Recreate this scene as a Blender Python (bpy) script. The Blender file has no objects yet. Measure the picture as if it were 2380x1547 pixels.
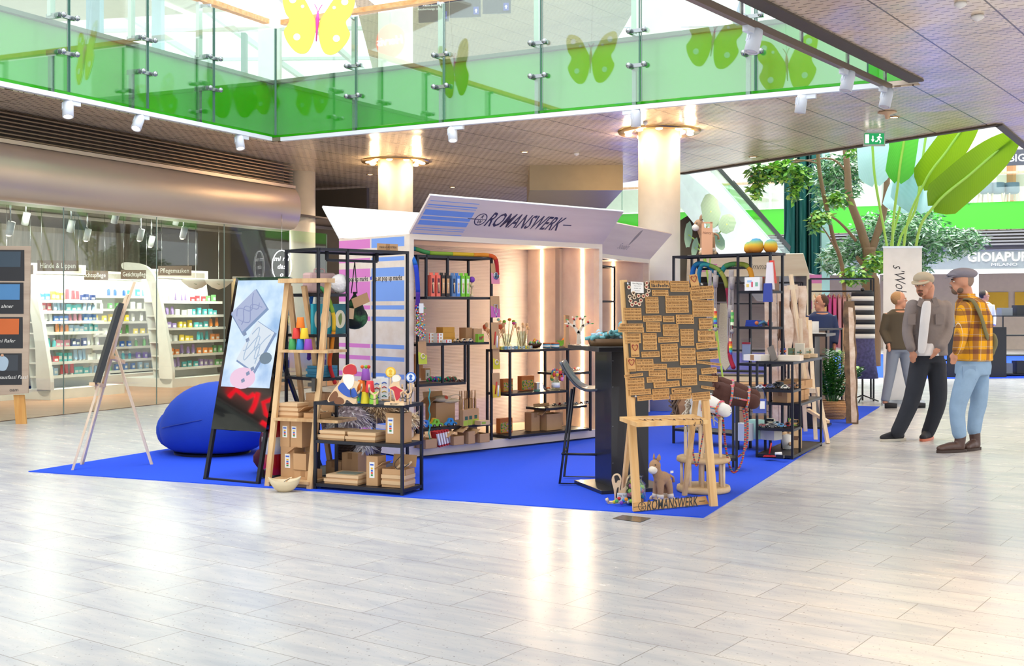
import bpy, math, random
from math import sin, cos, pi, radians as R, atan2, sqrt
from mathutils import Matrix, Vector as V
from mathutils.geometry import tessellate_polygon
random.seed(7)
S = bpy.context.scene
COL = S.collection
# ------------------------------------------------------------ camera, world, light, exposure
cam = bpy.data.objects.new('camera', bpy.data.cameras.new('camera')); COL.objects.link(cam)
cam.location = (0, 0, 1.4); cam.rotation_euler = (R(90), 0, 0)
cam.data.lens = 36*2700/2380; cam.data.sensor_width = 36; cam.data.shift_y = -57.5/2380
cam.data.clip_end = 200
S.camera = cam
S.view_settings.view_transform = 'Standard'; S.view_settings.look = 'None'
S.view_settings.exposure = 0.5; S.view_settings.gamma = 1; S.view_settings.use_curve_mapping = False
W = bpy.data.worlds.new('sky'); S.world = W; W.use_nodes = True
bg = W.node_tree.nodes['Background']; bg.inputs[0].default_value = (.92, .96, 1, 1); bg.inputs[1].default_value = 1.5
S.cycles.max_bounces = 7; S.cycles.diffuse_bounces = 3; S.cycles.glossy_bounces = 3; S.cycles.transmission_bounces = 4
S.cycles.transparent_max_bounces = 14; S.cycles.sample_clamp_indirect = 6; S.cycles.caustics_reflective = False; S.cycles.caustics_refractive = False
def light(name, kind, loc, power, col=(1, 1, 1), size=1, size_y=None, rot=(0, 0, 0), spot=None, blend=.5):
    l = bpy.data.lights.new(name, kind); l.energy = power; l.color = col
    if kind == 'AREA':
        l.shape = 'RECTANGLE'; l.size = size; l.size_y = size_y or size
    elif kind == 'SPOT':
        l.spot_size = R(spot or 60); l.spot_blend = blend; l.shadow_soft_size = size
    else: l.shadow_soft_size = size
    o = bpy.data.objects.new(name, l); o.location = loc; o.rotation_euler = rot; COL.objects.link(o); return o
# daylight falling through the glass roofs of the two atria
light('skylight_atrium', 'AREA', (-3.6, 8.5, 9.6), 500, (.90, .95, 1), 8, 15, (0, 0, R(-28)))
light('skylight_garden', 'AREA', (9.5, 27, 11), 2600, (.95, .98, 1), 11, 13, (0, 0, R(-32)))
light('garden_sun', 'SPOT', (16, 24, 13), 2600, (1, .93, .78), .15, None, (R(20), R(35), 0), 70, .6)
# ------------------------------------------------------------ pixel helpers: floor point / point at a distance
FP = 2700.0
def F(px, py, z=0.0):
    d = (1.4-z)*FP/(py-716.0); return V(((px-1190)/FP*d, d, z))
def A(px, py, d): return V(((px-1190)/FP*d, d, 1.4-(py-716)/FP*d))
def onplane(px, py, P, N):
    r = V(((px-1190)/FP, 1, -(py-716)/FP)); o = V((0, 0, 1.4)); return o + r*((P-o).dot(N)/r.dot(N))
# ------------------------------------------------------------ materials
def hexc(h):
    h = h.lstrip('#'); c = [int(h[i:i+2], 16)/255 for i in (0, 2, 4)]
    return tuple((x/12.92 if x <= .04045 else ((x+.055)/1.055)**2.4) for x in c)+(1,)
MATS = {}
def mat(name, col='#808080', rough=.5, metal=0, var=.06, vs=6, bump=0, bs=60, emit=None, es=0, alpha=1, trans=0, sheen=0, coat=0):
    if name in MATS: return MATS[name]
    m = bpy.data.materials.new(name); m.use_nodes = True; MATS[name] = m
    nt = m.node_tree; b = nt.nodes['Principled BSDF']
    c = hexc(col) if isinstance(col, str) else col
    b.inputs['Roughness'].default_value = rough; b.inputs['Metallic'].default_value = metal
    b.inputs['Base Color'].default_value = c
    if alpha < 1: b.inputs['Alpha'].default_value = alpha
    if trans: b.inputs['Transmission Weight'].default_value = trans
    if sheen: b.inputs['Sheen Weight'].default_value = sheen
    if coat: b.inputs['Coat Weight'].default_value = coat
    if emit:
        b.inputs['Emission Color'].default_value = hexc(emit); b.inputs['Emission Strength'].default_value = es
    if var:
        t = nt.nodes.new('ShaderNodeTexCoord'); n = nt.nodes.new('ShaderNodeTexNoise'); n.inputs['Scale'].default_value = vs; n.inputs['Detail'].default_value = 3
        nt.links.new(t.outputs['Object'], n.inputs['Vector'])
        r = nt.nodes.new('ShaderNodeMapRange'); r.inputs['To Min'].default_value = 1-var*1.6; r.inputs['To Max'].default_value = 1+var*1.6
        nt.links.new(n.outputs[0], r.inputs[0])
        x = nt.nodes.new('ShaderNodeVectorMath'); x.operation = 'SCALE'; x.inputs[0].default_value = c[:3]
        nt.links.new(r.outputs[0], x.inputs['Scale']); nt.links.new(x.outputs[0], b.inputs['Base Color'])
    if bump:
        t = nt.nodes.new('ShaderNodeTexCoord'); n = nt.nodes.new('ShaderNodeTexNoise'); n.inputs['Scale'].default_value = bs
        nt.links.new(t.outputs['Object'], n.inputs['Vector'])
        u = nt.nodes.new('ShaderNodeBump'); u.inputs['Strength'].default_value = bump; u.inputs['Distance'].default_value = .01
        nt.links.new(n.outputs[0], u.inputs['Height']); nt.links.new(u.outputs[0], b.inputs['Normal'])
    return m
class NT:
    """small node writer"""
    def __init__(s, name, **kw):
        s.m = mat(name, var=0, **kw); s.t = s.m.node_tree; s.b = s.t.nodes['Principled BSDF']
    def n(s, k, ins={}, **at):
        x = s.t.nodes.new('ShaderNode'+k)
        for a, v in at.items(): setattr(x, a, v)
        for a, v in ins.items(): s.l(v, x.inputs[a])
        return x
    def l(s, v, i):
        if hasattr(v, 'outputs'): v = v.outputs[0]
        if isinstance(v, bpy.types.NodeSocket): s.t.links.new(v, i)
        else: i.default_value = v
    def math(s, op, a, b=0, c=0): return s.n('Math', {0: a, 1: b, 2: c}, operation=op).outputs[0]
    def xyz(s, rot=0, src='Object'):
        t = s.n('TexCoord').outputs[src]
        if rot: t = s.n('VectorRotate', {'Vector': t, 'Angle': rot}, rotation_type='Z_AXIS').outputs[0]
        s.vec = t; q = s.n('SeparateXYZ', {0: t}); return q.outputs[0], q.outputs[1], q.outputs[2]
    def ramp(s, f, stops, interp='LINEAR'):
        r = s.n('ValToRGB', {0: f}); e = r.color_ramp; e.interpolation = interp
        while len(e.elements) < len(stops): e.elements.new(.5)
        for i, (p, c) in enumerate(stops): e.elements[i].position = p; e.elements[i].color = hexc(c)
        return r.outputs[0]
    def mix(s, f, a, b, mode='MIX'):
        x = s.n('Mix', data_type='RGBA', blend_type=mode); s.l(f, x.inputs[0])
        for v, k in ((a, 6), (b, 7)): s.l(hexc(v) if isinstance(v, str) else v, x.inputs[k])
        return x.outputs[2]
    def band(s, v, period, duty, off=0):
        return s.math('LESS_THAN', s.math('FRACT', s.math('ADD', s.math('DIVIDE', v, period), off)), duty)
    def base(s, c): s.l(c, s.b.inputs['Base Color'])
    def bump(s, h, st=.3, d=.01): s.l(s.n('Bump', {'Height': h, 'Strength': st, 'Distance': d}).outputs[0], s.b.inputs['Normal'])
def wood(name, a, b, axis=2, sc=9, rough=.5, fine=1.0):
    w = NT(name, rough=rough); w.xyz(); s = [sc*2.2]*3; s[axis] = sc*.18
    mp = w.n('Mapping', {0: w.vec}); mp.inputs['Scale'].default_value = s
    n = w.n('TexNoise', {'Vector': mp, 'Scale': fine, 'Detail': 5, 'Roughness': .6})
    w.base(w.ramp(n.outputs[0], [(.3, a), (.7, b)])); w.bump(n.outputs[0], .08); return w.m
# ------------------------------------------------------------ mesh builder
TXT = {}
def textmesh(s, bold=0.0):
    k = (s, bold)
    if k not in TXT:
        c = bpy.data.curves.new('lettering', 'FONT'); c.body = s; c.resolution_u = 2; c.offset = bold; c.align_x = 'CENTER'; c.align_y = 'CENTER'
        o = bpy.data.objects.new('lettering', c); me = o.to_mesh()
        TXT[k] = ([v.co.copy() for v in me.vertices], [tuple(p.vertices) for p in me.polygons]); o.to_mesh_clear()
        bpy.data.objects.remove(o); bpy.data.curves.remove(c)
    return TXT[k]
def frame(o, x, z=None):
    """matrix with origin o, local x along x, local z along z"""
    x = V(x).normalized(); z = V(z or (0, 0, 1)).normalized(); y = z.cross(x).normalized(); x = y.cross(z)
    m = Matrix((x, y, z)).transposed().to_4x4(); m.translation = V(o); return m
def facing(o, x, up):
    """matrix for flat art: local x right, local y up, local z towards the viewer"""
    x = V(x).normalized(); up = V(up).normalized(); n = x.cross(up).normalized(); up = n.cross(x)
    m = Matrix((x, up, n)).transposed().to_4x4(); m.translation = V(o); return m
class MB:
    def __init__(s, mt=None, M=None):
        s.v = []; s.f = []; s.mi = []; s.sm = []; s.mats = []; s.M = M or Matrix(); s.mt = mt
    def add(s, vs, fs, mt=None, smooth=False):
        mt = mt or s.mt
        if mt not in s.mats: s.mats.append(mt)
        k = s.mats.index(mt); b = len(s.v); s.v += [tuple(s.M @ V(p)) for p in vs]
        for f in fs: s.f.append([i+b for i in f]); s.mi.append(k); s.sm.append(smooth)
        return s
    def box(s, c, d, mt=None, rz=0, rx=0, ry=0):
        m = Matrix.Translation(V(c)) @ Matrix.Rotation(rz, 4, 'Z') @ Matrix.Rotation(ry, 4, 'Y') @ Matrix.Rotation(rx, 4, 'X')
        x, y, z = d[0]/2, d[1]/2, d[2]/2
        vs = [m @ V((a*x, b*y, e*z)) for a in (-1, 1) for b in (-1, 1) for e in (-1, 1)]
        return s.add(vs, [(0, 1, 3, 2), (4, 6, 7, 5), (0, 4, 5, 1), (2, 3, 7, 6), (0, 2, 6, 4), (1, 5, 7, 3)], mt)
    def b0(s, x0, x1, y0, y1, z0, z1, mt=None): return s.box(((x0+x1)/2, (y0+y1)/2, (z0+z1)/2), (x1-x0, y1-y0, z1-z0), mt)
    def bar(s, p, q, w, h=None, mt=None, up=(0, 0, 1)):
        p, q = V(p), V(q); h = h or w; d = (q-p).normalized(); up = V(up)
        if abs(d.dot(up)) > .99: up = V((0, 1, 0))
        a = d.cross(up).normalized()*w/2; b = a.cross(d).normalized()*h/2
        vs = [p-a-b, p+a-b, p+a+b, p-a+b, q-a-b, q+a-b, q+a+b, q-a+b]
        return s.add(vs, [(3, 2, 1, 0), (4, 5, 6, 7), (0, 1, 5, 4), (1, 2, 6, 5), (2, 3, 7, 6), (3, 0, 4, 7)], mt)
    def tube(s, pts, r, mt=None, n=8, caps=True, flat=1.0):
        pts = [V(p) for p in pts]; k = len(pts); rs = r if isinstance(r, (list, tuple)) else [r]*k
        vs = []; up = V((0, 0, 1)); a = None
        for i, p in enumerate(pts):
            d = (pts[min(i+1, k-1)]-pts[max(i-1, 0)])
            d = d.normalized() if d.length > 1e-9 else V((0, 0, 1))
            if a is None:
                a = d.cross(up)
                if a.length < .05: a = d.cross(V((0, 1, 0)))
            a = (a-d*a.dot(d)); a = a.normalized() if a.length > 1e-6 else d.orthogonal().normalized()
            b = a.cross(d)
            for j in range(n):
                t = 2*pi*j/n; vs.append(p+a*cos(t)*rs[i]+b*sin(t)*rs[i]*flat)
        fs = [(i*n+j, i*n+(j+1) % n, (i+1)*n+(j+1) % n, (i+1)*n+j) for i in range(k-1) for j in range(n)]
        if caps: fs += [tuple(range(n-1, -1, -1)), tuple(range((k-1)*n, k*n))]
        return s.add(vs, fs, mt, True)
    def lathe(s, prof, mt=None, n=20, c=(0, 0, 0), sx=1, sy=1, ax=None):
        m = Matrix.Translation(V(c)) if ax is None else Matrix.Translation(V(c)) @ V(ax).normalized().to_track_quat('Z', 'Y').to_matrix().to_4x4()
        vs = [m @ V((r*cos(2*pi*j/n)*sx, r*sin(2*pi*j/n)*sy, z)) for r, z in prof for j in range(n)]; k = len(prof)
        fs = [(i*n+j, i*n+(j+1) % n, (i+1)*n+(j+1) % n, (i+1)*n+j) for i in range(k-1) for j in range(n)]
        if prof[0][0] > 1e-6: fs.append(tuple(range(n-1, -1, -1)))
        if prof[-1][0] > 1e-6: fs.append(tuple(range((k-1)*n, k*n)))
        return s.add(vs, fs, mt, True)
    def cyl(s, c, r, h, mt=None, n=20, ax=None): return s.lathe([(0, 0), (r, 0), (r, 0), (r, h), (r, h), (0, h)], mt, n, c, ax=ax)
    def ball(s, c, r, mt=None, n=12, sc=(1, 1, 1), M=None):
        k = max(4, n//2+1); vs = []
        for i in range(k+1):
            t = pi*i/k
            for j in range(n):
                p = V((sin(t)*cos(2*pi*j/n)*r*sc[0], sin(t)*sin(2*pi*j/n)*r*sc[1], -cos(t)*r*sc[2]))
                vs.append((M @ p if M else p)+V(c))
        return s.add(vs, [(i*n+j, i*n+(j+1) % n, (i+1)*n+(j+1) % n, (i+1)*n+j) for i in range(k) for j in range(n)], mt, True)
    def prism(s, pts, depth, M=None, mt=None, holes=()):
        """outline in local xy, thickness along -z"""
        M = M or Matrix(); loops = [pts]+list(holes); al = [V((p[0], p[1], 0)) for l in loops for p in l]; n = len(al)
        tri = tessellate_polygon([[V((p[0], p[1], 0)) for p in l] for l in loops])
        up = []
        for t in tri:
            a, b, c = al[t[0]], al[t[1]], al[t[2]]
            up.append(tuple(t) if (b-a).cross(c-a).z > 0 else (t[0], t[2], t[1]))
        vs = [M @ p for p in al]+[M @ (p-V((0, 0, depth))) for p in al]
        fs = list(up)+[(t[2]+n, t[1]+n, t[0]+n) for t in up]; b = 0
        for l in loops:
            k = len(l); ar = sum(l[i][0]*l[(i+1) % k][1]-l[(i+1) % k][0]*l[i][1] for i in range(k))
            flip = (ar < 0) != (b > 0)
            for i in range(k):
                i0, i1 = b+i, b+(i+1) % k; q = (i1, i0, i0+n, i1+n)
                fs.append(q[::-1] if ar < 0 else q)
            b += k
        return s.add(vs, fs, mt)
    def text(s, t, M, size, mt=None, bold=0.0, ital=0.0, wid=None, z=.001):
        vs, fs = textmesh(t, bold)
        if not vs: return s
        k = size
        w = max(v.x for v in vs)-min(v.x for v in vs); kx = k if wid is None else wid/w
        return s.add([M @ V((v.x*kx+ital*v.y*k, v.y*k, z)) for v in vs], fs, mt)
    def quad(s, a, b, c, d, mt=None): return s.add([a, b, c, d], [(0, 1, 2, 3)], mt)
    def build(s, name, parent=None, label=None, cat=None, group=None, kind=None, bevel=0, sub=0, remesh=0, smooth=0, displace=0):
        me = bpy.data.meshes.new(name); me.from_pydata(s.v, [], s.f)
        for m in s.mats: me.materials.append(m)
        me.polygons.foreach_set('material_index', s.mi); me.polygons.foreach_set('use_smooth', s.sm); me.update()
        o = bpy.data.objects.new(name, me); COL.objects.link(o)
        if parent:
            o.parent = parent
        if label: o['label'] = label
        if cat: o['category'] = cat
        if group: o['group'] = group
        if kind: o['kind'] = kind
        if remesh:
            r = o.modifiers.new('r', 'REMESH'); r.mode = 'VOXEL'; r.voxel_size = remesh; r.use_smooth_shade = True
        if smooth:
            r = o.modifiers.new('s', 'SMOOTH'); r.iterations = smooth; r.factor = .5
        if bevel:
            r = o.modifiers.new('b', 'BEVEL'); r.width = bevel; r.segments = 2; r.limit_method = 'ANGLE'
        if sub:
            r = o.modifiers.new('u', 'SUBSURF'); r.levels = sub; r.render_levels = sub
        return o
def thing(name, label, cat, M=None, group=None):
    o = bpy.data.objects.new(name, None); COL.objects.link(o); o.empty_display_size = .1
    if M is not None: o.matrix_world = M
    o['label'] = label; o['category'] = cat
    if group: o['group'] = group
    return o
def place(o, M): o.matrix_basis = M; return o
def dup(root, M, label, group=None):
    r = root.copy(); COL.objects.link(r); r.matrix_basis = M; r['label'] = label
    if group: r['group'] = group
    for ch in KIDS.get(root.name, []):
        c = ch.copy(); COL.objects.link(c); c.parent = r
        for g in KIDS.get(ch.name, []):
            d = g.copy(); COL.objects.link(d); d.parent = c
    return r
KIDS = {}
def scan():
    KIDS.clear()
    for o in COL.objects:
        if o.parent: KIDS.setdefault(o.parent.name, []).append(o)
def T(x, y, z=0, rz=0): return Matrix.Translation((x, y, z)) @ Matrix.Rotation(rz, 4, 'Z')
def Tp(p, rz=0): return T(p[0], p[1], p[2], rz)
# axes: booth, market (carpet) and building directions
UB = V((.735, .678, 0)); VB = V((-.678, .735, 0)); AB = atan2(.678, .735)
UC = V((.908, -.419, 0)); VC = V((.419, .908, 0)); AC = atan2(-.419, .908)
UM = V((.577, .817, 0))   # ceiling panel direction
# ------------------------------------------------------------ surfaces of the setting
def m_floor():
    w = NT('stone_tiles', rough=.22); x, y, z = w.xyz(R(35.3))
    b = w.n('TexBrick', {'Vector': w.vec, 'Color1': hexc('#c6c4c2'), 'Color2': hexc('#b2b1b3'), 'Mortar': hexc('#8d8780'), 'Scale': 1.0, 'Mortar Size': .0022, 'Mortar Smooth': .1, 'Bias': -.1, 'Brick Width': .68, 'Row Height': .33})
    b.offset = .37; b.offset_frequency = 2
    mp = w.n('Mapping', {0: w.vec}); mp.inputs['Scale'].default_value = (1.3, 5, 1)
    n = w.n('TexNoise', {'Vector': mp, 'Scale': 1.6, 'Detail': 6, 'Roughness': .62, 'Distortion': .6})
    n2 = w.n('TexNoise', {'Vector': w.vec, 'Scale': 60, 'Detail': 2})
    c = w.mix(.42, b.outputs[0], w.ramp(n.outputs[0], [(.32, '#a3a8b4'), (.52, '#c6c4c4'), (.7, '#dcd4c8')]))
    c = w.mix(w.ramp(n2.outputs[0], [(.66, '#000000'), (.72, '#ffffff')]), c, '#8f8b88')
    c2 = w.mix(b.outputs[1], c, '#8f8a84')
    w.base(c2); w.l(w.ramp(n.outputs[0], [(.3, '#7c7c7c'), (.7, '#929292')]), w.b.inputs['Roughness'])
    w.b.inputs['Specular IOR Level'].default_value = .22; w.bump(b.outputs[1], -.08, .002); return w.m
def m_ceiling(name, col, dark):
    w = NT(name, rough=.25, metal=.4); x, y, z = w.xyz(R(35.3))
    row = w.math('FLOOR', w.math('DIVIDE', y, .075)); xo = w.math('ADD', x, w.math('MULTIPLY', w.math('MODULO', row, 2), .07))
    dash = w.math('MULTIPLY', w.band(xo, .14, .5), w.band(y, .075, .22))
    seam = w.math('MAXIMUM', w.band(x, .76, .022), w.band(y, 1.55, .007))
    mk = w.math('MAXIMUM', w.math('MULTIPLY', dash, .8), seam)
    n = w.n('TexNoise', {'Vector': w.vec, 'Scale': .9, 'Detail': 2})
    c = w.mix(mk, w.mix(n.outputs[0], col, w_ := '#e0c8a8'), dark); w.base(c)
    n3 = w.n('TexNoise', {'Vector': w.vec, 'Scale': 1.4, 'Detail': 1})
    h = w.math('ADD', w.math('MULTIPLY', n3.outputs[0], 3.5), w.math('MULTIPLY', mk, -.15))
    w.bump(h, .45, .02); return w.m
FLOOR = m_floor(); CEIL = m_ceiling('pressed_metal', '#ffe9cf', '#6b563e'); CEIL2 = m_ceiling('pale_pressed_metal', '#b8a78f', '#7f6c55')
def m_carpet():
    w = NT('blue_carpet', rough=.95); w.xyz()
    n = w.n('TexNoise', {'Vector': w.vec, 'Scale': 240, 'Detail': 2}); n2 = w.n('TexNoise', {'Vector': w.vec, 'Scale': 2.2, 'Detail': 5})
    c = w.mix(n.outputs[0], '#0a40cc', '#1050e2'); w.base(w.mix(w.ramp(n2.outputs[0], [(.62, '#000000'), (.8, '#555555')]), c, '#3f63d0')); w.bump(n.outputs[0], .4, .004); return w.m
CARPET = m_carpet()
GREEN = mat('green_panel', '#3fc014', .25, var=.05, vs=.6, coat=.5)
WHITE = mat('white_paint', '#ece9e4', .4); CREAM = mat('cream_column', '#e6dccf', .45); STEEL = mat('steel', '#b9bcc0', .25, .9)
DARKM = mat('dark_soffit', '#3d352e', .6); BLACKM = mat('black_metal', '#23242c', .42, .35, var=.04); BLACK = mat('black_laminate', '#1d1c20', .35, var=.05, coat=.2)
BEIGEM = mat('champagne_metal', '#bfae9f', .35, .55, vs=1); LIGHTW = mat('birch', '#e9d5be', .5, var=.04)
def glass(name, tint, ior=1.5, gl=.02, mixin=1.0):
    if name in MATS: return MATS[name]
    m = bpy.data.materials.new(name); m.use_nodes = True; MATS[name] = m; t = m.node_tree
    t.nodes.remove(t.nodes['Principled BSDF']); o = t.nodes['Material Output']
    a = t.nodes.new('ShaderNodeBsdfTransparent'); a.inputs[0].default_value = hexc(tint)
    g = t.nodes.new('ShaderNodeBsdfGlossy'); g.inputs['Roughness'].default_value = gl
    f0 = ((ior-1)/(ior+1))**2*1.6; lw = t.nodes.new('ShaderNodeLayerWeight'); lw.inputs[0].default_value = .5
    pw = t.nodes.new('ShaderNodeMath'); pw.operation = 'POWER'; pw.inputs[1].default_value = 5; t.links.new(lw.outputs['Facing'], pw.inputs[0])
    f = t.nodes.new('ShaderNodeMapRange'); f.inputs['To Min'].default_value = f0; f.inputs['To Max'].default_value = .9; t.links.new(pw.outputs[0], f.inputs[0]); x = t.nodes.new('ShaderNodeMixShader')
    t.links.new(f.outputs[0], x.inputs[0]); t.links.new(a.outputs[0], x.inputs[1]); t.links.new(g.outputs[0], x.inputs[2]); t.links.new(x.outputs[0], o.inputs[0]); return m
GLASS = glass('clear_glass', '#eef6f2', 1.45); GLASSG = glass('balcony_glass', '#eaf8ee', 1.9); EDGEG = mat('glass_edge', '#3f6a5c', .2, var=0)
CLEAR = glass('clear_plastic', '#f2f4f8', 1.35, .12)
def st(mb, name, **k): return mb.build(name, kind='structure', **k)
# floor, carpets
st(MB(FLOOR).b0(-30, 30, -8, 55, -.1, 0), 'floor')
cA, cB, cC, cD = F(66, 1096), F(1635, 1203), F(2045, 945), None
cD = cA+(cC-cB)
m = Matrix.Translation((0, 0, .006))
st(MB(CARPET).prism([(p.x, p.y) for p in (cA, cB, cC, cD)], .006, m), 'trim_carpet')
st(MB(CARPET).prism([(1.2, 22.3), (9, 19.2), (16.5, 22.5), (14, 36), (3, 38)][0:1]+[(2.2, 23.8), (4.9, 22.6), (5.6, 24.2), (8.6, 23.0), (13.5, 23.6), (15, 34), (3, 38)], .006, m), 'trim_carpet')
PZ = 3.85; TZ = 4.72
# openings in the first ceiling
d1 = V((.452, .892)); P1 = V((-3.42, 16.8)); P2 = V((4.35, 12.5)); dr = V((.596, .803))
rail = [P1-d1*25, P1, P2, P2-dr*22]
n1, n2_ = V((-.892, .452)), V((.473, .881))
hole1 = [P1-d1*25+n1*.3, P1+n1*.3+n2_*.3, P2+n2_*.3, P2, P2-dr*22]
hole2 = [(1.9, 23.1), (3.09, 21.1), (6.47, 15.45), (7.66, 17.4), (17.9, 33.4), (18.5, 35.0), (3.0, 41.5), (1.9, 41.5)]
outer = [(-24, -8), (-4, -8), (-1, 1), (8, 8), (16, 20), (26, 44), (26, 48), (-24, 48)]
def cyc(l): return [tuple(p) for p in l]
mb = MB(CEIL).prism(outer, .02, Matrix.Translation((0, 0, PZ+.02)), holes=[cyc(hole1), cyc(hole2)]); st(mb, 'ceiling')
st(MB(WHITE).prism(outer, .1, Matrix.Translation((0, 0, TZ)), holes=[cyc(hole1), cyc(hole2)]), 'floor_upper')
def wall_strip(mb, pts, z0, z1, mt, off=0):
    for a, b in zip(pts[:-1], pts[1:]):
        a, b = V((a[0], a[1])), V((b[0], b[1])); mb.quad((a.x, a.y, z0), (b.x, b.y, z0), (b.x, b.y, z1), (a.x, a.y, z1), mt)
# green spandrels with dark edge profile below
for i, pts in enumerate(([hole1[0], hole1[1]], [hole1[1], hole1[2]])):
    a, b = V((*pts[0], 0)), V((*pts[1], 0)); mb = MB(GREEN); mb.bar(a+V((0, 0, 4.31)), b+V((0, 0, 4.31)), .04, .78, GREEN)
    mb.bar(a+V((0, 0, 4.73)), b+V((0, 0, 4.73)), .14, .05, mat('slab_edge', '#6d7468', .4)); mb.bar(a+V((0, 0, 3.89)), b+V((0, 0, 3.89)), .07, .05, BEIGEM)
    st(mb, 'trim_%d' % (i+1))
a, b = V((*hole1[3], 0)), V((*hole1[4], 0)); mb = MB(WHITE); mb.bar(a+V((0, 0, 4.3)), b+V((0, 0, 4.3)), .05, .84, WHITE); st(mb, 'trim_3')
mb = MB(STEEL); mb.tube([a+V((-.12, .1, 3.99)), b+V((-.12, .1, 3.99))], .075, STEEL, 12); mb.bar(a+V((0, 0, 3.86)), b+V((0, 0, 3.86)), .16, .06, mat('dark_edge', '#4c4239', .6)); st(mb, 'trim_4')  # steel tube, and a dark brown bar along the ceiling edge
for i in range(1, 5):
    a, b = V((*hole2[i], 0)), V((*hole2[i+1], 0)); mb = MB(GREEN); mb.bar(a+V((0, 0, 4.3)), b+V((0, 0, 4.3)), .05, .8, GREEN); mb.bar(a+V((0, 0, 3.86)), b+V((0, 0, 3.86)), .1, .07, mat('dark_edge', '#4c4239'))  # green panel with a dark brown bar along its lower edge
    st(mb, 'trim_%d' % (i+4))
a, b = V((3.09, 21.1, 0)), V((1.9, 23.1, 0)); st(MB(WHITE).bar(a+V((0, 0, 4.3)), b+V((0, 0, 4.3)), .05, .9, WHITE), 'trim_8')
# glass balustrades: panes, clamps, posts, handrail (the handrail's pieces move with the balustrade)
def seg(a, b, t): return V((a.x+(b.x-a.x)*t, a.y+(b.y-a.y)*t, 0))
CL = mat('clamp_steel', '#9aa0a3', .22, .85, var=0)
def CLP(m_, o, a3, d, n, s):
    for z in (4.34, 4.76):
        m_ = MB(CL)
        c = a3+d*(s-.13)+V((0, 0, z)); m_.bar(c+n*.2, c-n*.02, .045, .06, CL); m_.bar(c-d*.04, c+d*.22, .035, .045, CL)
        for k in (0, .2): m_.lathe([(0, 0), (.03, 0), (.035, .012), (.03, .03), (0, .033)], CL, 10, c+d*k-n*.045, ax=-n)
        m_.build('clamp', o)
def balustrade(name, label, a, b, joints, inn, z1=5.56):
    """glass wall hung in front of the slab edge along a-b; joints in metres from a"""
    o = thing(name, label, 'balustrade'); L = (b-a).length; d = ((b-a)/L); d = V((d.x, d.y, 0)); n = V((inn.x, inn.y, 0)); a3 = V((a.x, a.y, 0))
    js = [0]+joints+[L]
    for s0, s1 in zip(js[:-1], js[1:]):
        g = MB(GLASSG); p, q = a3+d*(s0+.012), a3+d*(s1-.012); g.bar(p+V((0, 0, (3.9+z1-.12)/2)), q+V((0, 0, (3.9+z1-.12)/2)), .014, z1-.12-3.9, GLASSG)
        for e in (p, q): g.bar(e+V((0, 0, 3.9)), e+V((0, 0, z1-.12)), .016, .016, EDGEG)
        g.build('glass_pane', o)
    for s in joints:
        for e in (-.2, .0):
            pass
        p = a3+d*(s-.13)+n*(.14)
        m_ = MB(CL); m_.bar(p+V((0, 0, 3.87)), p+V((0, 0, 4.34)), .05, .05, CL, up=d)
        CLP(m_, o, a3, d, n, s)
        for z in ():
            c = a3+d*(s-.13)+V((0, 0, z)); m_.bar(c+n*.2, c-n*.02, .045, .06, CL); m_.bar(c-d*.04, c+d*.22, .035, .045, CL)
            for k in (-.0, .2): m_.lathe([(0, 0), (.03, 0), (.035, .012), (.03, .03), (0, .033)], CL, 10, c+d*k-n*.045, ax=-n)
        m_.build('post', o)
        u = MB(WHITE); u.bar(p+V((0, 0, 4.76))+n*.0, p+V((0, 0, z1-.06)), .055, .07, mat('post_white', '#dcdedf', .3, .4), up=d); u.build('post', o)
        c = MB(CL); c.bar(p+V((0, 0, 5.45)), p-n*.16+d*.05+V((0, 0, 5.45)), .03, .04, CL); c.build('clamp', o)
    h = MB(wood('handrail_wood', '#c98a4c', '#e6b47c', 0)); h.bar(a3+n*.16+V((0, 0, z1)), a3+d*L+n*.16+V((0, 0, z1)), .1, .07); h.build('handrail', o)
    return o
aL = P1-d1*14; joints = []
for px in (160, 343, 497):
    # distance along the left rail at which the pixel column meets it
    k = (px-1190)/FP; t = (k*P1.y-P1.x)/(k*d1.y-d1.x); joints.append(14-t)
balustrade('glass_balustrade', 'glass balustrade with steel clamps along the left edge of the upper gallery', aL, P1, [joints[0]-6.1, joints[0]-4.1, joints[0]-2.05]+joints, n1)
dR = (P2-P1).normalized(); joints = []
for px in (828, 1032, 1258, 1488, 1757):
    k = (px-1190)/FP; t = (P1.x-k*P1.y)/(k*dR.y-dR.x); joints.append(t)
balustrade('glass_balustrade', 'glass balustrade with steel clamps running across above the pop-up booths', P1, P2-dR*.5, joints, n2_)
# white light track that follows the glass, and the brown one on the right with its hangers
TRACK = mat('track_white', '#dfe4ea', .3, var=0)
def v3(p, z): return V((p[0], p[1], z))
o = MB(TRACK).bar(v3(P1-d1*14, 3.83), v3(P1-d1*.12, 3.83), .07, .055).build('light_track', label='white light track along the left gallery glass', cat='light track')
o = MB(TRACK).bar(v3(P1+dR*.12, 3.83), v3(P2-dR*.35, 3.83), .07, .055).build('light_track', label='long white light track crossing above the booth roof', cat='light track')
tb = P2+V((-.22, .1)); BR = mat('track_bronze', '#8b7768', .35, .6, var=0)
o = MB(BR).bar(v3(tb-dr*.1, 3.78), v3(tb-dr*8, 3.78), .06, .06).build('light_track', label='brown light track hanging beside the right-hand ceiling edge', cat='light track')
for s in (.25, 1.35, 2.5, 3.75, 5): MB(STEEL).bar(v3(tb-dr*s, 3.8), v3(tb-dr*s, 4.0), .02, .06).build('hanger', o)
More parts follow.
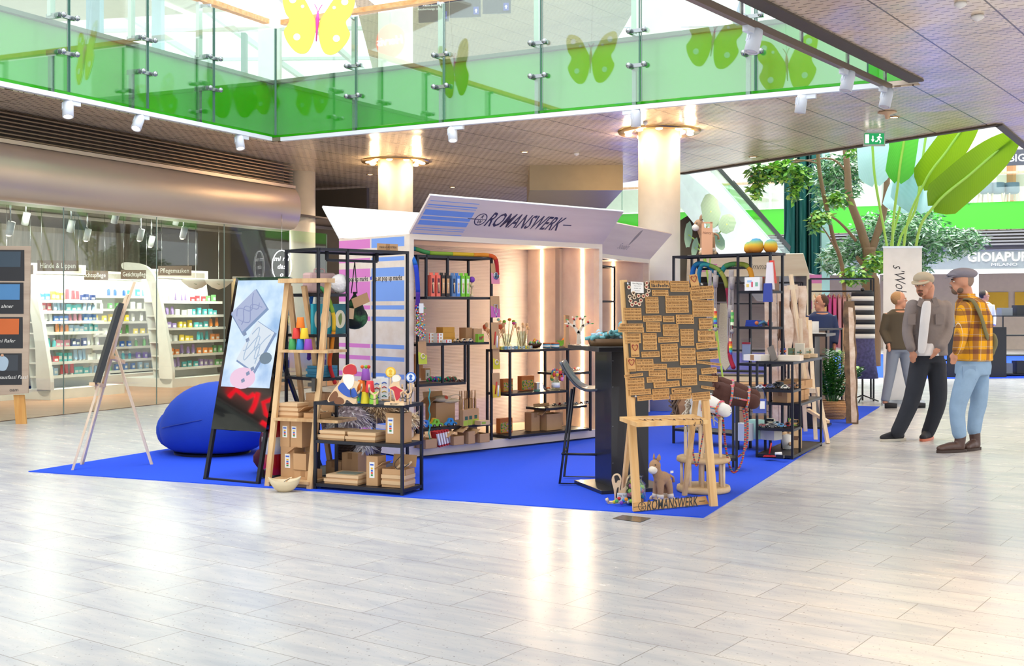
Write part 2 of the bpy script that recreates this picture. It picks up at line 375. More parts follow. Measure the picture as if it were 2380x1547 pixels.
# columns, each with a ring of downlights
def column(name, px, d, r, top, mt=CREAM):
    x = (px-1190)/FP*d; st(MB(mt).lathe([(r, 0), (r, top)], mt, 40, (x, d, 0)), name); return x
GLOWW = mat('warm_lamp', '#fff0d0', .5, var=0, emit='#ffd9a0', es=14); GOLD = mat('brass_ring', '#caa36a', .25, .8, var=0)
def ring(x, d, r, z, label, n=10, pw=9):
    o = thing('ring_light', label, 'ceiling light', T(x, d, z))
    MB(GOLD).lathe([(r, .02), (r+.05, -.02), (r+.27, -.035), (r+.30, 0.02)], GOLD, 48).build('trim_ring', o)
    for i in range(n):
        t = 2*pi*(i+.3)/n; q = MB(GLOWW); q.ball((cos(t)*(r+.16), sin(t)*(r+.16), -.035), .05, GLOWW, 10, (1, 1, .4)); q.build('bulb', o)
    for t in (0, 1, 2, 3): light('ring_lamp', 'POINT', (x+cos(t*pi/2+.9)*(r+.2), d+sin(t*pi/2+.9)*(r+.2), z-.14), pw, (1, .72, .42), .06)
xa = column('trim_column', 1532, 16.05, .288, PZ); xb = column('trim_column', 919.5, 19.3, .288, PZ); xc = column('trim_column', 703, 20.9, .23, PZ)
ring(xa, 16.05, .288, PZ, 'brass ring of warm bulbs around the column behind the board stand'); ring(xb, 19.3, .288, PZ, 'brass ring of warm bulbs around the column behind the striped wall')
for px, d in ((1538, 19.0), (918, 25.5)):
    pass
st(MB(WHITE).lathe([(.30, TZ), (.30, 8.6)], WHITE, 40, (xa*1.003, 16.1, 0)), 'trim_column'); st(MB(WHITE).lathe([(.288, TZ), (.288, 8.6)], WHITE, 40, (xb, 19.3, 0)), 'trim_column')
for i, (x, y, s) in enumerate(((.2, 18.2, 'behind the striped booth'), (-2.6, 21.3, 'left of the far column'), (3.9, 18.8, 'right of the ring-lit column'), (4.9, 14.9, 'left of the exit sign'), (6.2, 12.2, 'right of the exit sign'), (5.2, 8.9, 'near the smoke detector'), (.9, 21.5, 'above the olive duct box'), (-1.2, 23.5, 'at the dark back of the hall'))):
    rd_ = thing('fill_downlight', 'small added warm fill lamp recessed in the metal ceiling, '+s, 'ceiling light', T(x, y, PZ)); MB(GLOWW).lathe([(0, -.004), (.05, -.004), (.05, 0)], GLOWW, 16).build('lens', rd_); MB(GOLD).lathe([(.05, 0), (.055, -.01), (.075, -.004), (.075, 0)], GOLD, 20).build('trim_ring', rd_)
    light('fill_bulb', 'SPOT', (x, y, 3.8), 170, (1, .78, .55), .08, None, (0, 0, 0), 130, .8)  # added fill lamps; their bounce off floor and booths brightens the ceiling
rc = thing('recessed_lamp', 'recessed warm ceiling lamp near the right edge of the hall', 'ceiling light', T(2.6, 4.9, PZ)); MB(GOLD).lathe([(.09, 0), (.11, -.012), (.07, -.004), (.07, .0)], GOLD, 24).build('trim_ring', rc); light('recessed_bulb', 'SPOT', (2.6, 4.9, 3.8), 420, (1, .66, .36), .1, None, (0, 0, 0), 62, .9)
# spot heads hanging from the tracks
SPW = mat('spot_white', '#d8dde6', .35, var=0); LIT = mat('lit_lens', '#fff2dd', .4, var=0, emit='#ffe2b8', es=9); UNLIT = mat('lens_off', '#d4d0d6', .3, var=0)
def spot(px, line, z, label, lit, aim, side=1, sc=1.0):
    P, dl = line; k = (px-1190)/FP; t = (P.x-k*P.y)/(k*dl.y-dl.x); q = P+dl*t; p = V((q.x, q.y, z)); o = thing('track_spotlight', label, 'spotlight', Tp(p)); ax = V(aim).normalized()
    c = V((dl.x, dl.y, 0))*.07*side; MB(SPW).bar(c*.2+V((0, 0, .0775)), c*2.4+V((0, 0, .0775)), .05, .05, SPW).build('adapter', o)
    mb = MB(SPW).lathe([(0, -.1), (.055, -.1), (.062, -.06), (.062, .1), (.05, .1), (.05, .085), (0, .085)], SPW, 18, ax=ax)
    u = ax.orthogonal().normalized(); w = ax.cross(u)
    for j in range(9):
        t = j*.35; e = u*cos(t)+w*sin(t); mb.bar(e*.063-ax*.07, e*.063+ax*.01, .006, .012, SPW, up=e)
    mb.build('lamp_head', o); MB(LIT if lit else UNLIT).lathe([(0, 0), (.048, 0), (.04, .01), (0, .014)], None, 16, ax*.088, ax=ax).build('lens', o)
    if lit:
        l = light('spot_lamp', 'SPOT', p+ax*.13, 30, (1, .86, .66), .04, None, (0, 0, 0), 50, .6); l.rotation_euler = ax.to_track_quat('-Z', 'Y').to_euler()
lA, lB, lC = (P1, d1), (P1, (P2-P1).normalized()), (tb, dr)
for px, ln, lit, aim, sd, w_ in ((158, lA, 1, (.12, -.3, -1), 1, 'lit white track spotlight at the far left end of the gallery track'), (321, lA, 1, (-.1, -.5, -.8), 1, 'round white spotlight facing the camera, second along the left track'),
        (557, lA, 1, (.2, -.3, -1), 1, 'lit white spotlight just left of the corner of the two tracks'), (1052, lB, 1, (.05, -.35, -1), 1, 'lit white spotlight above the blue stripes of the booth roof'),
        (1478, lB, 0, (0, .1, -1), -1, 'unlit white spotlight in front of the cream column with the ring light'), (1862, lB, 0, (-.12, .1, -1), 1, 'unlit white spotlight near the right end of the crossing track')):
    spot(px, ln, 3.70, w_, lit, aim, sd)
for px, w_ in ((1752, 'large white spotlight highest on the brown track'), (1970, 'white spotlight halfway down the brown track'), (2060, 'white spotlight at the lower end of the brown track')):
    spot(px, lC, 3.648, w_, 0, (-.25, -.1, -1), -1)
# shop front on the left: curved metal bulkhead, slatted grille, glass
G0 = F(0, 980); UG = V((.419, .908, 0)); NG = V((-.908, .419, 0))   # along the glass; into the shop
def G(s, n=0, z=0): q = G0+UG*s+NG*n; return V((q.x, q.y, z))
s0, s1 = -9.0, 6.0
mb = MB(BEIGEM); prof = []
for i in range(13):
    t = pi*i/12; prof.append((-.05-.2*sin(t), 3.09+.36*cos(t)))
pr = [(n, z) for n, z in prof]; vs = [G(s, -n_*-1, z) for s in (s0, s1) for n_, z in pr]; k = len(pr)
mb.add(vs, [(i, i+1, i+1+k, i+k) for i in range(k-1)], BEIGEM, True); mb.add([G(s1, n_, z) for n_, z in pr], [tuple(range(k))], BEIGEM)
mb.quad(G(s0, -.05, 2.73), G(s1, -.05, 2.73), G(s1, .15, 2.70), G(s0, .15, 2.70), WHITE); st(mb, 'wall_left')
mb = MB(mat('slat_bronze', '#7d6a58', .4, .5))
for i in range(7):
    z = 3.50+i*.05; mb.bar(G(s0, -.06, z), G(s1, -.06, z), .05, .017)
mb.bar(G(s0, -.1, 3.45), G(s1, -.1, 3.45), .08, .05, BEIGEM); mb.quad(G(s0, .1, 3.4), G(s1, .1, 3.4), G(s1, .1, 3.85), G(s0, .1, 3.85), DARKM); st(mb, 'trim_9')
for i, (a_, b_) in enumerate(((s0, -2.2), (-2.2, 1.03), (1.03, 2.78), (2.78, 4.3), (4.3, 7.15))):
    g = MB(GLASS).bar(G(a_+.01, 0, 1.37), G(b_-.01, 0, 1.37), .012, 2.72, GLASS); g.bar(G(b_-.01, 0, .01), G(b_-.01, 0, 2.72), .012, .014, mat('joint_grey', '#7f8f88', .3)); st(g, 'window_%d' % (i+1))
SHOPF = wood('warm_floor', '#a8775a', '#c1906e', 0, 3, .4)
st(MB(SHOPF).prism([tuple(G(s, n).xy) for s, n in ((s0, .02), (9, .02), (9, 12), (s0, 12))], .004, Matrix.Translation((0, 0, .008))), 'floor_shop')
# inside of the shop: back wall of weathered boards, dark ceiling
BOARDS = wood('grey_boards', '#6e665c', '#a69a8b', 2, 5)
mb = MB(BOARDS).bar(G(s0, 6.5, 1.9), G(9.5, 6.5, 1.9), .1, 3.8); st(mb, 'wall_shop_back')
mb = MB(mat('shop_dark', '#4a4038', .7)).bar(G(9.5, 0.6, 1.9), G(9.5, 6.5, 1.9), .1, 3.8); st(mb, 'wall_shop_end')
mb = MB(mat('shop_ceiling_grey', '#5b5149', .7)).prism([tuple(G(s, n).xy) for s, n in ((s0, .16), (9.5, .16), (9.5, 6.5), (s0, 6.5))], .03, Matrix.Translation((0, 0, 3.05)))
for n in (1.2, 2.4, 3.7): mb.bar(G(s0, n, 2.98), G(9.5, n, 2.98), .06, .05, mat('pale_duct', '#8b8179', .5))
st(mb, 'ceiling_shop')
for s, n in ((-1, 1.1), (1.6, 1.2), (4.2, 1.2), (6.9, 1.3), (2.8, 4)): light('shop_lamp', 'POINT', G(s, n, 2.8), 60, (1, .92, .78), .5)
# back of the hall
BRN = mat('back_brown', '#75624f', .6)
st(MB(BRN).b0(-9.5, 2.6, 29.5, 29.7, 0, 3.85), 'wall_back')
st(MB(mat('olive_box', '#9b8a6c', .35, .4)).b0(.3, 1.9, 19.9, 23.5, 3.42, 3.87), 'trim_10')
# upper gallery: pale ceiling, white walls, glazed roof bars
st(MB(CEIL2).prism([(-3.5, 24.5), (3.1, 24.5), (2.7, 34), (4.8, 44), (-4.8, 44)], .05, Matrix.Translation((0, 0, 8.65))), 'ceiling_upper')
st(MB(mat('gallery_ceiling', '#d9cdbd', .6)).prism([(-24, 10), (-9.5, 10), (-7.5, 17), (-6.2, 26), (-24, 30)], .05, Matrix.Translation((0, 0, 8.1))), 'ceiling_gallery')
mb = MB(WHITE); mb.b0(-16, 5.5, 44, 44.2, TZ, 8.65)
for x in (-13, -10.4, -7.8, -5.2): mb.b0(x, x+.12, 43.9, 44, TZ, 8.65, mat('mullion', '#8d9a9c', .4))
st(mb, 'wall_upper_back')
for x, y, w_, h, c in ((-8.8, 24, .28, 3.8, '#a9cbe6'), (-7.6, 24.5, .2, 3.8, '#bcd6ea'), (-5.9, 27, .5, 3.8, '#e9e9ea'), (-4.4, 29, .9, 2.4, '#c98a4c'), (-7.0, 30, .12, 3.8, '#8d9a9c')): st(MB(mat('gallery_'+c.strip('#'), c, .5)).b0(x, x+w_, y, y+.25, TZ, TZ+h), 'trim_gallery')
mb = MB(WHITE)
for i in range(5): mb.bar((-12+i*1.6, 12, 8.04), (-7+i*1.1, 27, 8.04), .12, .05, mat('tube_light', '#ffffff', .5, var=0, emit='#ffffff', es=2))
st(mb, 'trim_lights')
mb = MB(mat('roof_bar', '#dfe3e6', .4))
for i in range(9): mb.bar((-12+i*2.4, 20, 9.6), (-9+i*2.4, 46, 9.3), .12, .16)
for i in range(6): mb.bar((-14, 22+i*4, 9.5), (12, 21+i*4, 9.5), .1, .1)
st(mb, 'roof')
# ------------------------------------------------------------ shared builders
def uv(px, py, M):
    """pixel -> local x,y on the flat art plane of M"""
    N = V(M.col[2][:3]); P = M.translation; q = M.inverted() @ onplane(px, py, P, N); return q.x, q.y
def L(o, s):
    o['label'] = s; return o
def rack(name, label, M, posts, shelves, rails=(), t=.021, th=.016):
    o = thing(name, label, 'rack', M)
    for u, v, z0, z1 in posts: MB(BLACKM).b0(u-t/2, u+t/2, v-t/2, v+t/2, z0, z1).build('post', o)
    for u0, u1, v0, v1, z in shelves:
        m = MB(BLACKM).b0(u0, u1, v0, v1, z-th*.5, z-.002); m.b0(u0, u1, v0-t/2, v0+t/2, z-.024, z); m.b0(u0, u1, v1-t/2, v1+t/2, z-.024, z)
        m.b0(u0-t/2, u0+t/2, v0, v1, z-.024, z); m.b0(u1-t/2, u1+t/2, v0, v1, z-.024, z); m.build('shelf', o)
    for p, q in rails: MB(BLACKM).bar(p, q, .022).build('rail', o)
    return o
KRAFT = mat('kraft', '#c2976b', .8, var=.05, bump=.1, bs=40); KRAFTD = mat('kraft_dark', '#a97e54', .8); KRAFTL = mat('kraft_pale', '#d8b48a', .8)
PAPER = mat('paper', '#efece6', .7, var=.02); INK = mat('ink', '#22222a', .6, var=0)
PINE = wood('pine', '#cf9f6b', '#e8c79a', 2, 8); PALE = wood('pale_pine', '#dcbc93', '#f0dcc0', 2, 8); BEECH = wood('beech', '#d9b084', '#ecd0a8', 0, 8)
def colm(h, rough=.55, **k): return mat('colour_'+h.strip('#'), h, rough, var=k.pop('var', .03), **k)
def carton(label, p, w, d, h, rz=0, mt=None, lid=None, tag=None, group=None, name='cardboard_box', cat='box'):
    """closed, lidded or open carton; origin at the middle of its bottom"""
    mt = mt or KRAFT; M = Tp(p, rz)
    if lid is None and tag is None:
        b = MB(mt).b0(-w/2, w/2, -d/2, d/2, 0, h); b.b0(-w/2, w/2, -.002, .002, h, h+.0012, KRAFTD); b.b0(-.02, .02, -d/2-.001, -d/2, h-.05, h, KRAFTD)
        o = b.build(name, None, label, cat, group); return place(o, M)
    o = thing(name, label, cat, M, group)
    if lid == 'open':
        t = .004; b = MB(mt)
        for c, s in (((0, -d/2+t/2, h/2), (w, t, h)), ((0, d/2-t/2, h/2), (w, t, h)), ((-w/2+t/2, 0, h/2), (t, d, h)), ((w/2-t/2, 0, h/2), (t, d, h)), ((0, 0, t/2), (w, d, t))): b.box(c, s)
        b.build('box_body', o); f = MB(mt); f.box((0, d/2+.03, h+d*.3), (w, t, d*.62), rx=-.2); f.build('flap', o)
        f = MB(mt); f.box((-w/2-.03, 0, h+.02), (.09, d, t), ry=-.6); f.build('flap', o)
    elif lid == 'tray':
        MB(mt).b0(-w/2, w/2, -d/2, d/2, 0, h).build('box_body', o); MB(KRAFTL).b0(-w/2-.004, w/2+.004, -d/2-.004, d/2+.004, h*.45, h+.003).build('lid', o)
    else: MB(mt).b0(-w/2, w/2, -d/2, d/2, 0, h).build('box_body', o)
    if tag:
        tw, thh, tx, tz = tag; m = MB(PAPER).b0(tx-tw/2, tx+tw/2, -d/2-.0015, -d/2, tz-thh/2, tz+thh/2)
        for i, c in enumerate(('#3a8f4a', '#d8432f', '#3b62c9', '#e8b92c')): m.b0(tx-tw*.2, tx+tw*.2, -d/2-.0025, -d/2-.0015, tz-thh*.38+i*thh*.14, tz-thh*.27+i*thh*.14, colm(c))
        m.b0(tx-tw*.34, tx+tw*.34, -d/2-.0025, -d/2-.0015, tz+thh*.28, tz+thh*.38, colm('#3b62c9')); m.build('sticker', o, 'white sticker with a coloured figure')
    return o
def tag_at(parent, M, w, h, mt=None): return MB(mt or PAPER).prism([(-w/2, -h/2), (w/2, -h/2), (w/2, h/2), (-w/2, h/2)], .0015, M).build('price_tag', parent)
def outline(pts, n=5):
    """closed smooth outline through points (catmull-rom)"""
    o = []; k = len(pts)
    for i in range(k):
        p0, p1, p2, p3 = [V((*pts[(i+j-1) % k], 0)) for j in range(4)]
        for j in range(n):
            t = j/n; q = .5*((2*p1)+(p2-p0)*t+(2*p0-5*p1+4*p2-p3)*t*t+(3*p1-p0-3*p2+p3)*t**3); o.append((q.x, q.y))
    return o
def circ(r, n=20, c=(0, 0), sx=1): return [(c[0]+r*sx*cos(2*pi*i/n), c[1]+r*sin(2*pi*i/n)) for i in range(n)]
def curve3(pts, n=6):
    o = []; P = [V(p) for p in pts]; P = [P[0]]+P+[P[-1]]
    for i in range(1, len(P)-2):
        p0, p1, p2, p3 = P[i-1:i+3]
        for j in range(n):
            t = j/n; o.append(.5*((2*p1)+(p2-p0)*t+(2*p0-5*p1+4*p2-p3)*t*t+(3*p1-p0-3*p2+p3)*t**3))
    return o+[P[-1]]
def logo(mb, M, cx, cy, w, mt, f=1.0):
    """circle with R over W, a line through it, and the maker's name"""
    h = w*.118; tw = w*.70; mb.text('ROMANSWERK', M @ Matrix.Translation((cx+w*.015, cy, 0)), h*1.45, mt, .014, .28, tw)
    c = Matrix.Translation((cx-w*.40, cy, .001)); r = w*.052
    mb.prism(circ(r, 24), .001, M @ c, mt, [circ(r*.86, 24)[::-1]]); mb.prism([(-r, -r*.05), (r, -r*.05), (r, r*.05), (-r, r*.05)], .001, M @ c, mt)
    mb.prism([(-r*2.2, -r*.05), (-r, -r*.05), (-r, r*.06), (-r*2.2, r*.06)], .001, M @ c, mt)
    mb.text('R', M @ c @ Matrix.Translation((r*.05, r*.42, 0)), r*.8, mt, .01, .2); mb.text('W', M @ c @ Matrix.Translation((0, -r*.42, 0)), r*.8, mt, .01, .2)
    mb.prism([(w*.385, -h*.03), (w*.47, -h*.03), (w*.47, h*.04), (w*.385, h*.04)], .001, M @ Matrix.Translation((cx, cy, .001)), mt)
# ------------------------------------------------------------ booth with the blue stripes
BLUE = mat('stripe_blue', '#7ea2e2', .5, var=.02); PINK = mat('stripe_pink', '#dd7fbd', .5, var=.02)
def m_poly():
    w = NT('ribbed_polycarbonate', rough=.28, alpha=.62); x, y, z = w.xyz(); h = w.math('SINE', w.math('MULTIPLY', z, 2*pi/.016))
    n = w.n('TexNoise', {'Vector': w.vec, 'Scale': 2.5}); w.base(w.mix(n.outputs[0], '#b9a9ad', '#d7c9c4')); w.bump(h, .5, .003); return w.m
POLY = m_poly(); LED = mat('led_strip', '#fff1d6', .5, var=0, emit='#ffdda6', es=12)
BIRCH = wood('birch_ply', '#e2cbb2', '#f1e2d0', 0, 3, .45, .8); BIRCHP = wood('limed_ply', '#dac4b8', '#e9d7ca', 0, 3, .45, .8)
def booth(label, O, U, D, Wd, Dp, H, base=.10, led=()):
    M = frame(O, U); o = thing('market_booth', label, 'booth', M); t = .05
    MB(BIRCH).b0(0, Wd, 0, Dp, .02, base).build('base', o); MB(BLACK).b0(.04, Wd-.04, .03, Dp-.03, 0, .02).build('plinth', o)
    f = MB(BIRCH)
    for x0, x1 in ((0, t), (Wd-t, Wd)): MB(BIRCH).b0(x0, x1, 0, .08, base, H).build('frame_post', o)
    MB(BIRCH).b0(t, Wd-t, 0, .08, H-.05, H).build('lintel', o)
    MB(BIRCHP).b0(t, Wd-t, .08, Dp, H-.02, H).build('roof', o)
    MB(POLY).b0(t, Wd-t, Dp-.03, Dp-.012, base, H-.02).build('back_panel', o)
    MB(BIRCHP).b0(Wd-t, Wd, .08, Dp, base, H).build('side_panel', o)
    for i, s in enumerate(led):
        MB(LED).b0(Wd-t-.012, Wd-t, s-.013, s+.013, base, H-.03).build('led_strip', o)
        l = light('strip_lamp', 'AREA', (0, 0, 0), 9, (1, .78, .5), .03, H-.3); l.parent = o; l.location = (Wd-t-.03, s, H/2+.05); l.rotation_euler = (pi/2, 0, pi/2)
    return o, M
O1 = V((-.95, 10.77, 0)); H1 = 2.09
b1, B1 = booth('birch booth with blue and pink striped side and a big dark logo on its flap', O1, UB, VB, 2.62, 1.15, H1, led=(.25, .886))
# b0 local y runs into the booth (z cross x), so depth is +y
ST = [(2.07, 1.98), (1.887, 1.848), (1.785, 1.70), (1.66, 1.466), (1.427, 1.388), (1.32, 1.277), (1.055, 1.016), (.94, .90), (.78, .735), (.64, .61), (.33, .29), (.25, .21), (.16, .14)]
for y0, y1, mt in ((.08, .60, BLUE), (.62, 1.15, PINK)):
    m = MB(LIGHTW); z = H1
    for a, b in ST:
        if z > a: m.b0(0, .03, y0, y1, a, z, BIRCH)
        m.b0(0, .03, y0, y1, b, a, mt); z = b
    m.b0(0, .03, y0, y1, .10, z, BIRCH)
    Mt = facing(V((-.0012, (y0+y1)/2, 1.685)), (0, -1, 0), (0, 0, 1)); m.text('yip.at pop up markt', Mt, .068, INK, .008, wid=.46)
    for k in range(5):
        t = k*2*pi/5; m.prism(circ(.008, 8, (-.265+.011*cos(t), .004+.011*sin(t))), .001, Mt, colm('#3f4fd0'))
    m.build('side_panel', b1)
MB(BIRCH).b0(0, .04, .60, .62, .1, H1).build('frame_post', b1)
MB(mat('jamb_grey', '#a99a94', .4)).b0(2.52, 2.57, .55, .62, .1, 2.06).build('frame_post', b1)
# front flap with graphics, rear flap with its chain
fl = V((0, -.307, .33)); Mf = facing(V((0, 0, H1)), (1, 0, 0), fl); fh = fl.length
m = MB(BIRCHP).prism([(0, 0), (2.62, 0), (2.62, fh), (0, fh)], .022, Mf); Wf = B1 @ Mf
for y0, y1 in ((.985, 1), ): m.prism([(0, fh), (2.62, fh), (2.62, fh+.006), (0, fh+.006)], .022, Mf, WHITE)
def strp(y0, y1, xa_, xb_): m.prism([(xa_, y0*fh), (xb_, y0*fh), (xb_+.0, y1*fh), (xa_, y1*fh)], .002, Mf @ Matrix.Translation((0, 0, .0015)), BLUE)
for y0, y1 in ((.015, .03), (.12, .135), (.175, .19), (.26, .38), (.41, .49), (.52, .66), (.72, .735), (.77, .80), (.88, .895)): strp(y0, y1, .03, .62)
cx, cy = uv(1221, 515, Wf); xl, _ = uv(1100, 508, Wf); xr, _ = uv(1329, 521, Wf); NAVY = mat('navy_ink', '#2a2548', .5, var=0)
logo(m, Mf, (xl+xr)/2, cy-.01, (xr-xl)*1.07, NAVY); m.build('fascia_flap', b1, 'pale flap with blue stripes and dark lettering')
fr = V((0, .307, .34)); Mr = facing(V((2.62, 1.15, H1)), (-1, 0, 0), fr); m = MB(WHITE).prism([(0, 0), (2.62, 0), (2.62, fr.length), (0, fr.length)], .02, Mr); m.build('rear_flap', b1)
ch = MB(STEEL)
for i in range(40):
    t = i/39; p = V((.30+1.0*t, 1.44-.33*t, H1+.30-.36*t)); ch.ball(p, .008, STEEL, 6, (1, .6, .6))
ch.build('chain', b1); MB(STEEL).box((.28, 1.43, H1+.31), (.06, .02, .03)).build('chain_bracket', b1)
# second booth, turned towards the walkway
R2 = V((1.84, 15.5, 0)); H2 = 2.05
b2, B2 = booth('smaller birch booth beside the cream column, its raised flap printed with a pale feather', R2-UG*2.62, UG, NG, 2.62, 1.15, H2, led=(.5,))
Mf2 = facing(V((0, 0, H2)), (1, 0, 0), (0, -.307, .33)); m = MB(BIRCHP).prism([(0, 0), (2.62, 0), (2.62, .45), (0, .45)], .022, Mf2)
gx, gy = uv(1467, 558, B2 @ Mf2); GRY = mat('grey_print', '#9a8d88', .6, var=0)
fe = outline([(0, -.1), (.05, -.02), (.075, .08), (.05, .15), (0, .12), (-.02, .03)]); m.prism(fe, .002, Mf2 @ Matrix.Translation((gx+.05, gy+.02, .0015)), GRY)
m.text('Soulart', Mf2 @ Matrix.Translation((gx-.05, gy-.11, 0)), .13, GRY, -.012, .35); m.build('fascia_flap', b2)
rack('display_rack', 'empty black rack inside the feather-print booth', B2 @ T(1.1, .35), [(0, 0, .1, 1.95), (1.1, 0, .1, 1.95), (0, .4, .1, 1.95), (1.1, .4, .1, 1.95), (.5, 0, .1, 1.95)], [(0, 1.1, 0, .4, z) for z in (1.95, 1.5, 1.1)], [((0, 0, .6), (1.1, 0, .6))])
# third booth far behind
O3 = V((3.35, 22.3, 0)); U3 = V((.936, -.352, 0)); b3, B3 = booth('far birch booth with pink stripes and thin handwritten lettering on its flap', O3, U3, None, 2.3, 1.15, 2.05)
Mf3 = facing(V((0, 0, 2.02)), (1, 0, 0), (0, -.307, .38)); m = MB(BIRCH).prism([(0, 0), (2.3, 0), (2.22, .48), (.08, .48)], .022, Mf3)
m.text("s'Wohnzimma", Mf3 @ Matrix.Translation((1.15, .2, 0)), .2, INK, -.014, .3, .78)
for k in range(4): m.prism([(.30-.03*k, .1+.05*k), (.62, .1+.05*k), (.62, .125+.05*k), (.30-.03*k, .125+.05*k)], .002, Mf3 @ Matrix.Translation((0, 0, .0015)), PINK)
m.build('fascia_flap', b3)
m = MB(BIRCH)
z = 2.02
for i in range(12): m.b0(2.3, 2.52, 0, .03, z-.16, z, (BIRCH, PINK)[i % 3 == 0]); z -= .16
m.build('side_panel', b3, 'pink striped panel')
rack('display_rack', 'black racks lining the inside of the far pink-striped booth', B3 @ T(.2, .3), [(0, 0, .1, 1.9), (.95, 0, .1, 1.9), (1.9, 0, .1, 1.9), (0, .4, .1, 1.9), (1.9, .4, .1, 1.9)], [(0, 1.9, 0, .4, z) for z in (1.9, 1.5, 1.05, .6, .2)])
# ------------------------------------------------------------ racks of the toy stall
S3 = frame((-.88, 10.83, .1), UB); w3 = .92
rack('display_rack', 'black rack on the left inside the booth, holding small boxes and toy cars', S3, [(0, 0, 0, 1.8), (w3, 0, 0, 1.8), (0, .35, 0, 1.8), (w3, .35, 0, 1.8), (.1, 0, 1.41, 1.8), (.36, 0, 1.41, 1.8), (.3, 0, .59, .97), (.58, 0, .59, .97)],
     [(0, w3, 0, .35, 1.8), (.1, w3, 0, .35, 1.41), (0, w3-.04, 0, .35, .97), (0, .58, 0, .35, .59), (0, w3, 0, .35, .17)])
S4 = frame((-.021, 11.55, .1), UB)
rack('display_rack', 'low wide black rack on the right inside the booth below the lit strips', S4, [(0, 0, 0, .885), (1.16, 0, 0, .885), (0, .34, 0, .885), (1.16, .34, 0, .885), (.82, 0, 0, .885), (.82, .34, 0, .885)],
     [(0, 1.16, 0, .34, .885), (0, .82, 0, .34, .45), (.55, 1.16, .06, .34, .27), (.72, 1.16, 0, .34, .63), (0, 1.16, 0, .34, .03)])
S2 = frame((-1.55, 9.3, 0), UB)
rack('display_rack', 'tall black rack at the left front corner, a mesh bag hanging from it', S2, [(0, 0, 0, 1.886), (.895, 0, 0, 1.886), (0, .48, 0, 1.886), (.895, .48, 0, 1.886), (.28, 0, 0, 1.886)],
     [(0, .895, 0, .48, 1.886), (0, .28, 0, .48, 1.52), (0, .28, 0, .48, 1.19), (0, .28, 0, .48, .84), (0, .895, 0, .48, .55), (0, .895, 0, .48, .06)], [((.24, .24, 1.80), (.75, .24, 1.80)), ((.24, .24, 1.80), (.24, .24, 1.88)), ((.75, .24, 1.80), (.75, .24, 1.88))])
S1 = frame((-1.52, 8.98, 0), (.703, -.33, 0))
rack('display_rack', 'low black three-tier rack at the front edge of the blue carpet beside the ladder', S1, [(0, 0, 0, .68), (.776, 0, 0, .68), (0, .29, 0, .68), (.776, .29, 0, .68)], [(0, .776, 0, .29, z) for z in (.68, .385, .05)])
S5 = frame((1.67, 12.0, 0), (.82, -.8, 0)); w5 = 1.146
rack('display_rack', 'tall black rack with a toy donkey on top and felt snakes on its rail', S5, [(0, 0, 0, 1.94), (w5, 0, 0, 1.94), (0, .32, 0, 1.94), (w5, .22, 0, 1.94), (.78, 0, 0, 1.94), (.78, .22, 0, 1.94)],
     [(0, w5, 0, .26, 1.94), (.78, w5, 0, .22, 1.57), (.78, w5, 0, .22, 1.22), (.78, w5, 0, .22, .86), (.78, w5, 0, .22, .62), (0, w5, 0, .3, .16)], [((.24, .1, 1.80), (.86, .1, 1.80)), ((.24, .1, 1.80), (.24, .1, 1.93)), ((.86, .1, 1.80), (.86, .1, 1.93))])
# low long rack at the walkway edge
S6 = frame((2.587, 10.72, 0), (.451, .893, 0))    # x runs along the carpet edge, y to the left
rack('display_rack', 'long low black rack by the walkway carrying rows of toy cars', S6, [(0, 0, 0, .905), (0, .33, 0, .905), (1.24, 0, 0, .905), (1.24, .33, 0, .905), (.3, 0, 0, .905), (.3, .33, 0, .905)],
     [(0, 1.24, 0, .33, .905), (0, .3, 0, .33, .645), (0, .3, 0, .33, .285), (0, 1.24, 0, .33, .04), (.3, 1.24, 0, .33, .50)])
# ------------------------------------------------------------ left corner of the market
def toP(px, py, z=0.0, rz=0): p = F(px, py, z); return T(p.x, p.y, p.z, rz)
# paper-edged easel seen from its side
e0 = F(185, 1082); o = thing('easel', 'pale wooden tripod easel seen edge-on with a dark board on it', 'easel', Tp(e0, R(62)))
top = A(297, 705, 10.2)
def W2(o, p): return o.matrix_basis.inverted() @ V(p)
a1, a2, a3 = F(168, 1093), F(190, 1080), F(353, 1080)
for i, a in enumerate((a1, a2)): MB(PALE).bar(W2(o, a), W2(o, A(292+i*6, 690-i*6, 10.15+i*.12)), .035, .02).build('leg', o)
MB(PALE).bar(W2(o, a3), W2(o, A(268, 812, 10.35)), .03, .02).build('leg', o)
MB(PALE).bar(W2(o, A(222, 905, 10.15)), W2(o, A(313, 655, 10.3)), .045, .02).build('mast', o)
MB(BEECH).bar(W2(o, A(262, 830, 10.2)), W2(o, A(286, 842, 10.6)), .04, .03).build('brace', o)
MB(BEECH).bar(W2(o, A(214, 892, 9.95)), W2(o, A(240, 896, 10.4)), .05, .03).build('ledge', o)
bo = thing('notice_board', 'dark board resting edge-on against the tripod easel', 'board', Tp(A(240, 800, 10.0)))
MB(mat('slate', '#26282b', .6)).bar(W2(bo, A(224, 890, 10.0)), W2(bo, A(277, 712, 10.12)), .04, .72, up=(-.35, .93, 0)).build('panel', bo)
MB(BEECH).bar(W2(bo, A(226, 893, 10.07)), W2(bo, A(280, 710, 10.18)), .02, .74, up=(-.35, .93, 0)).build('frame', bo)
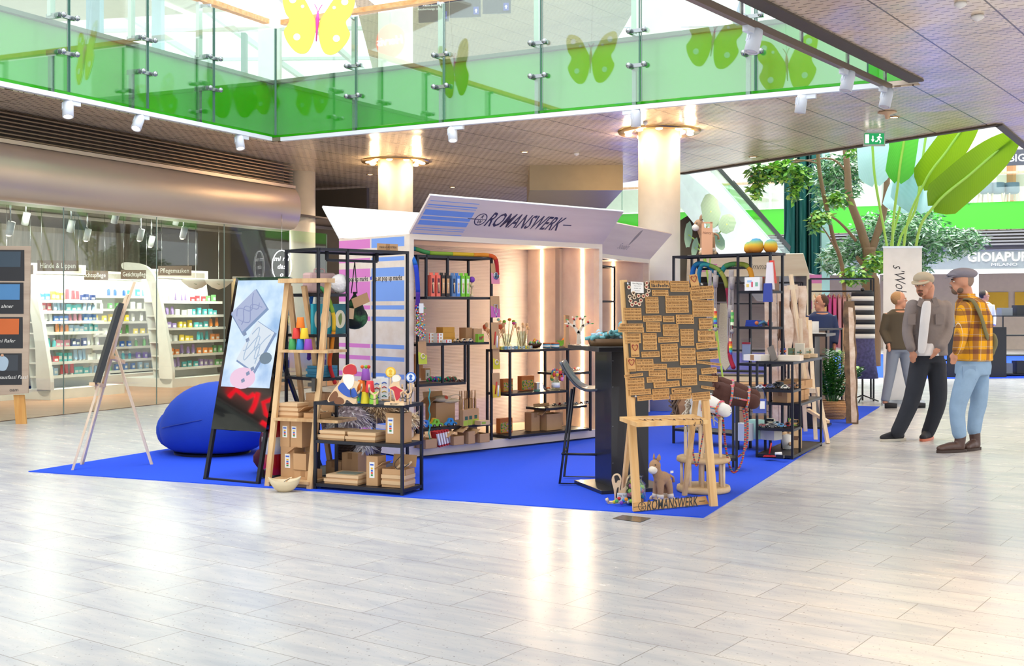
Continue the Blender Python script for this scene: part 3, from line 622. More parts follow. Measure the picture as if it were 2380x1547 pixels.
# bean bag
BB = mat('blue_fabric', '#123fae', .8, bump=.15, bs=220)
c = F(462, 1066); c.y += .42; c.x += .02
o = thing('bean_bag', 'big rounded blue bean bag seat behind the screen stand', 'bean bag', Tp(c, R(-20)))
m = MB(BB); pts = []
n = 36; prof = [(.0, .02), (.30, .02), (.40, .05), (.47, .16), (.485, .3), (.45, .44), (.37, .56), (.25, .65), (.12, .69), (0, .70)]
vs = []
for r, z in prof:
    for j in range(n):
        t = 2*pi*j/n; rr = r*(1+.05*cos(2*t)); lean = .10*(z/.7)**1.5
        vs.append((rr*cos(t)*1.08+lean, rr*sin(t), z))
k = len(prof); m.add(vs, [(i*n+j, i*n+(j+1) % n, (i+1)*n+(j+1) % n, (i+1)*n+j) for i in range(k-1) for j in range(n)], BB, True); m.build('cushion', o, sub=1)
m = MB(BB); m.ball((-.45, -.04, .22), .18, BB, 16, (.7, .9, 1)); m.build('side_bolster', o); MB(BLACK).cyl((0, 0, 0), .36, .025, BLACK, 30).build('foot_ring', o)
m = MB(BB).tube([(.5*cos(t), -.42*sin(t)*1.08, .33+.1*cos(t)) for t in [i*pi/10 for i in range(11)]], .006, mat('blue_piping', '#0c2f8d')); m.build('seam', o)
# screen on its leaning stand
s0_ = F(471, 1115); sx = V((.505, -.27, 0)); M = frame(s0_, sx); wS = .573
o = thing('digital_display', 'black leaning advertising screen showing wooden maze boards on pale blue', 'display', M)
Ms = facing((0, 0, 0), (1, 0, 0), (0, .40, 1.66)); GB = mat('gloss_black', '#08080a', .03, coat=1, var=0)
MB(GB).prism([(0, .42), (wS, .42), (wS, 1.707), (0, 1.707)], .035, Ms).build('housing', o)
def m_screen():
    w = NT('screen_picture', rough=.2); x, y, z = w.xyz(); n = w.n('TexNoise', {'Vector': w.vec, 'Scale': 3.5, 'Detail': 4}); c = w.ramp(n.outputs[0], [(.3, '#8fb0d8'), (.5, '#c4d9ec'), (.7, '#dfeaf3')])
    w.base('#101418' if 0 else hexc('#101418')); w.l(c, w.b.inputs['Emission Color']); w.b.inputs['Emission Strength'].default_value = .85; return w.m
scr = MB(m_screen()).prism([(.03, .775), (wS-.03, .775), (wS-.03, 1.68), (.03, 1.68)], .002, Ms @ Matrix.Translation((0, 0, .0015)))
def em(h, s=.75): return mat('screen_'+h.strip('#'), '#0a0a0a', .3, var=0, emit=h, es=s)
def rot2(pts, a, c): return [(c[0]+x*cos(a)-y*sin(a), c[1]+x*sin(a)+y*cos(a)) for x, y in pts]
def rr(w, h): return [(-w/2, -h/2), (w/2, -h/2), (w/2, h/2), (-w/2, h/2)]
for cx, cy, w_, h_, a, cc, c2 in ((.20, 1.42, .30, .22, .75, '#a9b3d2', '#8590b8'), (.33, 1.12, .22, .36, -.45, '#d6e0ea', '#9fb4cc')):
    scr.prism(rot2(rr(w_+.02, h_+.02), a, (cx+.012, cy-.012)), .001, Ms @ Matrix.Translation((0, 0, .003)), em('#7d93b8')); scr.prism(rot2(rr(w_, h_), a, (cx, cy)), .001, Ms @ Matrix.Translation((0, 0, .0045)), em(cc))
    for q in range(3):
        pp = rot2([(x*w_*.4/3, (.26*h_*sin(x*1.3+q*2)+(q-1)*h_*.16)) for x in range(-3, 4)], a, (cx, cy))
        scr.tube([Ms @ V((x, y, .006)) for x, y in curve3([(a_, b_, 0) for a_, b_ in pp], 3) for x, y in [(x, y)]] if 0 else [Ms @ V((v.x, v.y, .006)) for v in curve3([(a_, b_, 0) for a_, b_ in pp], 3)], .004, em(c2), 5)
scr.prism(circ(.05, 12, (.46, 1.02), 1.3), .001, Ms @ Matrix.Translation((0, 0, .0055)), em('#6f8394')); scr.prism(circ(.09, 16, (.25, .85), 1.5), .001, Ms @ Matrix.Translation((0, 0, .005)), em('#e9c6de'))
for a_, b_ in ((.2, 1.22), (.24, 1.17), (.30, .89), (.34, .93), (.26, .83)): scr.prism(rot2(rr(.035, .03), .5, (a_, b_)), .001, Ms @ Matrix.Translation((0, 0, .0065)), em('#7f8fae'))
scr.build('screen', o, 'lit screen picture')
for x in (.012, wS-.012): MB(BLACKM).bar(Ms @ V((x, .0, -.02)), Ms @ V((x, .43, -.02)), .03, .03).build('leg', o)
MB(BLACKM).bar(Ms @ V((0, .012, -.02)), Ms @ V((wS, .012, -.02)), .03, .025).build('foot_bar', o)
for x in (.1, wS-.1): MB(BLACKM).bar(Ms @ V((x, 1.2, -.05)), (x, .95, .01), .025, .03).build('rear_strut', o)
MB(BLACKM).tube(curve3([(.42, .5, .5), (.40, .42, .3), (.44, .3, .12), (.40, .26, .06)]), .007, mat('cable_grey', '#5b6068')).build('cable', o); MB(BLACK).cyl((.40, .26, .02), .022, .06).build('plug', o)
# ladder shelf
Lm = frame((-1.92, 9.13, 0), (.357, -.15, 0)); o = thing('ladder_shelf', 'old pale wooden step ladder used as a shelf with three levels', 'shelf', Lm); wl = .387
OLD = wood('old_pine', '#b98b5c', '#e0bd8c', 2, 7)
for x in (0, wl): MB(OLD).bar((x, 0, 0), (x*.98+.005, .27, 1.60), .045, .028).build('leg', o)
for xa_, xb_ in ((.14, .18), (.0, -.03)): MB(OLD).bar((xb_, .66, 0), (xa_, .30, 1.58), .04, .028).build('leg', o)
MB(OLD).bar((-.04, .26, 1.62), (wl+.03, .26, 1.62), .12, .035).build('step', o)
for z, y0, x1 in ((1.07, .17, .46), (.535, .09, .60), (.06, .01, .39)): MB(OLD).b0(.01, x1, y0-.03, y0+.26, z-.022, z).build('shelf', o)
MB(OLD).bar((.0, .045, .03), (wl, .045, .03), .02, .05).build('stretcher', o); m = MB(mat('old_iron', '#4a4744', .5, .6)); m.box((wl-.03, .11, .80), (.03, .03, .10)); m.box((wl-.06, .12, .80), (.06, .02, .03)); m.build('hinge', o)
# inverted toy cups
def cup(label, M, col, name='stacking_cup'):
    m = MB(colm(col, .6)).lathe([(.034, 0), (.036, .004), (.026, .084), (.024, .086), (0, .086)], None, 20); return place(m.build(name, None, label, 'cup', 'rainbow stacking cups'), M)
z0 = 1.07; base = Lm @ V((.08, .2, z0))
for i, (dx, lz, c, w_) in enumerate(((0, 0, '#3f9a52', 'green'), (.072, 0, '#2f7fc4', 'blue'), (.144, 0, '#8d3fae', 'purple'), (.036, 1, '#d83a32', 'red'), (.108, 1, '#e9c62a', 'yellow'), (.072, 2, '#ef7d22', 'orange'))):
    p = Lm @ V((.10+dx, .2, z0+lz*.0865)); cup('%s upturned paper cup in the pyramid on the ladder shelf' % w_, Tp(p), c)
# books and boxes on the tall rack's left bay
TURQ = colm('#1f98a8'); TEAL = colm('#2c6f78')
for i, (x, rz, mt, s) in enumerate(((.03, .5, TURQ, 'bright turquoise picture book standing open behind the cups'), (.10, -.1, TURQ, 'turquoise book with an oval plant picture behind the cup pyramid'), (.21, .1, TEAL, 'dark teal book with a plant cover beside the ladder leg'))):
    o = thing('picture_book', s, 'book', S2 @ T(x+.03, .12-.03*i, 1.191, rz)); MB(mt).b0(-.075, .075, -.012, .012, 0, .245).build('cover', o)
    m = MB(mat('cream_print', '#e5dcc0', .6)); Mx = facing((0, -.0125, .12), (1, 0, 0), (0, 0, 1)); m.prism(circ(.075, 24, sx=.75), .001, Mx); m.prism(outline([(0, -.05), (.02, 0), (.01, .05), (-.02, .01)]), .001, Mx @ Matrix.Translation((0, 0, .001)), colm('#7d8f4e')); m.build('cover_picture', o)
o = thing('play_case', 'small dusty pink suitcase on the top left shelf of the tall rack', 'suitcase', S2 @ T(.14, .2, 1.521)); m = MB(mat('dusty_pink', '#cdaaa6', .6)); m.b0(-.13, .13, -.06, .06, .0, .17); m.build('case_body', o, bevel=.02)
MB(mat('dusty_pink')).tube(curve3([(-.05, 0, .168), (-.04, 0, .2), (.04, 0, .2), (.05, 0, .168)]), .006).build('handle', o)
o = MB(mat('white_fleece', '#e9e3df', .95, bump=.9, bs=50)).ball((0, 0, .08), .08, None, 20, (1.1, .6, 1)).build('fleece_drum', None, 'round white fleecy drum beside the pink suitcase', 'toy'); place(o, S2 @ T(.33, .1, 1.887)); o.location.z = 1.887-.36
place(o, S2 @ T(.24, .05, 1.521))
for i in range(4): o = MB(colm('#3d83a4')).b0(-.10+.015*(i % 2), .10, -.08, .08, 0, .022).build('flat_gift_box', None, 'flat blue box, %s of the stack on the tall rack' % ('lowest', 'second', 'third', 'topmost')[i], 'box', 'flat blue boxes'); place(o, S2 @ T(.13, .15, .841+i*.023, .06*i))
for i, (x, y, z, w_, d, h, s) in enumerate(((.10, .12, .551, .18, .2, .10, 'low'), (.30, .12, .551, .16, .2, .13, 'wide'), (.10, .12, .652, .17, .18, .06, 'upper'), (.50, .2, .551, .18, .2, .12, 'far'))): carton('plain %s kraft box on the tall rack behind the ladder' % s, S2 @ V((x, y, z)), w_, d, h, AB)
carton('short kraft board with the handwritten words made in Austria on the tall rack', S2 @ V((.70, .02, 1.887)), .21, .01, .055, AB, name='cardboard_sign', cat='sign')
o = MB(INK).text("made in AUSTRIA", facing((0, 0, 0), (1, 0, 0), (0, 0, 1)), .03, INK, 0, .1, .18).build('lettering', bpy.data.objects['cardboard_sign']); o.location = (0, -.0075, .027)
# mesh bag hanging from the rail
hb = S2 @ V((.52, .24, 1.79)); o = thing('mesh_bag', 'dark green net bag of toys hanging from the tall rack with kraft tags', 'bag', Tp(hb, AB) @ Matrix.Scale(1.2, 4))
def m_camo():
    w = NT('green_camouflage', rough=.8); w.xyz(); n = w.n('TexNoise', {'Vector': w.vec, 'Scale': 11, 'Detail': 3}); w.base(w.ramp(n.outputs[0], [(.4, '#0e1a14'), (.5, '#1d3f22'), (.58, '#3a7040'), (.66, '#142c2c')])); return w.m
m = MB(m_camo()); m.ball((0, 0, -.39), .105, None, 16, (1, .6, .8)); m.lathe([(.1, 0), (.07, .07), (.012, .14), (.02, .16)], None, 14, (0, 0, -.37), .9, .6); m.build('pouch', o)
m = MB(BLACK); m.tube([(0, 0, 0), (-.03, 0, -.22)], .0035, BLACK, 5); m.tube([(0, 0, 0), (.02, 0, -.22)], .0035, BLACK, 5); m.tube([(-.01, 0, .008), (0, 0, 0)], .006); m.build('cord', o)
MB(KRAFT).box((.0, -.07, -.27), (.14, .004, .07), ry=-.35).build('label_card', o); MB(KRAFTL).box((-.10, -.07, -.36), (.085, .004, .075), ry=.1).build('label_card', o)
# long felt snakes: rainbow along the length
def snake(label, pts, cols, r=.018, group='felt skipping snakes'):
    P = curve3(pts, 8); n = len(P); m = MB(); k = len(cols)
    for i in range(k):
        a, b = i*(n-1)//k, (i+1)*(n-1)//k+1; seg_ = P[a:b]; m.tube(seg_, r, mat('felt_'+cols[i].strip('#'), cols[i], .95, bump=.3, bs=150), 10, caps=True)
    m.ball(P[0], r*1.15, mat('felt_'+cols[0].strip('#')), 10); m.ball(P[-1], r*1.1, mat('felt_'+cols[-1].strip('#')), 10)
    return m.build('felt_snake', None, label, 'felt snake', group)
RB = ['#4b2a8c', '#2440b8', '#1f62b4', '#1b7f9c', '#4e9a5a', '#8fb03a', '#d8b02c', '#e08a26', '#d85a22', '#b8262c']
snake('rainbow felt snake draped over the back of the wooden ladder', [A(718, 832, 9.52), A(720, 760, 9.52), A(724, 690, 9.5), A(742, 668, 9.47), A(762, 690, 9.45), A(776, 740, 9.45), A(772, 800, 9.45), A(766, 845, 9.45), A(778, 888, 9.4)], RB, .016)
# boxes on the ladder
for i in range(3): o = carton('flat kraft box, %s of three on the lower ladder shelf' % ('lowest', 'middle', 'topmost')[i], Lm @ V((.11, .2, .5352+i*.037)), .19-.01*i, .15, .036, AC, tag=None, lid='tray')
carton('open low kraft box with a slingshot on the lower ladder shelf', Lm @ V((.33, .2, .5352)), .16, .15, .04, AC, lid='open')
def slingshot(label, M, s=1.0):
    o = thing('slingshot', label, 'slingshot', M); m = MB(BEECH); m.tube([(0, 0, 0), (0, 0, .08*s)], .011*s); m.tube(curve3([(0, 0, .075*s), (-.04*s, 0, .11*s), (-.045*s, 0, .16*s)]), .008*s); m.tube(curve3([(0, 0, .075*s), (.04*s, 0, .11*s), (.045*s, 0, .16*s)]), .008*s); m.build('fork', o)
    MB(BLACK).tube(curve3([(-.045*s, 0, .15*s), (-.03*s, -.04*s, .06*s), (.03*s, -.04*s, .06*s), (.045*s, 0, .15*s)]), .003*s).build('elastic', o); return o
slingshot('small wooden slingshot lying in the open box on the ladder', Lm @ Matrix.Translation((.30, .19, .592)) @ Matrix.Rotation(1.3, 4, 'Y'), .8)
TG = (.045, .075, 0, .075)
def cart(s, x, y, z, w_, d, h, **k): carton(s, Lm @ V((x, y, z)), w_, d, h, AC, **k)
cart('tall kraft box with a sticker at the foot of the ladder, lowest on the left', .10, .2, .0605, .13, .14, .24, tag=(.05, .11, .0, .13))
cart('kraft box with a sticker stacked upper left under the ladder shelf', .075, .2, .301, .09, .14, .215, tag=(.045, .09, .0, .12))
cart('kraft box with a sticker stacked upper right under the ladder shelf', .18, .2, .301, .11, .14, .215, tag=(.045, .09, -.02, .12))
cart('open kraft box between the stacked boxes under the ladder', .245, .15, .13, .125, .14, .13, lid='open'); cart('plain kraft box below the open box under the ladder', .27, .16, .0605, .16, .15, .068)
cart('reddish kraft box right of the ladder foot', .50, .5, .0, .15, .17, .24); cart('squat kraft box behind the ladder foot', .33, .52, .0, .15, .15, .16)
# maroon bag, fire extinguisher, wooden bowl
MAR = mat('maroon_cloth', '#4f1428', .9, bump=.3, bs=12)
m = MB(MAR); m.ball((0, 0, .24), .17, MAR, 16, (.8, .7, 1.35)); m.ball((.04, -.05, .42), .12, MAR, 12, (.9, .7, 1.3)); m.ball((-.03, 0, .12), .16, MAR, 12, (1, .8, .7)); o = m.build('cloth_sack', None, 'maroon cloth heaped behind the ladder and screen', 'cloth'); place(o, T(-2.02, 9.9))
RED = mat('red_enamel', '#b3101a', .25, coat=.6)
o = thing('fire_extinguisher', 'red fire extinguisher behind the wooden ladder', 'fire extinguisher', T(-1.98, 9.62)); MB(RED).lathe([(.0, .0), (.085, 0), (.09, .02), (.09, .42), (.07, .48), (.03, .51), (0, .51)], RED, 24).build('cylinder', o)
MB(BLACK).b0(-.03, .05, -.02, .02, .51, .56).build('valve', o); MB(BLACK).lathe([(.092, 0), (.092, .03)], BLACK, 24).build('foot_ring', o); MB(PAPER).lathe([(.0905, .2), (.0905, .34)], PAPER, 24).build('label_band', o); MB(BLACK).tube(curve3([(.04, 0, .53), (.13, 0, .5), (.12, -.03, .3), (.1, -.03, .15)]), .01).build('hose', o)
bw = F(657, 1146); o = thing('wooden_bowl', 'boat-shaped pale wooden bowl on the floor in front of the ladder', 'bowl', Tp(bw+V((0, .08, 0)), R(10)))
CRM = mat('pale_bowl', '#d9c6a2', .5, bump=.1); vs = []; n = 28; pf = [(.02, .0), (.35, .0), (.62, .25), (.85, .6), (1, 1), (.95, 1), (.8, .62), (.55, .3), (.2, .12), (0, .1)]
for r, z in pf:
    for j in range(n):
        t = 2*pi*j/n; zz = z*.085*(1+.35*abs(cos(t))**3*z); vs.append((r*.125*cos(t), r*.075*sin(t), zz))
k = len(pf); MB(CRM).add(vs, [(i*n+j, i*n+(j+1) % n, (i+1)*n+(j+1) % n, (i+1)*n+j) for i in range(k-1) for j in range(n)], CRM, True).build('bowl_shell', o)
slingshot('wooden slingshot lying in the pale bowl on the floor', Tp(bw+V((-.05, .08, .035)), .2) @ Matrix.Rotation(1.25, 4, 'Y'), .75)
# ---- low front rack
def s1(x, y, z): return S1 @ V((x, y, z))
A1 = atan2(-.33, .703)
for x, z, w_, n, s in ((.13, .386, .24, 2, 'left'), (.395, .386, .26, 2, 'middle'), (.22, .051, .30, 2, 'bottom left')):
    for i in range(n):
        o = carton('flat kraft puzzle box, %s of the pair on the rack\'s %s' % (('lower', 'upper')[i], s+(' of the middle shelf' if z > .1 else ' shelf')), s1(x+.01*i, .13, z+i*.035), w_-.02*i, .22, .034, A1+.03*i, lid='tray')
m = MB(mat('window_card', '#8b9a8f', .3)); m.b0(-.09, .09, -.06, .06, 0, .002); m.build('picture_window', bpy.data.objects['cardboard_box.%03d' % (len([q for q in bpy.data.objects if q.name.startswith('cardboard_box')])-1)]).location = (0, 0, .039)
carton('tall kraft box with sticker standing on the middle shelf of the front rack', s1(.675, .12, .386), .145, .14, .225, A1, tag=(.05, .12, -.03, .13))
carton('tall kraft box with sticker standing on the bottom shelf of the front rack', s1(.475, .12, .051), .10, .12, .225, A1, tag=(.045, .12, .0, .12))
for i in range(3): carton('small lidless kraft box, %s of three on the bottom shelf' % ('lowest', 'middle', 'topmost')[i], s1(.665, .13, .051+.046*i), .20, .15, .045, A1+.02*i, lid='open' if i == 2 else 'tray')
slingshot('pale wooden slingshot in the topmost small box of the front rack', s1(.0, 0, 0) and Tp(s1(.64, .12, .165), A1) @ Matrix.Rotation(.8, 4, 'Y'), 1.0)
# painted wooden cut-outs standing on top of the front rack
def cutout(name, label, px, py, layers, base=.1, d=.012, z=.681, cat='wooden figure', sc=1.0, lift=0):
    """layers: (part, colour, outline in mm around the foot)"""
    p = F(px, py, z); M = Tp(p, A1*.5); o = thing(name, label, cat, M)
    for i, (nm, c, pts) in enumerate(layers):
        mt = BEECH if c == 'wood' else colm(c, .5)
        MB(mt).prism([(x*sc/1000, y*sc/1000) for x, y in pts], d+.0015*i, facing((0, -.0012*i, lift), (1, 0, 0), (0, 0, 1))).build(nm, o)
    return o
cutout('painted_gnome', 'painted wooden gnome with red cap and white beard on the front rack', 806, 938, [
    ('body', 'wood', outline([(-60, 0), (-20, 0), (0, 30), (50, 0), (75, 20), (80, 120), (100, 165), (60, 175), (55, 230), (60, 290), (20, 300), (-30, 270), (-35, 200), (-70, 150), (-150, 40), (-140, 10), (-100, 50)])),
    ('cap', '#c22d34', outline([(-20, 225), (70, 225), (65, 285), (20, 297), (-25, 265)])), ('beard', '#ece6dc', outline([(-25, 215), (50, 215), (55, 150), (20, 110), (-20, 150)])),
    ('coat', '#3158b0', outline([(-70, 120), (-30, 160), (20, 105), (60, 120), (80, 60), (20, 50), (-40, 80)])), ('boot', '#7a4c2c', outline([(-140, 20), (-105, 20), (-70, 60), (-90, 95), (-130, 60)])), ('boot', '#7a4c2c', outline([(-90, 0), (-30, 0), (-25, 30), (-60, 50), (-95, 30)]))])
cutout('painted_clover', 'green painted wooden clover at the foot of the gnome', 822, 938, [('leaves', '#3f9a3c', outline([(0, 0), (8, 25), (40, 20), (38, 50), (10, 48), (12, 80), (-15, 80), (-12, 50), (-42, 48), (-40, 20), (-8, 25)]))])
cutout('wooden_arch', 'dark round wooden arch with balls behind the coloured cups', 848, 932, [('board', 'wood', outline([(-80, 0), (80, 0), (75, 90), (55, 150), (0, 175), (-60, 150), (-82, 80)])), ('board_face', '#3a2c26', outline([(-70, 8), (70, 8), (62, 90), (45, 138), (0, 160), (-50, 138), (-70, 80)]))])
for i, (px, py, lz, c, w_) in enumerate(((832, 936, 0, '#2a8ac0', 'blue'), (849, 937, 0, '#e6d22c', 'yellow'), (869, 938, 0, '#8cc63e', 'lime'), (840, 936, 1, '#ef7d22', 'orange'), (860, 938, 1, '#d8323a', 'red'), (850, 936, 2, '#8d4fae', 'violet'))):
    p = F(px, py, .681); cup('%s cup in the pyramid on top of the front rack' % w_, Tp(p+V((0, 0, lz*.0865)), 0), c)
for i, (px, c, w_) in enumerate(((843, '#d8632c', 'orange'), (852, '#7aa832', 'green'), (858, '#c43b2c', 'red'))):
    p = F(850, 936, .681)+V(((px-851)/300, 0, .26+.006)); place(MB(mat('felt_'+c.strip('#'), c, .9)).ball((0, 0, .008), .014, None, 10).build('felt_ball', None, '%s felt ball on top of the cup pyramid' % w_, 'ball', 'felt balls on the front rack'), Tp(p))
for i, (px, w_, c) in enumerate(((876, 'left', '#2d6bb5'), (893, 'middle', '#1f7f68'), (884, 'rear', '#c23c6a'))):
    o = thing('slingshot_card', '%s white card with small coloured slingshots behind the medal figures' % w_, 'card', Tp(F(px, 930-3*i, .681), .1*i)); MB(PAPER).b0(-.032, .032, -.003, .003, 0, .17).build('backing_card', o)
    m = MB(colm(c))
    for k in range(4): m.tube([(-.018, -.006, .02+.035*k), (.0, -.006, .03+.035*k), (.018, -.006, .02+.035*k)], .004, (colm(c), colm('#e6b92c'), colm('#c8322c'), colm('#3a63b8'))[k], 6)
    m.build('small_slingshots', o)
m_ = cutout('painted_musician', 'painted wooden figure in a red coat on a plinth lettered MOZART', 921, 941, [('body', 'wood', outline([(-45, 0), (50, 0), (52, 28), (20, 30), (35, 80), (60, 110), (30, 130), (25, 175), (35, 200), (10, 225), (-25, 215), (-28, 170), (-60, 130), (-30, 100), (-10, 30), (-45, 28)])),
    ('coat', '#c02c3a', outline([(-50, 125), (-20, 105), (0, 35), (28, 60), (30, 95), (50, 108), (15, 128), (-10, 140)])), ('wig', '#e8e2d4', outline([(-25, 175), (-28, 215), (10, 222), (32, 198), (18, 178)]))])
MB(BEECH).b0(-.085, .07, -.03, .03, 0, .02).build('plinth', m_); MB(INK).text('MOZART', facing((-.005, -.031, .010), (1, 0, 0), (0, 0, 1)), .016, INK, .01).build('lettering', m_)
for px, py, c, c2, s, h in ((908, 937, '#e8b52c', '#f2dc7a', 'round yellow portrait medal on a wooden stand', .235), (955, 938.5, '#2e63b8', '#e4ebf4', 'round blue portrait medal on the rack corner', .20)):
    o = thing('portrait_medal', s, 'wooden figure', Tp(F(px, py, .681), A1*.3)); MB(BEECH).b0(-.006, .006, -.003, .003, 0, h).build('stick', o)
    for r, mt, y in ((.040, colm(c), 0), (.031, colm(c2), -.005)): m = MB(mt).prism(circ(r, 24), .008, facing((0, y-.004, h), (1, 0, 0), (0, 0, 1))); m.build('disc', o)
    MB(colm(c)).prism(outline([(-.012, -.02), (.014, -.02), (.008, -.004), (.014, .012), (0, .022), (-.012, .012), (-.006, -.004)]), .002, facing((0, -.0105, h), (1, 0, 0), (0, 0, 1))).build('profile', o)
for px, py, s in ((803+25, 938, 'slingshot with dark band in front of the gnome'), (936, 938, 'forked slingshot right of the red-coated figure'), (948, 940, 'forked slingshot at the front corner of the rack'), (871, 941, 'upright slingshot beside the lime cup')): slingshot('wooden '+s, Tp(F(px, py, .681), A1+.3), .95)
# dark wicker basket with furs behind the front rack
WICK = mat('dark_wicker', '#3a2a24', .8, bump=.8, bs=70)
bk = thing('wicker_basket', 'dark wicker basket heaped with furs behind the front rack', 'basket', T(-1.27, 9.62)); m = MB(WICK)
for i in range(14): m.tube([((.155+.035*i/14)*cos(2*pi*j/24), (.155+.035*i/14)*sin(2*pi*j/24), .01+i*.024) for j in range(25)], .013, WICK, 6)
m.build('woven_side', bk); MB(WICK).cyl((0, 0, 0), .16, .02).build('basket_base', bk)
def fur(label, M, sc, c1, c2, n=500, ln=.06):
    m = MB(); a, b = mat('fur_'+c1.strip('#'), c1, .95), mat('fur_'+c2.strip('#'), c2, .95); m.ball((0, 0, 0), 1, a, 14, sc)
    for i in range(n):
        t, u = random.uniform(0, 2*pi), random.uniform(-.5, 1); s_ = sqrt(max(0, 1-u*u)); p = V((s_*cos(t)*sc[0], s_*sin(t)*sc[1], u*sc[2])); d = p.normalized()*ln*random.uniform(.5, 1)+V((random.uniform(-.02, .02), random.uniform(-.02, .02), -random.uniform(0, .05)))
        w_ = V((-sin(t), cos(t), 0))*.008; m.add([p-w_, p+w_, p+d], [(0, 1, 2)], (a, b)[i % 2])
    return place(m.build('fur_skin', None, label, 'fur'), M)
fur('pale grey shaggy fur spilling over the left of the dark basket', T(-1.33, 9.5, .50), (.17, .12, .10), '#b9a9ad', '#e6dede', 800, .08); fur('tan shaggy fur heaped on the dark basket', T(-1.12, 9.66, .56), (.19, .14, .12), '#a1825f', '#d6bb98', 900, .08)
fur('white fur tuft in front of the tan fur', T(-1.42, 9.42, .45), (.09, .07, .08), '#e9e4de', '#ffffff', 400, .06); fur('brown cream fur at the right end of the heap', T(-.86, 9.55, .47), (.12, .1, .07), '#b49673', '#e3d2b8', 450, .05)
fur('grey white fur tail hanging down the side of the dark basket', T(-1.2, 9.42, .28), (.07, .04, .08), '#b7b1b9', '#efecef', 300, .06)
# ------------------------------------------------------------ goods inside the striped booth
def bx(label, px, py, z, w, d, h, mt, rz=AB, name='box', cat='box', group=None, off=0, faces=(), dz=0):
    """small box whose front bottom middle is at the pixel on height z; faces = (w,h,cx,cz,colour) art on the front"""
    p = F(px, py, z)+V((0, 0, dz)); q = V((-sin(rz), cos(rz), 0))*(d/2+off); m = MB(mt).b0(-w/2, w/2, -d/2, d/2, 0, h)
    for fw, fh_, fx, fz, c in faces: m.b0(fx-fw/2, fx+fw/2, -d/2-.0012, -d/2, fz-fh_/2, fz+fh_/2, colm(c))
    o = m.build(name, None, label, cat, group); return place(o, Tp(p+q, rz))
def wheels(o, L_, r, yy, mt=None, hub=None):
    for sx_ in (-1, 1):
        for sy in (-1, 1):
            m = MB(mt or BLACK).lathe([(0, 0), (r, 0), (r, .006), (r*.5, .008), (0, .008)], None, 12, (sx_*L_*.3, sy*yy, r), ax=(0, sy, 0))
            m.lathe([(0, 0), (r*.5, 0), (0, .001)], hub or STEEL, 8, (sx_*L_*.3, sy*(yy+.008), r), ax=(0, sy, 0)); m.build('wheel', o)
CARP = {'sedan': [(-.5, .12), (.5, .12), (.5, .26), (.3, .30), (.12, .48), (-.2, .48), (-.36, .32), (-.5, .30)], 'van': [(-.5, .12), (.5, .12), (.5, .36), (.36, .58), (-.44, .6), (-.5, .5)],
        'beetle': [(-.5, .12), (.5, .12), (.48, .26), (.3, .32), (.14, .52), (-.1, .55), (-.35, .4), (-.5, .2)], 'sport': [(-.5, .12), (.5, .12), (.5, .22), (.22, .29), (.02, .4), (-.22, .4), (-.5, .28)]}
def toycar(label, px, py, z, c, kind='sedan', L_=.085, rz=None, group=None, word='toy_car'):
    rz = AC if rz is None else rz; p = F(px, py, z); o = thing(word, label, 'toy car', Tp(p+V((0, .02, 0)), rz), group); pr = [(x*L_, (y+.0)*L_) for x, y in CARP[kind]]; w_ = L_*.4
    MB(mat('car_'+c.strip('#'), c, .15, coat=1, var=0)).prism(pr, w_, facing((0, -w_/2, 0), (1, 0, 0), (0, 0, 1))).build('body', o, bevel=L_*.02)
    g = [(x*L_*.86, y*L_*.93) for x, y in CARP[kind] if y > .38]; g = [(g[0][0]+.0, L_*.3)]+g+[(g[-1][0], L_*.3)] if g[0][0] > g[-1][0] else g
    if len(g) > 2: MB(mat('car_glass', '#141a22', .1, var=0)).prism(g, w_*1.03, facing((0, -w_*.515, 0), (1, 0, 0), (0, 0, 1))).build('windows', o)
    wheels(o, L_, L_*.13, w_*.42); return o
# packs on the top shelf
for i, (px, c, c2, s) in enumerate(((1002, '#f0705a', '#5a2730', 'salmon red skill-toy pack at the left end'), (1015, '#f0705a', '#6b2d38', 'salmon red skill-toy pack, second from the left end'), (1026, '#2a211f', '#d9a06a', 'black skill-toy pack beside the red packs'), (1037, '#2a211f', '#d9a06a', 'black skill-toy pack in front of the rack bar'),
        (1051, '#5d7fa8', '#2a3c58', 'grey-blue skill-toy pack'), (1061, '#3f7bc4', '#d9e2ee', 'bright blue skill-toy pack'), (1072, '#7ac62f', '#e9f0dc', 'lime green skill-toy pack, left one'), (1083, '#7ac62f', '#dfe9cc', 'lime green skill-toy pack, right one'))):
    p = F(px, 688, 1.511+.0); p = A(px, 688, S3.translation.y+.12+(px-1000)/100*.3); o = thing('skill_toy_pack', s+' on the booth\'s upper shelf', 'toy pack', T(p.x, p.y, 1.512, AB)); MB(colm(c)).b0(-.022, .022, -.03, .03, 0, .20).build('carton', o)
    m = MB(colm(c2)); m.b0(-.014, .014, -.0312, -.03, .03, .17); m.build('window', o); m = MB(BEECH); m.ball((0, -.033, .12), .012, BEECH, 8, (1, .4, 1)); m.tube([(0, -.034, .04), (0, -.034, .11)], .005); m.build('skill_toy', o); MB(colm(c)).b0(-.02, .02, -.002, .002, .2, .225).build('hang_tab', o)
kp = A(1097, 688, S3.translation.y+.42); o = thing('skill_toy', 'purple cup-and-ball toy on a beech handle at the right end of the upper shelf', 'toy', T(kp.x, kp.y, 1.512)); MB(BEECH).lathe([(.022, 0), (.02, .02), (.01, .03), (.009, .09), (.026, .105), (.026, .115), (.01, .12), (.01, .14)], None, 14).build('handle', o)
MB(colm('#7a3aa8')).ball((0, 0, .165), .03, None, 14).build('ball', o)
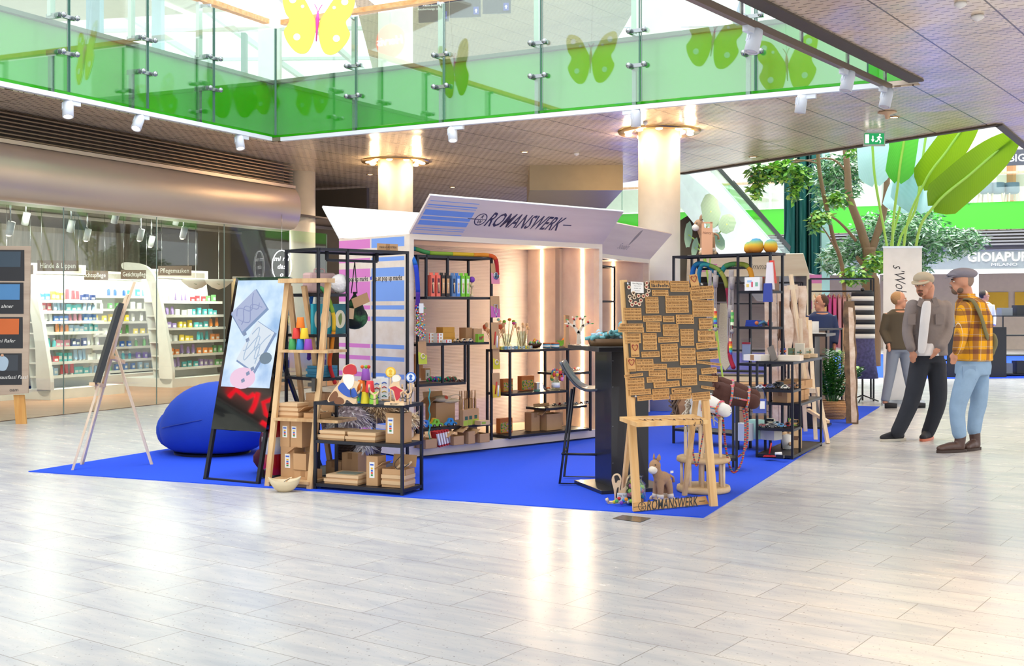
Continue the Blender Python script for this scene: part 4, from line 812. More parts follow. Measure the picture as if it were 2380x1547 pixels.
snake('rainbow felt snake draped along the top of the rack inside the booth', [S3 @ V(q) for q in ((-.02, -.02, 1.30), (-.02, -.03, 1.45), (-.04, -.02, 1.7), (-.02, .1, 1.84), (.06, .12, 1.86), (.2, .08, 1.825), (.45, .04, 1.82), (.7, .02, 1.82), (.88, .0, 1.82), (.95, -.03, 1.78), (.97, -.03, 1.64))], RB, .021)
o = thing('bead_necklaces', 'bundle of colourful bead strings hanging on the left rack post', 'necklaces', S3 @ T(.0, -.035, 1.30)); m = MB()
bc = [colm(c) for c in ('#e2483a', '#3f9ad0', '#f0c33a', '#e88ab8', '#5ab86a', '#f2efe8')]
for i in range(12):
    for j in range(16): t = j/15*pi; m.ball((-.045+.008*i+.01*sin(t*3+i), -.006*(i % 3), -.28*sin(t)*(.8+.02*i)+.02*cos(t+i)), .0075, bc[(i*5+j) % 6], 6)
m.build('bead_string', o); MB(PAPER).box((0, -.02, .0), (.05, .003, .09)).build('label_card', o)
# hanging cards on the rack posts
def hcard(label, px, py, Mr, u, v, z, w_, h, c, extra=None, n=3):
    o = thing('hanging_card', label, 'card', Mr @ T(u, v, z)); 
    for i in range(n): MB(KRAFT if i == 0 else KRAFTL).prism([(-w_/2, -h), (w_/2, -h), (w_/2*.96, 0), (-w_/2*.96, 0)], .003, facing((.006*i, .008*i, 0), (1, 0, 0), (0, .05, 1))).build('card', o)
    MB(colm(c)).prism([(-w_/2, -h), (w_/2, -h), (w_/2, -h*.62), (-w_/2, -h*.45)], .0012, facing((0, -.0015, 0), (1, 0, 0), (0, .05, 1))).build('coloured_print', o)
    if extra == 'ring': m = MB(PALE); m.tube([(.022*cos(t*.5), -.012, -h*.65+.022*sin(t*.5)) for t in range(13)], .006, PALE, 6); m.build('wooden_ring', o)
    if extra == 'compass': m = MB(STEEL); m.lathe([(0, .012), (.03, .012), (.038, .008), (.038, 0)], STEEL, 20, (.01, -.005, -h*.6), ax=(0, -1, 0)); m.build('compass', o); MB(colm('#8fa6b8', .1)).lathe([(0, 0), (.03, 0)], None, 20, (.01, -.018, -h*.6), ax=(0, -1, 0)).build('dial', o)
    if extra == 'press': m = MB(STEEL); m.tube([(-.02, -.01, -h*.4), (.02, -.01, -h*.4), (.025, -.01, -h*.8), (-.015, -.01, -h*.8), (-.02, -.01, -h*.4)], .004, STEEL, 6); m.tube([(.005, -.01, -h*.8), (.012, -.01, -h*1.0)], .006); m.build('metal_frame', o)
    if extra == 'pen': m = MB(colm('#c63128')); m.tube([(-.02, -.012, -h*.85), (-.0, -.012, -h*.35)], .007, None, 8); m.tube([(.015, -.012, -h*.95), (.02, -.012, -h*.5)], .009, WHITE, 8); m.build('tools', o)
    return o
hcard('kraft card with a round compass hanging at the right post under the felt snake', 0, 0, S3, .94, -.03, 1.74, .11, .20, '#e48aa0', 'compass', 1)
hcard('pink-ended kraft card with a small metal press, hanging halfway up the right rack post', 0, 0, S3, .94, -.03, 1.42, .12, .21, '#c962a6', 'press', 4)
hcard('kraft card with cutlery shapes below the pink-ended cards', 0, 0, S3, .94, -.03, 1.16, .10, .26, '#c79b60', 'pen', 3)
hcard('yellow-ended kraft card with a wooden ring on the left rack post', 0, 0, S3, .03, -.03, .99, .10, .21, '#c8cf3a', 'ring', 3)
hcard('yellow-ended kraft card with two rings on the middle post', 0, 0, S3, .955, -.03, .90, .09, .20, '#d9c92a', 'ring', 2)
hcard('yellow kraft card with a red tool, lowest on the middle post', 0, 0, S3, .955, -.03, .66, .10, .24, '#e0b92e', 'pen', 3)
# shelf at z 1.07
for i in range(3):
    for j in range(3 if i < 2 else 1): bx('small white and red carton, %s column from the left, %s' % (('first', 'second', 'third')[i], ('lowest', 'middle', 'topmost')[j]), 1003+20*i, 796.3, 1.0711, .07, .05, .03, PAPER, dz=.0305*j, cat='carton', group='white and red cartons', name='small_carton', faces=((.014, .028, -.026, .015, '#d8452f'), (.02, .016, .01, .015, '#caa27c')))
for j in range(3): bx('ochre kraft carton %s of three stacked at the back of the middle booth shelf' % ('lowest', 'middle', 'topmost')[j], 1043, 795.2, 1.0711, .165-.01*j, .10, .048, mat('ochre_kraft', '#cc9238', .7), dz=.049*j, name='kraft_carton')
bx('brown carton with a pale front behind the wooden cars', 1090, 794.6, 1.0711, .08, .1, .14, KRAFTD, name='kraft_carton'); bx('brown carton with a printed front beside the green card box', 1111, 794.2, 1.0711, .10, .1, .13, KRAFT, name='kraft_carton', faces=((.06, .05, 0, .05, '#8a6540'),))
bx('lime green box with a bird picture on the booth\'s middle shelf', 1118, 795, 1.0711, .075, .04, .08, colm('#7fae2c'), name='picture_box', faces=((.04, .03, -.005, .04, '#7c4a28'), (.02, .02, .02, .05, '#c23c2a')))
for i, px in enumerate((1062, 1078, 1092)):
    toycar('plain beech toy car, %s of three on the booth\'s middle shelf' % ('left', 'middle', 'right')[i], px, 795.3, 1.071, '#e0c09a', 'beetle', .075, AB, 'beech toy cars')
for i, (px, c, s) in enumerate(((1077, '#e07a2a', 'orange'), (1090, '#7a3a22', 'dark brown'))): toycar('%s wooden car behind the beech cars' % s, px, 794.4, 1.071, c, 'sedan', .09, AB)
# shelf at z .69: cardboard boxes at its left, knitted bundles
bx('upright brown carton with a printed label at the left end of the second booth shelf', 974, 878, .6911, .10, .10, .24, KRAFTD, name='kraft_carton', faces=((.05, .07, .02, .17, '#e3ddd2'),)); bx('brown carton with a plant picture left of the knitted toys', 994, 884, .6911, .07, .06, .12, KRAFT, name='kraft_carton', faces=((.05, .09, 0, .06, '#e9e4d8'), (.02, .03, 0, .06, '#4e8a3c')))
for i, (px, cs, s) in enumerate(((1000, ('#3a9a5c', '#c83f8a'), 'green and pink'), (1012, ('#7a3fa8', '#2aa0a0'), 'purple and turquoise'), (1022, ('#2aa0a0', '#d8a02c'), 'turquoise and yellow'), (1040, ('#2f7f4a', '#a32a3c'), 'dark green and red'), (1052, ('#6a3a22', '#3a5a3c'), 'brown'))):
    p = F(px, 889, .691); m = MB()
    for k in range(14): t = k*2.4; m.ball((.03*cos(t)*(.5+.04*k), .02*sin(t), .02+.025*((k*7) % 3)/2), .014, colm(cs[k % 2], .9), 6)
    place(m.build('yarn_bundle', None, '%s yarn toy bundle on the second booth shelf' % s, 'yarn toy'), Tp(p+V((0, .03, 0))))
for i, px in enumerate((1066, 1074)): toycar('small brown toy car, %s one at the end of the second booth shelf' % ('left', 'right')[i], px, 887, .691, '#5c3426', 'beetle', .045, AB)
cd_ = MB(colm('#3fb6ae')).tube([S3 @ V((.10+.008*sin(k*1.7), -.05, .55-.03*k)) for k in range(19)], .006); cd_.build('hanging_yarn', None, 'thin turquoise yarn cord hanging from the second booth shelf', 'cord')
# shelf at z .27
for i, (px, c, c2, s) in enumerate(((970, '#c8322a', '#2f6fd0', 'red and blue'), (990, '#2e7fd8', '#2e7fd8', 'half-hidden blue'), (1016, '#7cc62f', '#f0b82a', 'green and yellow'), (1049, '#2387c8', '#2387c8', 'bright blue'))):
    p = F(px, 999-i*2.5, .272); o = thing('chunky_toy_car', '%s rounded toy car with window holes on the low booth shelf' % s, 'toy car', Tp(p+V((-.01, .05, 0)), AB))
    ol = outline([(-.065, .014), (.065, .014), (.066, .035), (.035, .045), (.02, .075), (-.02, .08), (-.04, .05), (-.066, .035)])
    MB(colm(c, .35)).prism(ol, .022, facing((0, -.011, 0), (1, 0, 0), (0, 0, 1)), None, [circ(.014, 12, (-.005, .052))[::-1]]).build('body', o)
    if c2 != c: MB(colm(c2, .35)).prism([(x*.98, y*1.06) for x, y in ol], .02, facing((.008, .032, 0), (1, 0, 0), (0, 0, 1))).build('body', o, '%s second layer of the car' % s.split()[-1])
    for sx_ in (-.035, .035): m = MB(WHITE).lathe([(0, 0), (.016, 0), (.016, .008), (0, .008)], BLACK, 14, (sx_, -.012, .017), ax=(0, -1, 0)); m.lathe([(0, .0085), (.009, .0085)], WHITE, 10, (sx_, -.012, .017), ax=(0, -1, 0)); m.build('wheel', o)
for i, px in enumerate((1082, 1092, 1104)): bx('kraft and lime science kit box, %s of three on the low booth shelf' % ('left', 'middle', 'right')[i], px, 990-2*i, .2711, .06 if i < 2 else .10, .05, .155, KRAFT, name='kit_box', faces=((.05 if i < 2 else .09, .05, 0, .028, '#aabf3a'), (.035, .035, .01, .075, '#2f5a48')))
bx('flat lime-edged kraft box at the right end of the low booth shelf', 1128, 987, .2711, .12, .09, .04, KRAFTL, name='kit_box', faces=((.05, .02, -.02, .02, '#9ab83a'),))
o = carton('large kraft box behind the toy cars holding cloth bags', S3 @ V((.45, .22, .171)), .24, .16, .22, AB, lid='open')
CLO = mat('linen', '#dcc7a0', .9, bump=.3, bs=90)
m = MB(CLO); m.ball((0, 0, .02), .10, CLO, 14, (1.1, .8, .35)); m.ball((.08, -.05, -.0), .08, CLO, 12, (1.3, .5, .3)); m.tube(curve3([(.0, -.05, .03), (.1, -.08, .06), (.19, -.06, .04), (.2, -.05, -.05)]), .005, CLO, 6); m.prism(circ(.02, 14), .001, facing((0, -.075, .04), (1, 0, 0), (0, .6, 1)), colm('#d8553a')); place(m.build('cloth_bag', None, 'folded linen bags with an orange round print on the kraft box', 'bag'), S3 @ T(.45, .2, .40))
for i in range(7):
    p = S3 @ V((.70+.033*i, .22+.01*(i % 2), .171)); o = thing('paper_bag', 'brown paper carrier bag at the back of the booth, %s from the left' % ('first', 'second', 'third', 'fourth', 'fifth', 'sixth', 'seventh')[i], 'paper bag', Tp(p, AB+.9), 'paper carrier bags'); MB(KRAFT).b0(-.10, .10, -.008, .008, 0, .23).build('bag_body', o); MB(KRAFTD).tube(curve3([(-.04, 0, .225), (-.04, 0, .28), (0, 0, .31), (.04, 0, .28), (.04, 0, .225)]), .004).build('handle', o)
# boxes on the booth floor
for i, (px, py, w_, h, s) in enumerate(((1004, 1042, .14, .085, 'leftmost'), (1068, 1034, .13, .085, 'behind the red sleeves'), (1098, 1031, .09, .12, 'tall narrow'), (1128, 1028, .13, .085, 'rightmost'))):
    p = F(px, py, .101); o = carton('open kraft tray carton on the booth floor, %s' % s, p+VB*.09, w_, .16, h, AB, lid='open')
for i in range(5):
    p = F(1026+6*i, 1040-1.5*i, .101); m = MB(colm('#c22a30')).b0(-.008, .008, -.05, .05, 0, .15); m.b0(-.0085, .0085, -.051, -.03, .02, .13, PAPER); place(m.build('red_sleeve', None, 'red and white sleeve leaning on the booth floor, %s in its row' % ('first', 'second', 'third', 'fourth', 'fifth')[i], 'sleeve', 'red sleeves on the booth floor'), Matrix.Translation(p+VB*.06+V((0, 0, .004))) @ Matrix.Rotation(AB, 4, 'Z') @ Matrix.Rotation(-.25, 4, 'Y'))
# ---- right rack S4
zt = .986
for i in range(9):
    c = ('#d8cf3a', '#7fb0d8', '#cfe0ea', '#f2efe8', '#86b4c8', '#e9dc9a', '#dfe6d8', '#e6d84a', '#d8d4cc')[i]; px = 1167+8.5*i
    bx('tiny card box in %s at the front of the low rack' % ('yellow', 'sky blue', 'ice blue', 'white', 'blue grey', 'cream', 'pale green', 'lemon', 'light grey')[i], px, 812-.3*i, zt, .03, .03, .03, colm(c), name='tiny_box', group='tiny boxes on the low rack', faces=((.018, .014, 0, .016, '#5a86b0'),))
def jar(label, px, py, z, r, h, fill, parent=None):
    p = F(px, py, z); o = thing('glass_jar', label, 'jar', Tp(p+V((0, r, 0)))); MB(GLASS).lathe([(0, .001), (r, 0), (r, h*.8), (r*.8, h*.9), (r*.85, h), (r*.8, h), (r*.74, h*.9), (r*.92, h*.8), (r*.92, .01), (0, .01)], GLASS, 20).build('glass', o); return o
jb = jar('narrow glass jar holding coloured spoons on the low rack', 1178, 806, zt, .05, .14, None)
jc = jar('bulbous glass jar of wooden whisks on the low rack', 1213, 806, zt, .055, .17, None)
for i in range(10):
    c = ('#3fb0c0', '#8fc23a', '#e0b02a', '#d84a8a', '#e8b088', '#9fd0c8', '#f2d8b8', '#7fb83a', '#d8702a', '#c83f8f')[i]; a = i*.63; m = MB(BEECH); e = V((.09*cos(a), .05*sin(a), .24+.02*(i % 3))); m.tube([(.02*cos(a), .02*sin(a), .01), e], .004, BEECH, 6); m.ball(e+V((0, 0, .012)), .02, colm(c), 8, (1, .3, .8))
    place(m.build('wooden_spoon', None, 'wooden spoon with a coloured bowl in the narrow jar', 'spoon', 'coloured spoons'), jb.matrix_basis)
for i in range(9):
    a = i*.7; m = MB(BEECH); e = V((.07*cos(a), .05*sin(a), .2+.02*(i % 3))); m.tube([(.02*cos(a), .02*sin(a), .012), e], .004, BEECH, 6); m.ball(e, .016, BEECH, 8, (1, .6, 1.2)); place(m.build('wooden_whisk', None, 'plain wooden whisk in the bulbous jar', 'whisk', 'wooden whisks'), jc.matrix_basis)
jd = jar('tall glass jar of wooden spoons at the left end of the low rack', 1148, 806, zt, .045, .13, None)
for i in range(12):
    a = i*.55; m = MB(BEECH); e = V((.10*cos(a), .06*sin(a), .17+.022*(i % 4))); m.tube([(.02*cos(a), .02*sin(a), .012), e], .004, BEECH, 6); m.ball(e, .022, (BEECH, BEECH, colm('#d2592e'), BEECH)[i % 4], 8, (1, .3, 1.3)); place(m.build('wooden_spoon', None, 'wooden spoon fanned out of the left jar', 'spoon', 'fanned wooden spoons'), jd.matrix_basis)
p = F(1244, 808, zt); o = thing('bead_bowl', 'dark wooden bowl filled with coloured wooden beads on the low rack', 'bowl', Tp(p+V((0, .07, 0)))); MB(mat('dark_bowl', '#5a3a2a', .5)).lathe([(0, 0), (.05, 0), (.08, .045), (.075, .045), (.045, .01), (0, .01)], None, 20).build('bowl_shell', o)
m = MB(); R_ = random.Random(3)
for i in range(60): a = R_.uniform(0, 6.28); r = .068*sqrt(R_.random()); m.ball((r*cos(a), r*sin(a), .045+.06*(1-r/.07)*R_.random()), .010, bc[i % 6], 6)
q = m.build('wooden_beads', None, 'coloured wooden beads heaped in the dark bowl', 'beads', kind='stuff'); place(q, o.matrix_basis)
for i, (px, c) in enumerate(((1271, '#4f94b8'), (1291, '#4688ac'))):
    p = F(px, 809, zt); o = thing('picture_tin', '%s round blue tin with an orange rim beside the bead bowl' % ('left', 'right')[i], 'tin', Tp(p+V((0, .04, 0)))); MB(colm(c)).lathe([(0, 0), (.042, 0), (.042, .05), (0, .05)], None, 24).build('tin_body', o); MB(colm('#d8703a')).lathe([(.0435, .045), (.0435, .056), (0, .057)], None, 24).build('lid', o)
    MB(PAPER).lathe([(.0425, .012), (.0425, .03)], None, 24).build('label_band', o)
cutout('wooden_dragon', 'green wooden dragon with orange spikes behind the tins', 1311, 803, [('body', '#5f9c2e', outline([(-60, 0), (-20, 0), (0, 25), (30, 0), (60, 5), (45, 50), (10, 75), (-30, 55), (-80, 60), (-60, 30)])), ('spikes', '#e8862a', [(-30, 58), (-10, 88), (0, 72), (20, 100), (28, 68), (50, 84), (45, 50), (10, 70)])], z=zt, cat='toy', lift=.0)
cutout('wooden_flame', 'orange and white wooden flame shape beside the apple tree', 1331, 797, [('body', '#f0a23a', [(-30, 0), (30, 0), (45, 60), (50, 120), (25, 85), (10, 95), (-5, 70), (-40, 85)]), ('front_piece', 'wood', [(-20, 0), (25, 0), (30, 40), (0, 55), (-30, 50)])], z=zt, cat='toy')
# apple tree on the bar table
tp = A(1346, 800, 9.35); o = thing('wooden_apple_tree', 'cut-out wooden tree hung with little red apples on the black bar table', 'toy', T(tp.x, tp.y, 1.112)); m = MB(BIRCH)
def br(p, a, l, w_, dp):
    q = (p[0]+l*cos(a), p[1]+l*sin(a)); n_ = (-sin(a)*w_/2, cos(a)*w_/2); m.prism([(p[0]-n_[0], p[1]-n_[1]), (q[0]-n_[0]*.6, q[1]-n_[1]*.6), (q[0]+n_[0]*.6, q[1]+n_[1]*.6), (p[0]+n_[0], p[1]+n_[1])], .012, facing((0, -.006, 0), (1, 0, 0), (0, 0, 1)))
    if dp:
        for s in (-.55, .5): br(q, a+s, l*.76, w_*.74, dp-1)
    else: TIPS.append(q)
TIPS = []; br((0, 0), pi/2+.05, .085, .042, 3); m.build('trunk_board', o)
for i, q in enumerate(TIPS):
    if i % 2: n_ = MB(colm('#c8302a')); n_.ball((q[0]*.8, -.012, q[1]-.02), .009, None, 8); n_.build('apple', o)
    else: n_ = MB(colm('#5f9c4e')); n_.ball((q[0], -.01, q[1]), .008, None, 6, (1.4, .4, .7)); n_.build('leaf', o)
carton('large flat brown sheets of card leaning in the corner behind the wooden tree', B1 @ V((2.25, .75, .986)), .03, .5, .34, AB+.8, name='card_sheets', cat='cardboard')
cs = bpy.data.objects['card_sheets']; cs.location = S4 @ V((1.0, .2, .886)); cs.rotation_euler = (0, 0, 0)
# picture boxes, grinder, figures
for px, py, w_, h, s in ((1184, 914, .13, .13, 'pumpkin-orange picture box at the left of the low rack\'s middle shelf'), (1230, 911, .18, .15, 'orange picture box with a garden scene behind the toy grinder'), (1180, 1010, .17, .15, 'picture box with a meadow scene on the bottom shelf')):
    z = .551 if py < 1000 else .131
    o = thing('picture_box', s, 'box', Tp(F(px, py-4, z)+VB*.05, AB)); MB(mat('pumpkin', '#c8702f', .6)).b0(-w_/2, w_/2, -.03, .03, 0, h).build('carton', o)
    def m_pic():
        w = NT('garden_picture', rough=.5); w.xyz(); n = w.n('TexNoise', {'Vector': w.vec, 'Scale': 38, 'Detail': 2}); w.base(w.ramp(n.outputs[0], [(.38, '#2f5a3c'), (.46, '#8fb04a'), (.52, '#e8b83a'), (.58, '#d8562e'), (.66, '#7f9fc0')])); return w.m
    MB(MATS.get('garden_picture') or m_pic()).b0(-w_*.46, w_*.46, -.0315, -.03, .01, h*.72).build('scene_print', o); MB(colm('#8a2f2a')).text('GARTEN', facing((0, -.031, h*.86), (1, 0, 0), (0, 0, 1)), h*.13, None, .01).build('lettering', o) if 0 else None
p = F(1248, 909, .551); o = thing('toy_grinder', 'small grey toy machine with a crank and orange knob in front of the picture box', 'toy', Tp(p, AB)); MB(colm('#3f6a5c')).cyl((0, 0, 0), .035, .02).build('base', o); MB(STEEL).b0(-.02, .02, -.02, .02, .02, .09).build('housing', o); MB(STEEL).tube([(0, -.02, .08), (.05, -.03, .085), (.07, -.03, .03), (.11, -.03, .03)], .005).build('crank', o); MB(colm('#e0702a')).tube([(.11, -.03, .03), (.15, -.03, .03)], .009).build('knob', o)
jy = jar('round labelled jar filled with colourful yarn figures', 1292, 907, .551, .045, .11, None); MB(PAPER).lathe([(.0455, .03), (.0455, .08)], None, 20).build('label_band', jy)
for i in range(14):
    a = i*2.3; c = bc[i % 5]; m = MB(c); e = V((.05*cos(a)+.01*(i % 3), .04*sin(a), .12+.045*((i*3) % 4)/2)); m.ball(e, .02, c, 8, (1, .7, 1.3)); m.ball(e+V((0, -.005, .025)), .012, bc[(i+2) % 5], 8); place(m.build('yarn_figure', None, 'small colourful yarn figure heaped in the labelled jar', 'yarn toy', 'yarn figures in the jar'), jy.matrix_basis)
for i in range(8): toycar('small %s metal toy car on the upper corner shelf' % ('black', 'white', 'silver', 'red', 'cream', 'dark red', 'orange', 'grey')[i], 1312+8*i, 861-.6*i, .731, ('#1c1c20', '#e8e6e0', '#a9b0b8', '#c32a28', '#e3d8b8', '#7a1f22', '#d8742a', '#8a8a8c')[i], ('beetle', 'sedan', 'sport', 'sedan')[i % 4], .05, AB+.8*(i % 2))
for i in range(7): toycar('small %s metal toy car on the lower corner shelf' % ('black', 'maroon', 'white', 'yellow-striped', 'silver', 'brown', 'pearl')[i], 1289+12.5*i, 943-.8*i, .371, ('#1c1c20', '#6a1f24', '#ecebe6', '#e0c23a', '#a9b0b8', '#5a3a2a', '#dcd9d0')[i], ('sedan', 'beetle', 'van', 'sport')[i % 4], .055, AB+.6*(i % 2))
o = carton('large open kraft carton on the bottom shelf of the low rack', F(1298, 1000, .131)+VB*.14, .23, .16, .17, AB, lid='open'); carton('upright kraft panel box beside the large open carton', F(1262, 1003, .131)+VB*.16, .12, .1, .19, AB)
# ------------------------------------------------------------ black bar table, tray of dolls, stool
c0 = F(1421, 1143); ax_ = V((.95, .31, 0)).normalized(); Mb = frame(c0, ax_); o = thing('bar_table', 'black bar table on a square column in the middle of the blue carpet', 'table', Mb)
MB(BLACK).b0(0, .31, 0, .33, .03, 1.075).build('column', o, bevel=.002); MB(BLACK).b0(-.13, .44, -.12, .45, 0, .035).build('base_plate', o, bevel=.003); MB(BLACK).b0(-.17, .48, -.16, .49, 1.075, 1.11).build('tabletop', o, bevel=.003)
m = MB(STEEL)
for z in (.22, .5, .8, 1.0): m.ball((.012, -.001, z), .0035, STEEL, 6)
m.build('screw_heads', o, 'tiny steel screw heads')
ty = Mb @ V((.10, .12, 1.1105)); o = thing('wooden_tray', 'long dark wooden trough tray of dolls on the black bar table', 'tray', Tp(ty, R(8))); TR = wood('tray_wood', '#5f4632', '#94724f', 0, 3)
vs = []; n = 28; pf = [(0, 0), (.9, 0), (1, .055), (.94, .055), (.84, .012), (0, .012)]
for r, z in pf:
    for j in range(n): t = 2*pi*j/n; vs.append((r*.235*(abs(cos(t))**.6)*(1 if cos(t) > 0 else -1), r*.115*(abs(sin(t))**.6)*(1 if sin(t) > 0 else -1), z))
k = len(pf); MB(TR).add(vs, [(i*n+j, i*n+(j+1) % n, (i+1)*n+(j+1) % n, (i+1)*n+j) for i in range(k-1) for j in range(n)], TR, True).build('tray_shell', o)
SKIN = mat('doll_skin', '#d9a582', .8); DT = [mat('doll_turquoise', '#6fb0b6', .95, bump=.3), mat('doll_pale_blue', '#a9c4d6', .95, bump=.3), mat('doll_cyan', '#2a9fc4', .95, bump=.3)]
for i in range(9):
    rd = random.Random(i+5); x, y = -.18+.045*i, -.04+.05*(i % 3); o = thing('cloth_doll', 'soft %s hooded doll lying in the wooden tray' % ('turquoise', 'pale blue', 'cyan')[(0, 1, 0, 0, 1, 0, 0, 2, 0)[i]], 'doll', Matrix.Translation(Tp(ty, R(8)) @ V((x, y, .055+.02*(i % 2)))) @ Matrix.Rotation(rd.uniform(0, 6), 4, 'Z'), 'dolls in the wooden tray')
    mt = DT[(0, 1, 0, 0, 1, 0, 0, 2, 0)[i]]; m = MB(mt); m.ball((0, 0, .01), .03, mt, 10, (1.5, .9, .8)); m.tube([(.02, .015, .01), (.07, .04, .0)], [.016, .012]); m.tube([(.02, -.015, .01), (.07, -.04, .0)], [.016, .012]); m.tube([(-.03, .02, .01), (-.05, .06, .01)], [.013, .01]); m.tube([(-.03, -.02, .01), (-.05, -.06, .01)], [.013, .01]); m.build('body', o)
    m = MB(SKIN); m.ball((-.055, 0, .02), .024, SKIN, 10); m.build('head', o); m = MB(mt); m.ball((-.062, 0, .024), .026, mt, 10); m.tube([(-.08, 0, .03), (-.115, 0, .05)], [.015, .003]); m.build('hood', o)
o = thing('cloth_doll', 'turquoise hooded doll lying on top of the others in the wooden tray', 'doll', Matrix.Translation(ty+V((.03, -.04, .11))) @ Matrix.Rotation(.2, 4, 'Z')); m = MB(DT[0]); m.ball((0, 0, 0), .034, DT[0], 12, (1.2, .9, .8)); m.tube([(-.02, 0, 0), (-.10, -.02, -.01)], [.017, .013]); m.tube([(.02, 0, 0), (.10, -.02, .01)], [.017, .013]); m.build('body', o)
m = MB(SKIN); m.ball((0, -.02, .045), .027, SKIN, 12); m.ball((-.11, -.02, -.01), .012, SKIN, 8); m.ball((.11, -.02, .01), .012, SKIN, 8); m.build('head', o); m = MB(DT[0]); m.ball((0, -.008, .05), .029, DT[0], 12); m.tube([(.01, 0, .07), (.02, .0, .10)], [.014, .002]); m.build('hood', o)
o = MB(colm('#2a9fc4')).tube(curve3([(0, 0, .02), (.01, -.02, .0), (.015, -.03, -.04)]), .012); o.ball((.015, -.03, -.05), .014, colm('#2a9fc4'), 8); place(o.build('cloth_doll', None, 'cyan doll dangling over the right rim of the tray', 'doll'), Tp(Mb @ V((.30, -.02, 1.165))))
place(MB(PAPER).box((0, 0, .0), (.08, .1, .001), rx=.3).build('paper_card', None, 'folded white paper card lying on the dolls in the tray', 'card'), Tp(ty+V((.12, -.05, .1)), .5))
# the kraft roll behind the tray
place(MB(KRAFT).tube([(0, 0, .03), (.28, .05, .03)], .03, None, 14).build('paper_roll', None, 'roll of kraft paper lying behind the tray on the bar table', 'paper roll'), Tp(Mb @ V((.12, .33, 1.111))))
# stool
sc_ = F(1392, 1124); sc_ = V((.62, 9.32, 0)); o = thing('bar_stool', 'black bar stool with a scooped seat behind the black column', 'stool', Tp(sc_, R(-8))); DB = mat('seat_grey', '#3c4350', .4, coat=.3)
vs = []; nx, ny = 14, 10
for j in range(ny+1):
    for i in range(nx+1):
        x = -.22+.44*i/nx; y = -.19+.40*j/ny; z = .755+.9*x*x+(.14*max(0, (.5-(i/nx)))**2*5)+.25*y*y; vs.append((x*(1-.25*(j/ny-.5)**2), y, z))
fs = [(j*(nx+1)+i, j*(nx+1)+i+1, (j+1)*(nx+1)+i+1, (j+1)*(nx+1)+i) for j in range(ny) for i in range(nx)]; q = MB(DB).add(vs, fs, DB, True).build('seat', o, sub=1); sm_ = q.modifiers.new('t', 'SOLIDIFY'); sm_.thickness = .02
for sy in (-1, 1):
    m = MB(BLACKM); m.tube([(-.13, sy*.11, .76), (-.22, sy*.19, .02), (.22, sy*.19, .02), (.13, sy*.11, .76)], .011, BLACKM, 8); m.build('leg', o)
m = MB(BLACKM); m.tube([(-.20, -.17, .25), (-.20, .17, .25)], .01); m.tube([(.20, -.17, .25), (.20, .17, .25)], .01); m.tube([(-.20, -.17, .25), (.20, -.17, .25)], .01); m.build('footrest', o)
# ------------------------------------------------------------ magnet board on its wooden stand
FL, FR = F(1483, 1190), F(1664, 1178); xd = (FR-FL).normalized(); wB = (FR-FL).length; bk_ = V((-xd.y, xd.x, 0)); upv = (bk_*.22+V((0, 0, 1.6))); un = upv.normalized(); Mm = facing(FL, xd, upv)
o = thing('board_stand', 'pale wooden stand carrying a dark board covered with small wooden magnets', 'display stand', Mm.copy()); PN = wood('stand_pine', '#d29a55', '#eec88c', 1, 6)
for x, k in ((.0, 1.0), (wB-.01, .965)): MB(PN).prism([(x-.028, 0), (x+.028, 0), (x+.022-.02*(x > 0), upv.length*k+.0), (x-.022-.02*(x > 0), upv.length*k)], .03, Matrix.Translation((0, 0, 0))).build('leg', o)
inv = o.matrix_basis.inverted()
for x in (.05, wB-.05):
    MB(PN).bar(inv @ (FL+xd*x+upv*.62), inv @ (FL+xd*(x+.07)+bk_*.5), .03, .03).build('rear_leg', o)
def bl(px, py): return uv(px, py, Mm)
x0, yt = bl(1451, 656); x1, _ = bl(1632, 655); _, yb = bl(1470, 922); SL = mat('board_slate', '#4d463d', .55, .2)
MB(SL).prism([(x0, yb), (x1+.02, yb), (x1, yt), (x0, yt)], .012, Matrix.Translation((0, 0, .014))).build('magnetic_panel', o)
for px, py in ((1457, 660), (1628, 661), (1475, 921), (1649, 915)): a, b = bl(px, py); MB(STEEL).lathe([(0, 0), (.010, 0), (.008, .006), (0, .008)], None, 12, (a, b, .015)).build('bolt', o)
# tray shelf through the stand
tz = .655; m = MB(PN); pa, pb, pc, pd = [inv @ V((q.x, q.y, tz)) for q in (F(1440, 968, tz), F(1480, 982, tz)+V((0, 0, 0)), F(1648, 975, tz), F(1612, 962, tz))]
m.add([pa, pb, pc, pd]+[q+inv.to_3x3() @ V((0, 0, -.028)) for q in (pa, pb, pc, pd)], [(0, 1, 2, 3), (7, 6, 5, 4), (0, 4, 5, 1), (1, 5, 6, 2), (2, 6, 7, 3), (3, 7, 4, 0)]); m.build('shelf', o)
for i, px in enumerate((1492, 1510, 1528, 1560, 1583, 1603, 1621)):
    p = F(px, 974-.2*i, tz+.004); q = thing('key_fob', 'small engraved wooden key fob with a dark cord, %s along the stand\'s shelf' % ('first', 'second', 'third', 'fourth', 'fifth', 'sixth', 'seventh')[i], 'key fob', Tp(p, .35)); MB(KRAFTL).box((0, 0, .002), (.022, .075, .006)).build('wooden_tag', q); MB(mat('cord_brown', '#5b4436', .8)).tube(curve3([(0, -.037, .004), (.006, -.06, -.01), (.0, -.066, -.04), (-.008, -.058, -.02), (0, -.037, .004)], 4), .003, None, 5).build('cord', q)
